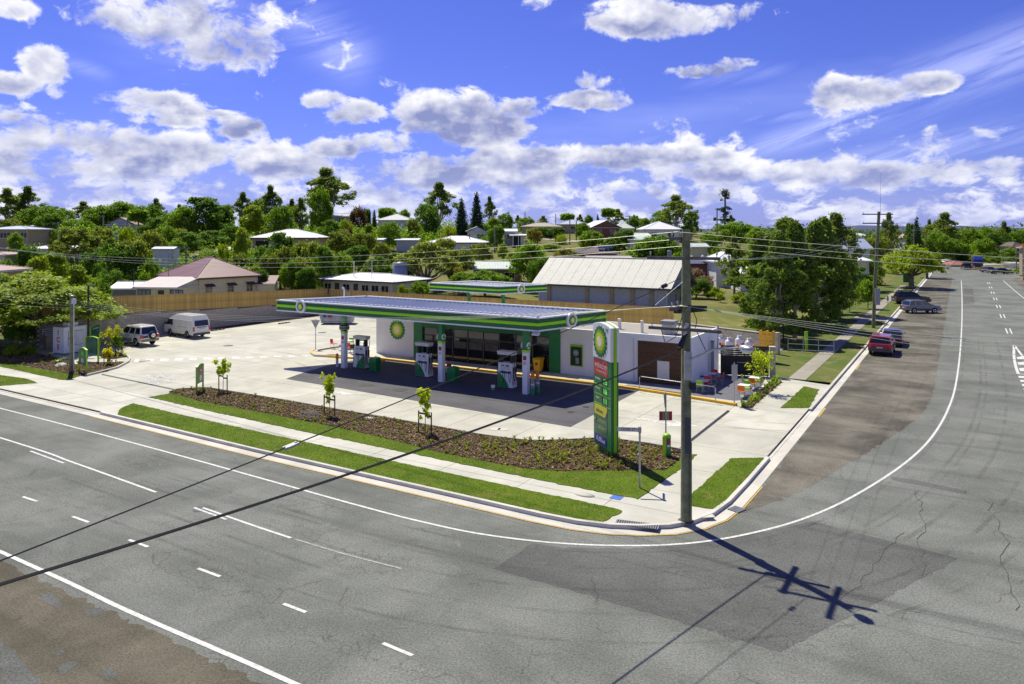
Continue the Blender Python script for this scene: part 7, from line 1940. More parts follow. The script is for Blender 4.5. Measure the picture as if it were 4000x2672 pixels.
proto('cone', [mk([((0, 0, 1 + 1.0 * k), (1.9 * (1 - (k / 13.0) ** 1.6) + .25, 1.9 * (1 - (k / 13.0) ** 1.6) + .25, 1.1)) for k in range(13)], 5200, .30, 'leaf_cone', 16, 1.0, .2, ntips=1, droop=.3)])
proto('hoop', [mk([((0, 0, 18.6), (1.2, 1.2, 1.6)), ((.8, .3, 17.6), (.8, .8, .8)), ((-.9, 0, 17.2), (.8, .8, .7)), ((0, .7, 16.4), (.6, .6, .6)), ((.4, -.7, 15.6), (.5, .5, .5))] + [((rs.uniform(-1, 1) * 1.8, rs.uniform(-1, 1) * 1.8, rs.uniform(2.5, 13)), (.8, .8, .45)) for k in range(26)], 1800, .34, 'leaf_cone', 17, 19.4, .26, ntips=0)])
proto('palm', [])
proto('feather', [mk(layer_clumps(rs, 11, 2.6, 6.6, 130), 36000, .17, 'leaf_bright', 18, 2.6, .24, ntips=26, flat=1.0, asp=2.0, shell=.1)])
proto('spread', [mk(layer_clumps(rs, 11, 3.6, 7.6, 60), 9000, .28, 'leaf_olive', 19, 2.0, .26, ntips=24, flat=.5, shell=.1)])
proto('sheoak', [mk(gum_clumps(rs, 8, .4, 13.5, 120, r=(.055, .12)), 19000, .23, 'leaf_oak', 20, 3.6, .22, 'bark_pale', 20, droop=.45, asp=2.4, shell=.3), mk(gum_clumps(rs, 8, .8, 14, 110, r=(.06, .13)), 16000, .26, 'leaf_oak', 21, 4.0, .22, 'bark_pale', 20, droop=.45, asp=2.4, shell=.3)])
proto('fig', [mk(layer_clumps(rs, 12, 3.0, 8.0, 70) + broad_clumps(rs, 10, 3, 7.5, 16), 11000, .30, 'leaf_bright', 22, 2.6, .5, ntips=20, shell=.2)])
proto('bush', [mk(broad_clumps(rs, 4, .2, 3, 20, (.18, .28)), 2600, .20, 'leaf_mid', 23, .5, .08, ntips=5), mk(broad_clumps(rs, 4, .2, 2.6, 20, (.18, .28)), 2600, .20, 'leaf_bright', 24, .5, .08, ntips=5)])
proto('dome', [mk([((0, 0, 1.6), (2.0, 2.0, 1.55))], 3200, .17, 'leaf_lime', 25, .5, .1, ntips=1, shell=.8)])
proto('mango', [mk(broad_clumps(rs, 11, .8, 7, 60, (.12, .2)), 10000, .32, 'leaf_mid', 26, 1.8, .3), ])
pm = [((rs.uniform(-.2, .2), rs.uniform(-.2, .2), 7.5), (.5, .5, .5))] + [((1.5 * math.cos(k * .6), 1.5 * math.sin(k * .6), 7.4 - .7 * (k % 3)), (.9, .9, .35)) for k in range(18)]
PROTO['palm'] = [mk(pm, 1500, .5, 'leaf_mid', 27, 7.2, .2, ntips=1, droop=.4, asp=3.0)]


def tree(kind, loc, h, w, label, rz=None, group=None, var=None, name=None, tint=None):
    vs = PROTO[kind]; cm, tm, h0, w0 = vs[(var if var is not None else RNG.randrange(len(vs)))]
    cat = 'shrub' if kind in ('bush', 'dome') else 'tree'
    nm = name or {'gum': 'gum_tree', 'cone': 'cypress_tree', 'hoop': 'pine_tree', 'palm': 'palm_tree', 'fig': 'fig_tree', 'bush': 'shrub', 'dome': 'clipped_shrub', 'mango': 'mango_tree', 'sheoak': 'she_oak_tree', 'feather': 'feathery_tree'}.get(kind, 'tree')
    t = thing(nm, label, cat, loc, RNG.uniform(0, 6.28) if rz is None else rz, group); t.scale = (w / w0, w / w0, h / h0)
    for m, n in ((tm, 'trunk'), (cm, 'crown')):
        o = bpy.data.objects.new(n, m); COL.objects.link(o); o.parent = t
    return t
def PT(kind, px, ptop, wpx, Y, label, z0=None, sink=0.0, **k):
    p = ray(px, ptop, Y); zb = (ground_at(p) if z0 is None else z0) - sink
    return tree(kind, (p.x, p.y, zb), max(p.z - zb, 1.2), wpx * Y / FOC, label, **k)


MORE = [
 ('broad', 3830, 1002, 80, 243, 'green tree behind the beige shop at the end of the street'), ('dark', 3765, 1006, 70, 250, 'dark tree behind the terracotta roofed shop'), ('broad', 3898, 1002, 85, 243, 'leafy tree behind the pale awning shops at the far right'), ('dark', 3955, 1000, 80, 232, 'dark tree beside the orange building at the far right'),
 ('dark', 735, 905, 150, 158, 'dark dense tree on the slope above the right side of the red roof'), ('dark', 830, 900, 150, 165, 'very dark tree filling the slope below the biggest dark tree'), ('dark', 905, 880, 100, 172, 'dark tree between the biggest dark tree and the white hip roof'), ('broad', 690, 935, 90, 150, 'green hedge like tree over the white weatherboard shed'),
 ('broad', 640, 880, 110, 170, 'green tree right of the grey olive one on the left slope'), ('olive', 700, 890, 100, 175, 'soft olive tree under the dark skyline trees at the left'), ('broad', 250, 885, 120, 175, 'leafy tree behind the spreading olive one'), ('broad', 60, 905, 70, 150, 'dark round bush in front of the brick house at the left edge'),
 ('bright', 150, 1000, 130, 100, 'yellow green tree top rising behind the feathery tree'), ('bright', 300, 1035, 160, 92, 'bright leafy tree right behind the feathery tree'), ('broad', 380, 1085, 110, 88, 'green tree beside the pale roofed grey shed'), ('broad', 20, 1010, 110, 112, 'green tree between the two pink roofs at the left edge'),
 ('bright', 1000, 1035, 70, 104, 'yellow green tree just right of the red roofed house'), ('olive', 1110, 960, 120, 110, 'drooping olive tree in front of the big dark weeping one'), ('dark', 1020, 1050, 90, 103, 'dark tree right of the cream lean-to'), ('olive', 1180, 1000, 130, 107, 'grey green weeping tree above the fence corner'), ('dark', 1200, 1040, 100, 104, 'dark low tree left of the long cream block'),
 ('broad', 1330, 985, 130, 118, 'green tree above the left end of the low white roofed block'), ('dark', 1480, 1000, 130, 118, 'dark tree above the right end of the low white roofed block'), ('olive', 1590, 1000, 120, 118, 'olive tree left of the wide many limbed one'), ('olive', 1735, 925, 110, 140, 'round olive tree below the long white hip roof'), ('broad', 1810, 1060, 130, 109, 'green bush mass left behind the second canopy'), ('broad', 1960, 1075, 110, 107, 'green bush right behind the second canopy columns'),
 ('gum', 1140, 775, 70, 218, 'grey gum squeezed between the round headed gum and the bright tree'), ('broad', 1010, 770, 90, 220, 'sunlit tree left behind the tall round headed gum'), ('broad', 885, 795, 70, 218, 'green tree left of the flat topped gum'), ('gum', 700, 795, 70, 245, 'thin gum left of the biggest dark tree'), ('broad', 520, 800, 120, 240, 'green skyline tree right of the pink roof'), ('broad', 240, 805, 110, 232, 'green skyline tree left of the flat crowned gum'), ('dark', 90, 800, 110, 240, 'green tree under the right one of the two tall gums'),
 ('broad', 1580, 815, 60, 245, 'small tree on the crest right of the palm'), ('broad', 2360, 860, 70, 250, 'tree behind the shining white gable roof'), ('broad', 2585, 815, 100, 230, 'leafy lower side of the big bushy gum'), ('broad', 2680, 880, 90, 215, 'trees behind the main pole top'), ('broad', 2960, 885, 110, 195, 'trees between the dome of trees and the she-oaks'),
 ('bush', 2490, 960, 120, 150, 'shrubs left of the big dense bright tree'), ('broad', 2640, 985, 80, 142, 'bush left of the main pole above the navy roof'), ('dry', 2290, 945, 60, 175, 'dry bush on the grass slope below the driveway'), ('bush', 2150, 955, 100, 172, 'low bushes on the slope left of the clipped round bush'), ('bright', 2000, 985, 90, 140, 'bright bush left of the tall tree at the church gable'),
 ('bush', 2900, 1140, 110, 100, 'shrubs at the foot of the thin leaning tree'), ('bush', 2680, 1120, 90, 104, 'shrubs beside the church gable end'), ('broad', 2960, 1010, 100, 104, 'leafy tree between the leaning tree and the she-oaks'), ('bush', 3390, 1090, 90, 104, 'green bushes behind the verge pole base'),
]
TREES = [
 ('gum', 28, 733, 125, 230, 'airy gum at the left frame edge, left one of two tall gums'), ('gum', 108, 726, 125, 236, 'airy tall gum near the left edge, right one of two tall gums'),
 ('olive', 40, 850, 120, 205, 'low olive tree below the two tall gums at the left edge'), ('broad', 165, 800, 190, 215, 'wide bright green tree right of the two left gums'), ('dark', 190, 830, 120, 190, 'dark tree in front of the wide bright tree at the left'),
 ('gum', 325, 785, 110, 260, 'flat crowned gum on the skyline between the left bright trees'), ('broad', 300, 850, 140, 205, 'green tree below the flat crowned skyline gum'), ('broad', 385, 800, 150, 235, 'rounded tree on the skyline left of the palm'),
 ('broad', 470, 783, 170, 238, 'broad leafy tree above the pink roofed house'), ('gum', 610, 773, 80, 262, 'small dark gum rising over the left skyline trees'), ('broad', 570, 795, 150, 225, 'leafy tree right above the palm on the left hillside'),
 ('palm', 540, 822, 70, 195, 'palm in the dark trees right of the pink roofed house'), ('dark', 600, 850, 120, 190, 'dark tree right of the hillside palm'), ('dark', 660, 830, 120, 200, 'dark green tree left of the biggest dark tree'),
 ('dark', 795, 768, 250, 195, 'biggest dark round tree left of the slim gums'), ('broad', 720, 800, 140, 190, 'green sunlit side tree joined to the biggest dark tree'), ('dark', 870, 800, 110, 200, 'dark tree at the right side of the biggest dark tree'),
 ('gum', 948, 748, 100, 212, 'flat topped gum left of the slim pale trunked gums'), ('gum', 1056, 720, 100, 208, 'tall round headed gum standing above the white hip roof'), ('bright', 985, 800, 130, 200, 'light green trees behind the white hip roof, left part'),
 ('broad', 1095, 800, 130, 196, 'light green tree behind the white hip roof, right part'), ('gum', 1175, 770, 110, 214, 'grey green tree between the round headed gum and the huge one'), ('gum', 1274, 653, 225, 235, 'huge spreading gum standing highest on the skyline'),
 ('broad', 1250, 722, 105, 190, 'bright round headed tree with a slim trunk in front of the huge gum'), ('red', 1398, 803, 80, 215, 'reddish brown tree on the crest right of the huge gum'), ('dark', 1430, 812, 50, 222, 'dark tree right behind the reddish brown tree'),
 ('cone', 1462, 818, 28, 215, 'little dark conifer on the crest left of the blue grey roof'), ('palm', 1512, 814, 62, 222, 'palm on the crest above the blue grey roof'), ('dry', 1545, 825, 50, 235, 'bare looking pale tree behind the blue grey roof'),
 ('lime', 1348, 855, 65, 186, 'lime green bush tree below the reddish tree'), ('dark', 1290, 858, 105, 178, 'dark round tree below the grey crest house'), ('red', 1362, 885, 40, 180, 'small rusty shrub below the lime green tree'),
 ('bright', 1440, 873, 80, 176, 'yellow green tree left in front of the blue grey roof'), ('broad', 1520, 864, 110, 173, 'round green tree right in front of the blue grey roof'), ('olive', 1615, 850, 65, 182, 'brownish green tree at the right end of the blue grey roof'),
 ('gum', 1716, 710, 150, 215, 'big domed gum with see through crown right of the blue grey roof'), ('dark', 1664, 793, 120, 194, 'dark tree with bare stems below the domed gum'), ('lime', 1752, 881, 78, 183, 'low lime green round tree above the long white roof'),
 ('cone', 1803, 773, 62, 198, 'left and lower one of two black cypress trees'), ('cone', 1862, 748, 62, 203, 'right and taller one of two black cypress trees'), ('gum', 1912, 765, 62, 232, 'slim dark gum right of the cypress trees'),
 ('bright', 1925, 850, 70, 200, 'leafy tree at the foot of the taller cypress'), ('dark', 1940, 880, 85, 172, 'dark tree with a pole right of the long white roof'), ('broad', 1972, 828, 70, 242, 'round tree on the skyline right of the slim gum'),
 ('broad', 2056, 844, 75, 250, 'round bright tree on the skyline left of the beige roof'), ('gum', 2022, 840, 40, 290, 'small gum on the skyline between two round trees'), ('gum', 2122, 842, 60, 275, 'ragged gum on the skyline above the beige roof'),
 ('dark', 2100, 885, 110, 200, 'dark hedge tree below the beige roof, left half'), ('dark', 2170, 885, 100, 200, 'dark hedge tree below the beige roof, right half'), ('dry', 2085, 890, 70, 183, 'olive brown tree in front of the dark hedge'),
 ('palm', 2216, 836, 50, 275, 'thin palm like tree on the skyline above the blue roof'), ('gum', 2266, 836, 40, 285, 'small gum on the skyline right of the thin palm'), ('broad', 2300, 838, 45, 285, 'round tree on the skyline behind the white gable roof'), ('cone', 2335, 836, 20, 285, 'tiny round topped conifer on the skyline'),
 ('palm', 2376, 815, 50, 265, 'dark shaggy palm on the skyline right of the white gable roof'), ('gum', 2412, 815, 90, 272, 'wide gum right of the shaggy palm'), ('broad', 2480, 838, 70, 280, 'dark tree on the skyline left of the big bushy gum'), ('broad', 2520, 850, 60, 270, 'low tree joined to the left foot of the big bushy gum'),
 ('broad', 2275, 868, 75, 205, 'round tree in front of the white gable roof, beside two poles'), ('mango', 2312, 897, 115, 172, 'round dense tree right of the clipped driveway bush'), ('dark', 2440, 893, 95, 178, 'dark tree in front of the pale green roof'), ('dark', 2395, 925, 110, 162, 'dark tree below the pale green roof and right of the brown tiles'),
 ('mango', 2570, 916, 215, 148, 'big dense bright tree left of the main pole'), ('gum', 2640, 760, 165, 215, 'big bushy gum on the skyline left of the skinny pine'), ('broad', 2700, 820, 70, 235, 'smaller gum at the right foot of the big bushy gum'),
 ('hoop', 2832, 736, 75, 235, 'skinny pine with a tufted top on the skyline'), ('gum', 2855, 838, 60, 250, 'ragged tree at the right foot of the skinny pine'), ('broad', 2870, 862, 190, 208, 'wide dome of trees below the skinny pine'), ('broad', 2770, 905, 95, 176, 'green tree just right of the main pole top'),
 ('bush', 2800, 960, 60, 155, 'shrub right of the pale green roof behind the main pole'),
 ('spread', 300, 890, 220, 128, 'spreading olive tree with bare limbs in front of the long white roof at the left'), ('olive', 395, 882, 130, 142, 'olive green tree right behind the spreading one'), ('lime', 498, 884, 78, 136, 'bright yellow green tree in the middle of the left slope'),
 ('olive', 590, 895, 130, 136, 'grey olive tree right of the bright yellow green one'), ('dark', 455, 945, 190, 120, 'dark leafy mass below the bright yellow green tree'), ('olive', 520, 930, 150, 122, 'dull green tree before the white weatherboard shed'), ('broad', 590, 1005, 70, 108, 'leafy bush left of the white weatherboard shed wall'),
 ('dark', 350, 985, 150, 110, 'dark tree behind the feathery tree, left of the cream house'), ('bright', 215, 985, 130, 112, 'bright bushes behind the top of the feathery tree'), ('dark', 120, 960, 120, 120, 'dark bushes below the white roof at the left'), ('dark', 430, 1050, 120, 100, 'deep shaded bush above the grey shed'), ('bush', 565, 1060, 80, 98, 'yellow tipped bush just left of the red roof'),
 ('bright', 942, 888, 85, 136, 'yellow green tall tree left of the dark garage'), ('lime', 874, 950, 55, 128, 'small yellow green tree right of the red roof peak'), ('olive', 940, 985, 100, 122, 'olive trees below the yellow green tall tree'), ('dark', 1020, 980, 110, 118, 'dull tree behind the right slope of the red roof'),
 ('dark', 1095, 905, 165, 118, 'big dark weeping tree in front of the white hip roof'), ('olive', 1060, 985, 110, 108, 'olive weeping tree before the big dark one'), ('olive', 1200, 935, 150, 116, 'soft green tree right of the big dark weeping tree'), ('broad', 1140, 1010, 110, 106, 'yellow green tree standing lowest behind the fence corner'), ('dark', 1265, 960, 130, 110, 'dark tree left above the low white roofed block'),
 ('olive', 1335, 895, 150, 150, 'olive domed tree below the rusty shrub'), ('olive', 1420, 905, 110, 150, 'olive tree right of the olive dome'), ('dark', 1400, 955, 130, 132, 'dark shaded trees above the low white roofed block'), ('olive', 1490, 945, 80, 140, 'pale olive tree left of the flat grey shed'), ('dark', 1545, 985, 90, 130, 'dark tree between the olive trees above the white block'),
 ('spread', 1665, 945, 270, 114, 'wide olive tree with many bare limbs left of the second canopy'), ('olive', 1800, 965, 150, 122, 'olive crown joined behind the wide many limbed tree'), ('bush', 1570, 1110, 60, 100, 'shrub at the right end of the low white block'), ('bush', 1640, 1095, 90, 100, 'shrubs at the foot of the wide many limbed tree'), ('broad', 1895, 1050, 200, 108, 'green tree right behind the second canopy'), ('dry', 1790, 1040, 90, 112, 'dry olive bush left behind the second canopy'),
 ('olive', 1875, 948, 115, 145, 'olive tree below the small front gable house'), ('bright', 1966, 952, 50, 150, 'small yellow green tree below the carport'), ('broad', 2068, 938, 160, 118, 'tall green tree left of the church gable'), ('dark', 2110, 1000, 120, 110, 'dark tree hugging the church gable'), ('dry', 2210, 968, 130, 135, 'dry olive bush left of the brown tiled roof'),
 ('dome', 2194, 917, 42, 193, 'clipped round topped bush on the driveway'), ('pink', 2725, 1045, 120, 112, 'pink flowering shrub right of the main pole'), ('dark', 2720, 1085, 130, 106, 'dark shrubs under the pink flowering shrub'), ('bush', 2790, 1120, 90, 104, 'olive shrub below the two storey house'), ('lime', 2815, 1150, 40, 100, 'low yellow flowering shrub at the field edge'),
 ('gum', 2868, 915, 130, 103, 'thin leaning tree with a sparse crown before the two storey house'),
 ('broad', 3290, 1065, 150, 118, 'dark leafy bushes right of the she-oaks'), ('dark', 3350, 1040, 140, 122, 'dark bush below the lower white flat roof'), ('olive', 3300, 985, 90, 128, 'golden green tree between the two white roofs'), ('cone', 3300, 990, 22, 118, 'small dark conifer before the lower white roof'), ('cone', 3345, 985, 20, 120, 'second slim dark conifer right of the first before the lower white roof'),
 ('bush', 3230, 1130, 170, 98, 'low bushes on the grass right of the she-oaks'), ('bush', 3320, 1090, 70, 100, 'upright bush by the wire fence near the verge pole'),
 ('broad', 3400, 1000, 120, 135, 'leafy tree left behind the verge pole'), ('olive', 3430, 920, 110, 190, 'tree behind the upper crossarm of the verge pole'), ('gum', 3472, 826, 95, 225, 'gum behind the top of the verge pole'), ('cone', 3580, 846, 50, 235, 'dark pointed conifer right of the verge pole'), ('dark', 3555, 870, 60, 245, 'round dark tree left of the pointed conifer'),
 ('gum', 3690, 828, 145, 260, 'wide ragged gum above the end of the street'), ('broad', 3660, 900, 120, 240, 'leafy trees below the wide ragged gum'), ('gum', 3630, 855, 50, 270, 'thin gum left of the wide ragged one'),
 ('broad', 3785, 886, 110, 285, 'rounded trees right of the wide ragged gum'), ('broad', 3850, 882, 90, 290, 'dark tree between rounded trees and the flat topped one'), ('gum', 3922, 862, 90, 280, 'dark flat topped gum near the right edge'), ('dark', 3900, 905, 120, 270, 'dark trees below the flat topped gum'), ('broad', 3990, 890, 100, 275, 'tree at the right frame edge on the skyline'),
 ('broad', 3720, 930, 120, 250, 'green tree left of the beige block building'), ('broad', 3840, 930, 110, 262, 'tree right of the beige block building'), ('lime', 3808, 985, 55, 245, 'yellow green tree behind the truck'), ('dark', 3760, 985, 90, 252, 'dark low trees left of the yellow green one'), ('dark', 3870, 985, 80, 250, 'dark low trees right of the yellow green one'), ('broad', 3940, 965, 70, 250, 'tree left of the orange building'),
 ('fig', 3560, 955, 250, 143, 'big street fig tree on the verge shading the gravel'), ('fig', 3622, 968, 120, 172, 'second street tree behind the big fig'),
 ('bush', 3985, 1040, 40, 185, 'hedge by the shop at the right edge'), ('bush', 3950, 1050, 30, 190, 'yellow green clipped hedge at the far right'),
]
TREES += MORE
for k in TREES: PT(*k)
# she-oak stand beside the block wall
for px, a_, b_, top, w_, v, l in ((3040, 17.5, 74.5, 900, 6.5, 0, 'she-oak nearest the block wall, left and front of the stand'), (2975, 22, 84, 905, 7.5, 1, 'she-oak at the left side of the stand beside the field'), (3105, 15.4, 79, 862, 7.0, 0, 'tall she-oak in the middle of the stand'),
                                 (3070, 20, 93, 850, 8.0, 1, 'she-oak at the back left of the stand'), (3185, 15.0, 88.5, 860, 7.5, 0, 'she-oak right of the tallest middle one'), (3215, 16.5, 99, 845, 8.0, 0, 'she-oak at the back of the stand against the sky'), (3265, 14.8, 106, 828, 7.0, 1, 'rightmost tall tree of the stand with see through top')):
    p = AB(a_, b_); r = (px - 2000) / FOC; p.x = r * p.y; zt = EYE - (top - 900) * p.y / FOC; z0 = ground_at(p)
    tree('gum' if px == 3265 else 'sheoak', (p.x, p.y, z0), zt - z0, w_, l, var=None if px == 3265 else v, group=None)
p = G(118, 1395, .1); tree('feather', (p.x - 1.5, p.y + 4, .3), 7.0, 13.0, 'big feathery leaved tree at the left edge beside the block wall', rz=.4)
p = G(-90, 1380, .1); tree('feather', (p.x - 1, p.y + 6, .3), 6.6, 11.0, 'second feathery tree cut by the left frame edge', rz=2.2)
p = G(70, 1372, .1); tree('dark', (p.x, p.y + 1.2, 0), 3.9, 4.6, 'dark dense shrub under the feathery tree', var=0, name='shrub')
p = G(132, 1350, .1); tree('bright', (p.x, p.y, .1), 2.3, 1.3, 'slender light green sapling at the end of the block wall', var=1)
p = G(55, 1392, .1); tree('bush', (p.x, p.y, .1), 1.0, 2.0, 'strappy green plant at the left end of the mulch bed', var=1)
p = G(120, 1385, .1); tree('bush', (p.x, p.y, .1), .9, 1.0, 'small yellow green plant below the slender sapling', var=1)


# staked saplings
def leafy(name, pts, size, n, leaf, seed, parent, droop=.2):
    me = foliage(pts, n, size, seed, droop=droop, asp=2.2, shell=.1); me.materials.append(M[leaf]); o = bpy.data.objects.new(name, me); COL.objects.link(o); o.parent = parent; return o
def sapling(label, px, py, h, cw, leaf, seed, stakes=True, low=True, z=.15, sh=1.15):
    p = G(px, py, z); rs = random.Random(seed); t = thing('young_tree', label, 'tree', p, GRID_RZ)
    MB().path([(0, 0, -.05), (.02, .01, h * .4), (-.01, .02, h * .75), (0, 0, h * .95)], [.022, .018, .014, .006], 6).build('trunk', M['bark'], t)
    cl = [((rs.gauss(0, cw * .24), rs.gauss(0, cw * .24), h * rs.uniform(.62, 1.0)), (cw * .17, cw * .17, cw * .2)) for k in range(20)]
    if low: cl += [((rs.gauss(0, cw * .16), rs.gauss(0, cw * .16), h * rs.uniform(.26, .6)), (cw * .13, cw * .13, cw * .12)) for k in range(7)]
    leafy('crown', cl, .10, 620, leaf, seed, t)
    if stakes:
        for sx in (-1, 1):
            MB().box(sx * .42 - .025, sx * .42 + .025, -.025, .025, -.1, sh).build('stake', M['stake'], t)
            MB().box(min(0, sx * .42), max(0, sx * .42), -.012, .012, sh - .22 - .05 * sx, sh - .13 - .05 * sx).build('tie', M['stake'], t)
    return t


sapling('staked young tree nearest the left end of the front bed', 871, 1530, 2.05, .95, 'leaf_sap', 31, low=False)
sapling('staked young tree in the middle of the front bed by the wire basket', 1287, 1622, 2.35, .90, 'leaf_sap', 32)
sapling('staked young tree farthest right in the front bed', 1660, 1692, 2.25, .95, 'leaf_sap', 33)
sapling('yellow green young tree in the bed behind the poster boards', 441, 1384, 2.35, 1.5, 'leaf_yellow', 34)
sapling('small dark green young tree right of the yellow green one', 462, 1386, 1.5, .8, 'leaf_mid', 35, stakes=False)
sapling('low yellow leaved plant on stakes beside the left driveway kerb', 418, 1424, 1.2, .8, 'leaf_yellow', 36, sh=.9)
sapling('yellow green tiered tree at the dining terrace edge', 2972, 1530, 2.7, 1.9, 'leaf_sap', 37, stakes=False, z=.15)
t = thing('wire_basket', 'grey wire cage around a pit in the front mulch bed', 'wire cage', G(1211, 1636, .15), GRID_RZ)
for k in range(10):
    for y in (-.3, .3): MB().box(-.5 + k * .11, -.49 + k * .11, y - .006, y + .006, 0, .42).build('bar', M['galv'], t)
for z in (.05, .22, .40): MB().box(-.5, .5, -.306, -.294, z, z + .012).build('hoop', M['galv'], t); MB().box(-.5, .5, .294, .306, z, z + .012).build('hoop', M['galv'], t)
[MB().box(-.5, .5, y - .006, y + .006, .40, .412).build('lid_bar', M['grey'], t) for y in (-.2, -.1, 0, .1, .2)]
o = MB().box(-.26, .26, -.15, .15, 0, .03).build('valve_lid', M['r_green']); o.location = G(1443, 1633, .15); o.rotation_euler = (0, 0, GRID_RZ); tag(o, 'pale green valve lid in the mulch bed between two young trees', 'valve lid')

# tufted planting in the beds: nobody could count it
def tufts(name, poly, n, seed, mats, hh=(.18, .4), z=.15):
    pts, rs = scatter(poly, n, seed); vs, fs, ms = [], [], []
    for x, y in pts:
        big = rs.rand() < .5; nb = rs.randint(7, 16); h = rs.uniform(*hh) * (1 if big else .6); mi = rs.randint(0, len(mats))
        for k in range(nb):
            a = rs.uniform(0, 6.28); sp = rs.uniform(.15, .9) * h; w = rs.uniform(.012, .03); q = len(vs); dx, dy = math.cos(a), math.sin(a)
            vs += [(x - dy * w, y + dx * w, z), (x + dy * w, y - dx * w, z), (x + dx * sp * .5 + dy * w * .8, y + dy * sp * .5 - dx * w * .8, z + h * .7), (x + dx * sp * .5 - dy * w * .8, y + dy * sp * .5 + dx * w * .8, z + h * .7), (x + dx * sp, y + dy * sp, z + h * rs.uniform(.55, 1.0))]
            fs += [(q, q + 1, q + 2, q + 3), (q + 3, q + 2, q + 4)]; ms += [mi, mi]
    me = bpy.data.meshes.new(name); me.from_pydata(vs, [], fs)
    for m in mats: me.materials.append(m)
    me.polygons.foreach_set('material_index', ms); o = bpy.data.objects.new(name, me); COL.objects.link(o); o['kind'] = 'stuff'; return o


tufts('bed_plants', BP['bed_front'], 460, 71, [M['leaf_dry'], M['leaf_olive'], M['leaf_dry'], M['leaf_mid']], (.12, .28))
rightp = [p for p in BP['bed_front']]
tufts('bed_plants', [G(x, y, .15)[:2] for x, y in ((1900, 1715), (2300, 1720), (2420, 1725), (2600, 1770), (2560, 1825), (2350, 1832), (2000, 1800), (1880, 1775))], 190, 72, [M['leaf_olive'], M['leaf_bright'], M['leaf_dry']], (.2, .38))
tufts('bed_plants', BP['bed_right'], 60, 73, [M['leaf_mid'], M['leaf_bright']], (.25, .5))
tufts('bed_plants', BP['bed_left'], 90, 74, [M['leaf_mid'], M['leaf_bright'], M['leaf_dry']], (.2, .45))
tufts('bed_plants', BP['bed_isle'], 20, 75, [M['leaf_bright'], M['leaf_yellow']], (.25, .5))
# rocks in the left bed
for px, py, s, l in ((253, 1402, .42, 'pale rock left of the short service pole in the garden bed'), (240, 1428, .5, 'flat pale rock in the left garden bed below the first one'), (228, 1412, .3, 'small rock between the two bigger pale rocks')):
    mb = MB(); bm = bmesh.new(); bmesh.ops.create_icosphere(bm, subdivisions=2, radius=s); rr = random.Random(px)
    for v in bm.verts: v.co *= rr.uniform(.8, 1.1); v.co.z *= .5
    me = bpy.data.meshes.new('rock'); bm.to_mesh(me); bm.free(); me.materials.append(M['kerb']); o = bpy.data.objects.new('rock', me); COL.objects.link(o); o.location = G(px, py, .15); tag(o, l, 'rock')
# rear corner of the yard: skip, wheel stops, rubble
t = thing('skip_bin', 'pale metal skip container at the rear corner of the yard under the canopy line', 'skip', AB(62.5, 64.6, .12), GRID_RZ + .5)
MB().hexa([(-1.7, -.8, .1), (1.7, -.8, .1), (1.7, .8, .1), (-1.7, .8, .1)], [(-2.0, -.85, 1.5), (2.0, -.85, 1.5), (2.0, .85, 1.5), (-2.0, .85, 1.5)]).bevel('body', M['curtain'], t, .03)
for x in (-1.5, -.5, .5, 1.5): MB().box(x - .05, x + .05, -.92, -.82, .15, 1.5).build('rib', M['grey'], t)
MB().box(-.9, -.4, -.935, -.925, .7, 1.1).build('red_label', M['red_dark'], t); MB().box(-1.4, -1.1, -.935, -.925, .75, 1.05).build('blue_label', M['blue'], t)
for px, py, l in ((690, 1312, 'dark rubber wheel stop in front of the white van'), (850, 1290, 'dark rubber wheel stop right of the white van'), (1110, 1263, 'dark rubber wheel stop left of the skip'), (480, 1345, 'dark rubber wheel stop before the white four wheel drive')):
    q = G(px, py, .13); t = thing('wheel_stop', l, 'wheel stop', q, GRID_RZ + rad(90), 'wheel stops along the block wall')
    MB().side([(-.85, 0), (.85, 0), (.82, .1), (-.82, .1)], -.08, .08).build('bar', M['rubber'], t)
    for x in (-.5, 0, .5): MB().box(x - .12, x + .12, -.084, .084, .02, .085).build('reflector', M['amber'], t)
sheet('garden_bed', abp((71.4, 54), (69.6, 54), (69.6, 70.2), (52, 70.4), (52, 72.0), (71.4, 72.0)), .135, M['mulch'])
tufts('bed_plants', [AB(a, b)[:2] for a, b in ((52, 70.6), (63, 70.6), (63, 71.9), (52, 71.9))], 60, 78, [M['leaf_lime'], M['leaf_dry']], (.4, .9), .14)
t = thing('vent_stack', 'white bent vent pipe standing at the rear fence above the canopy', 'vent pipe', AB(62.8, 66.0, .12), 0); Hs = ray(1247, 1124, t.location.y).z - .12
MB().path([(0, 0, 0), (0, 0, Hs - .25), (-.06, 0, Hs - .05), (-.25, 0, Hs)], .11, 10).build('pipe', M['white'], t)
for dx in (.35, .5, .62): MB().tube((dx, 0, 0), (dx, 0, Hs - .5), .03, .03, 8).build('thin_pipe', M['galv'], t)
t = thing('pipe_fence', 'low galvanised pipe gate beyond the end of the block wall', 'fence', AB(13.6, 70.2, .08), 0)
e = AB(9.9, 70.8) - AB(13.6, 70.2)
for k in range(4): q = e * (k / 3); MB().tube((q.x, q.y, 0), (q.x, q.y, 1.25), .03, .03, 8).build('post', M['galv'], t)
for z in (.25, .75, 1.22): MB().tube((0, 0, z), (e.x, e.y, z), .022, .022, 8).build('rail', M['galv'], t)
t = thing('wire_fence', 'thin wire mesh fence along the verge behind the tall pole', 'fence', AB(14.2, 96, .08), rad(90) - GA)
for k in range(12): MB().tube((k * 3.0, 0, 0), (k * 3.0, 0, 1.3), .03, .03, 6).build('post', M['grey'], t)
for z in (.3, .8, 1.25): MB().tube((0, 0, z), (33, 0, z), .008, .008, 4).build('wire', M['galv'], t)
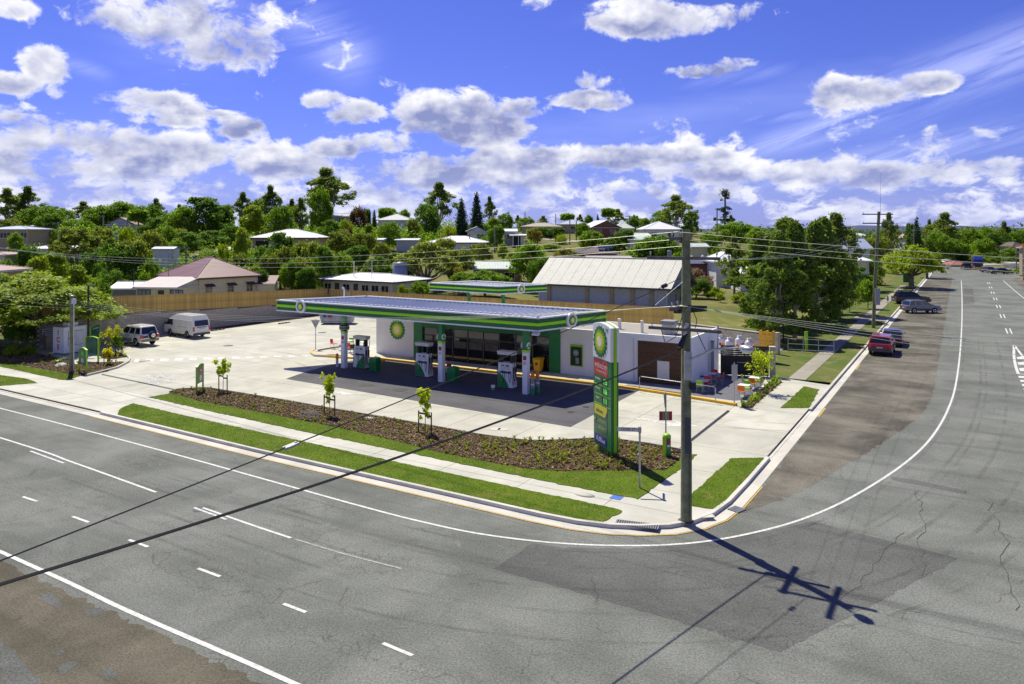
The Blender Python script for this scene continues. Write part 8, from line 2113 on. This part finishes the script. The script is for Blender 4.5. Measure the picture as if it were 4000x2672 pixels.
t = thing('lamp_post', 'dark lamp post under the she-oaks beyond the block wall', 'lamp post', G(3060, 1345, .1), 0)
MB().tube((0, 0, 0), (0, 0, 4.0), .08, .07, 10).build('post', M['black'], t); MB().box(-.3, .3, -.15, .15, 3.95, 4.05).build('lamp_head', M['grey_dark'], t)

# far woodland that closes the skyline, one mass
M['leaf_wood'] = leaf_mat('leaf_wood', (.020, .044, .014), (.040, .068, .022), .6, .3)
def woodland():
    rs = random.Random(77); cl = []
    for k in range(330):
        px = rs.uniform(-300, 4300); Y = rs.uniform(285, 420); top = rs.uniform(872, 896) if px < 2650 else (rs.uniform(896, 908) if 3230 < px < 3560 else rs.uniform(884, 902))
        p = ray(px, top, Y); r = rs.uniform(5, 9)
        cl.append(((p.x, p.y, p.z - 2.6), (r, r, rs.uniform(2.6, 4.5))))
        cl.append(((p.x + rs.uniform(-3, 3), p.y - 2, p.z - 8), (r * 1.2, r, 5)))
    me = foliage(cl, 80000, .8, 5, shell=.6, stray=0); me.materials.append(M['leaf_wood']); o = bpy.data.objects.new('far_woodland', me); COL.objects.link(o); o['kind'] = 'stuff'
    cl = []
    rs = random.Random(78)
    for k in range(110):
        px = rs.uniform(-200, 1950); Y = rs.uniform(178, 262)
        X = (px - 2000) / FOC * Y; z = ground_at((X, Y)); r = rs.uniform(2.0, 4.2); cl.append(((X, Y, z + r * .5), (r * 1.3, r, r * .8)))
    me = foliage(cl, 46000, .42, 6, shell=.6); me.materials.append(M['leaf_mid']); o = bpy.data.objects.new('hillside_undergrowth', me); COL.objects.link(o); o['kind'] = 'stuff'
    cl = []
    for k in range(80):
        px = rs.uniform(-100, 1350); Y = rs.uniform(112, 150)
        X = (px - 2000) / FOC * Y; z = ground_at((X, Y)); r = rs.uniform(1.6, 3.0); cl.append(((X, Y, z + r * .5), (r * 1.3, r, r * .9)))
    me = foliage(cl, 50000, .30, 9, shell=.6); me.materials.append(M['leaf_mid']); o = bpy.data.objects.new('hillside_undergrowth', me); COL.objects.link(o); o['kind'] = 'stuff'


woodland()
def drape(name, pix, w, m):
    pts = []
    for px, py in pix:
        best = None
        for Y in np.arange(60, 330, .5):
            p = ray(px, py, float(Y))
            if ground_at(p) >= p.z: best = p; break
        if best is not None: pts.append(best)
    if len(pts) < 2: return
    mb = MB(); P = []
    for i in range(len(pts) - 1):
        for k in range(8): P.append(pts[i].lerp(pts[i + 1], k / 8))
    P.append(pts[-1]); V = []
    for i, p in enumerate(P):
        d = (P[min(i + 1, len(P) - 1)] - P[max(i - 1, 0)]); d.z = 0; d.normalize(); n = Vector((-d.y, d.x, 0)) * w / 2
        for q in (p - n, p + n): V.append((q.x, q.y, ground_at(q) + .16))
    mb.add(V, [(2 * i, 2 * i + 1, 2 * i + 3, 2 * i + 2) for i in range(len(P) - 1)]); struct(mb.build(name, m))


drape('driveway', [(700, 1018), (780, 1003), (850, 985), (920, 968), (1000, 962)], 3.2, M['conc'])
drape('driveway', [(2070, 930), (2130, 936), (2200, 941), (2270, 946), (2330, 948)], 4.5, M['conc_old'])
drape('driveway', [(0, 950), (30, 962), (60, 975)], 3.0, M['conc'])
# distant hills, the blue haze of the far air painted into their colour
def hill_ridge(label_px, name):
    mb = MB(); pts = []
    for px, py in label_px:
        p = ray(px, py, 4200); pts.append(p)
    n = len(pts); base = [Vector((p.x, p.y - 900, -5)) for p in pts]; back = [Vector((p.x * 1.15, p.y + 900, -5)) for p in pts]
    mb.add(base + pts + back, [(i, i + 1, n + i + 1, n + i) for i in range(n - 1)] + [(n + i, n + i + 1, 2 * n + i + 1, 2 * n + i) for i in range(n - 1)], 0, True)
    struct(mb.build(name, M['hill']))


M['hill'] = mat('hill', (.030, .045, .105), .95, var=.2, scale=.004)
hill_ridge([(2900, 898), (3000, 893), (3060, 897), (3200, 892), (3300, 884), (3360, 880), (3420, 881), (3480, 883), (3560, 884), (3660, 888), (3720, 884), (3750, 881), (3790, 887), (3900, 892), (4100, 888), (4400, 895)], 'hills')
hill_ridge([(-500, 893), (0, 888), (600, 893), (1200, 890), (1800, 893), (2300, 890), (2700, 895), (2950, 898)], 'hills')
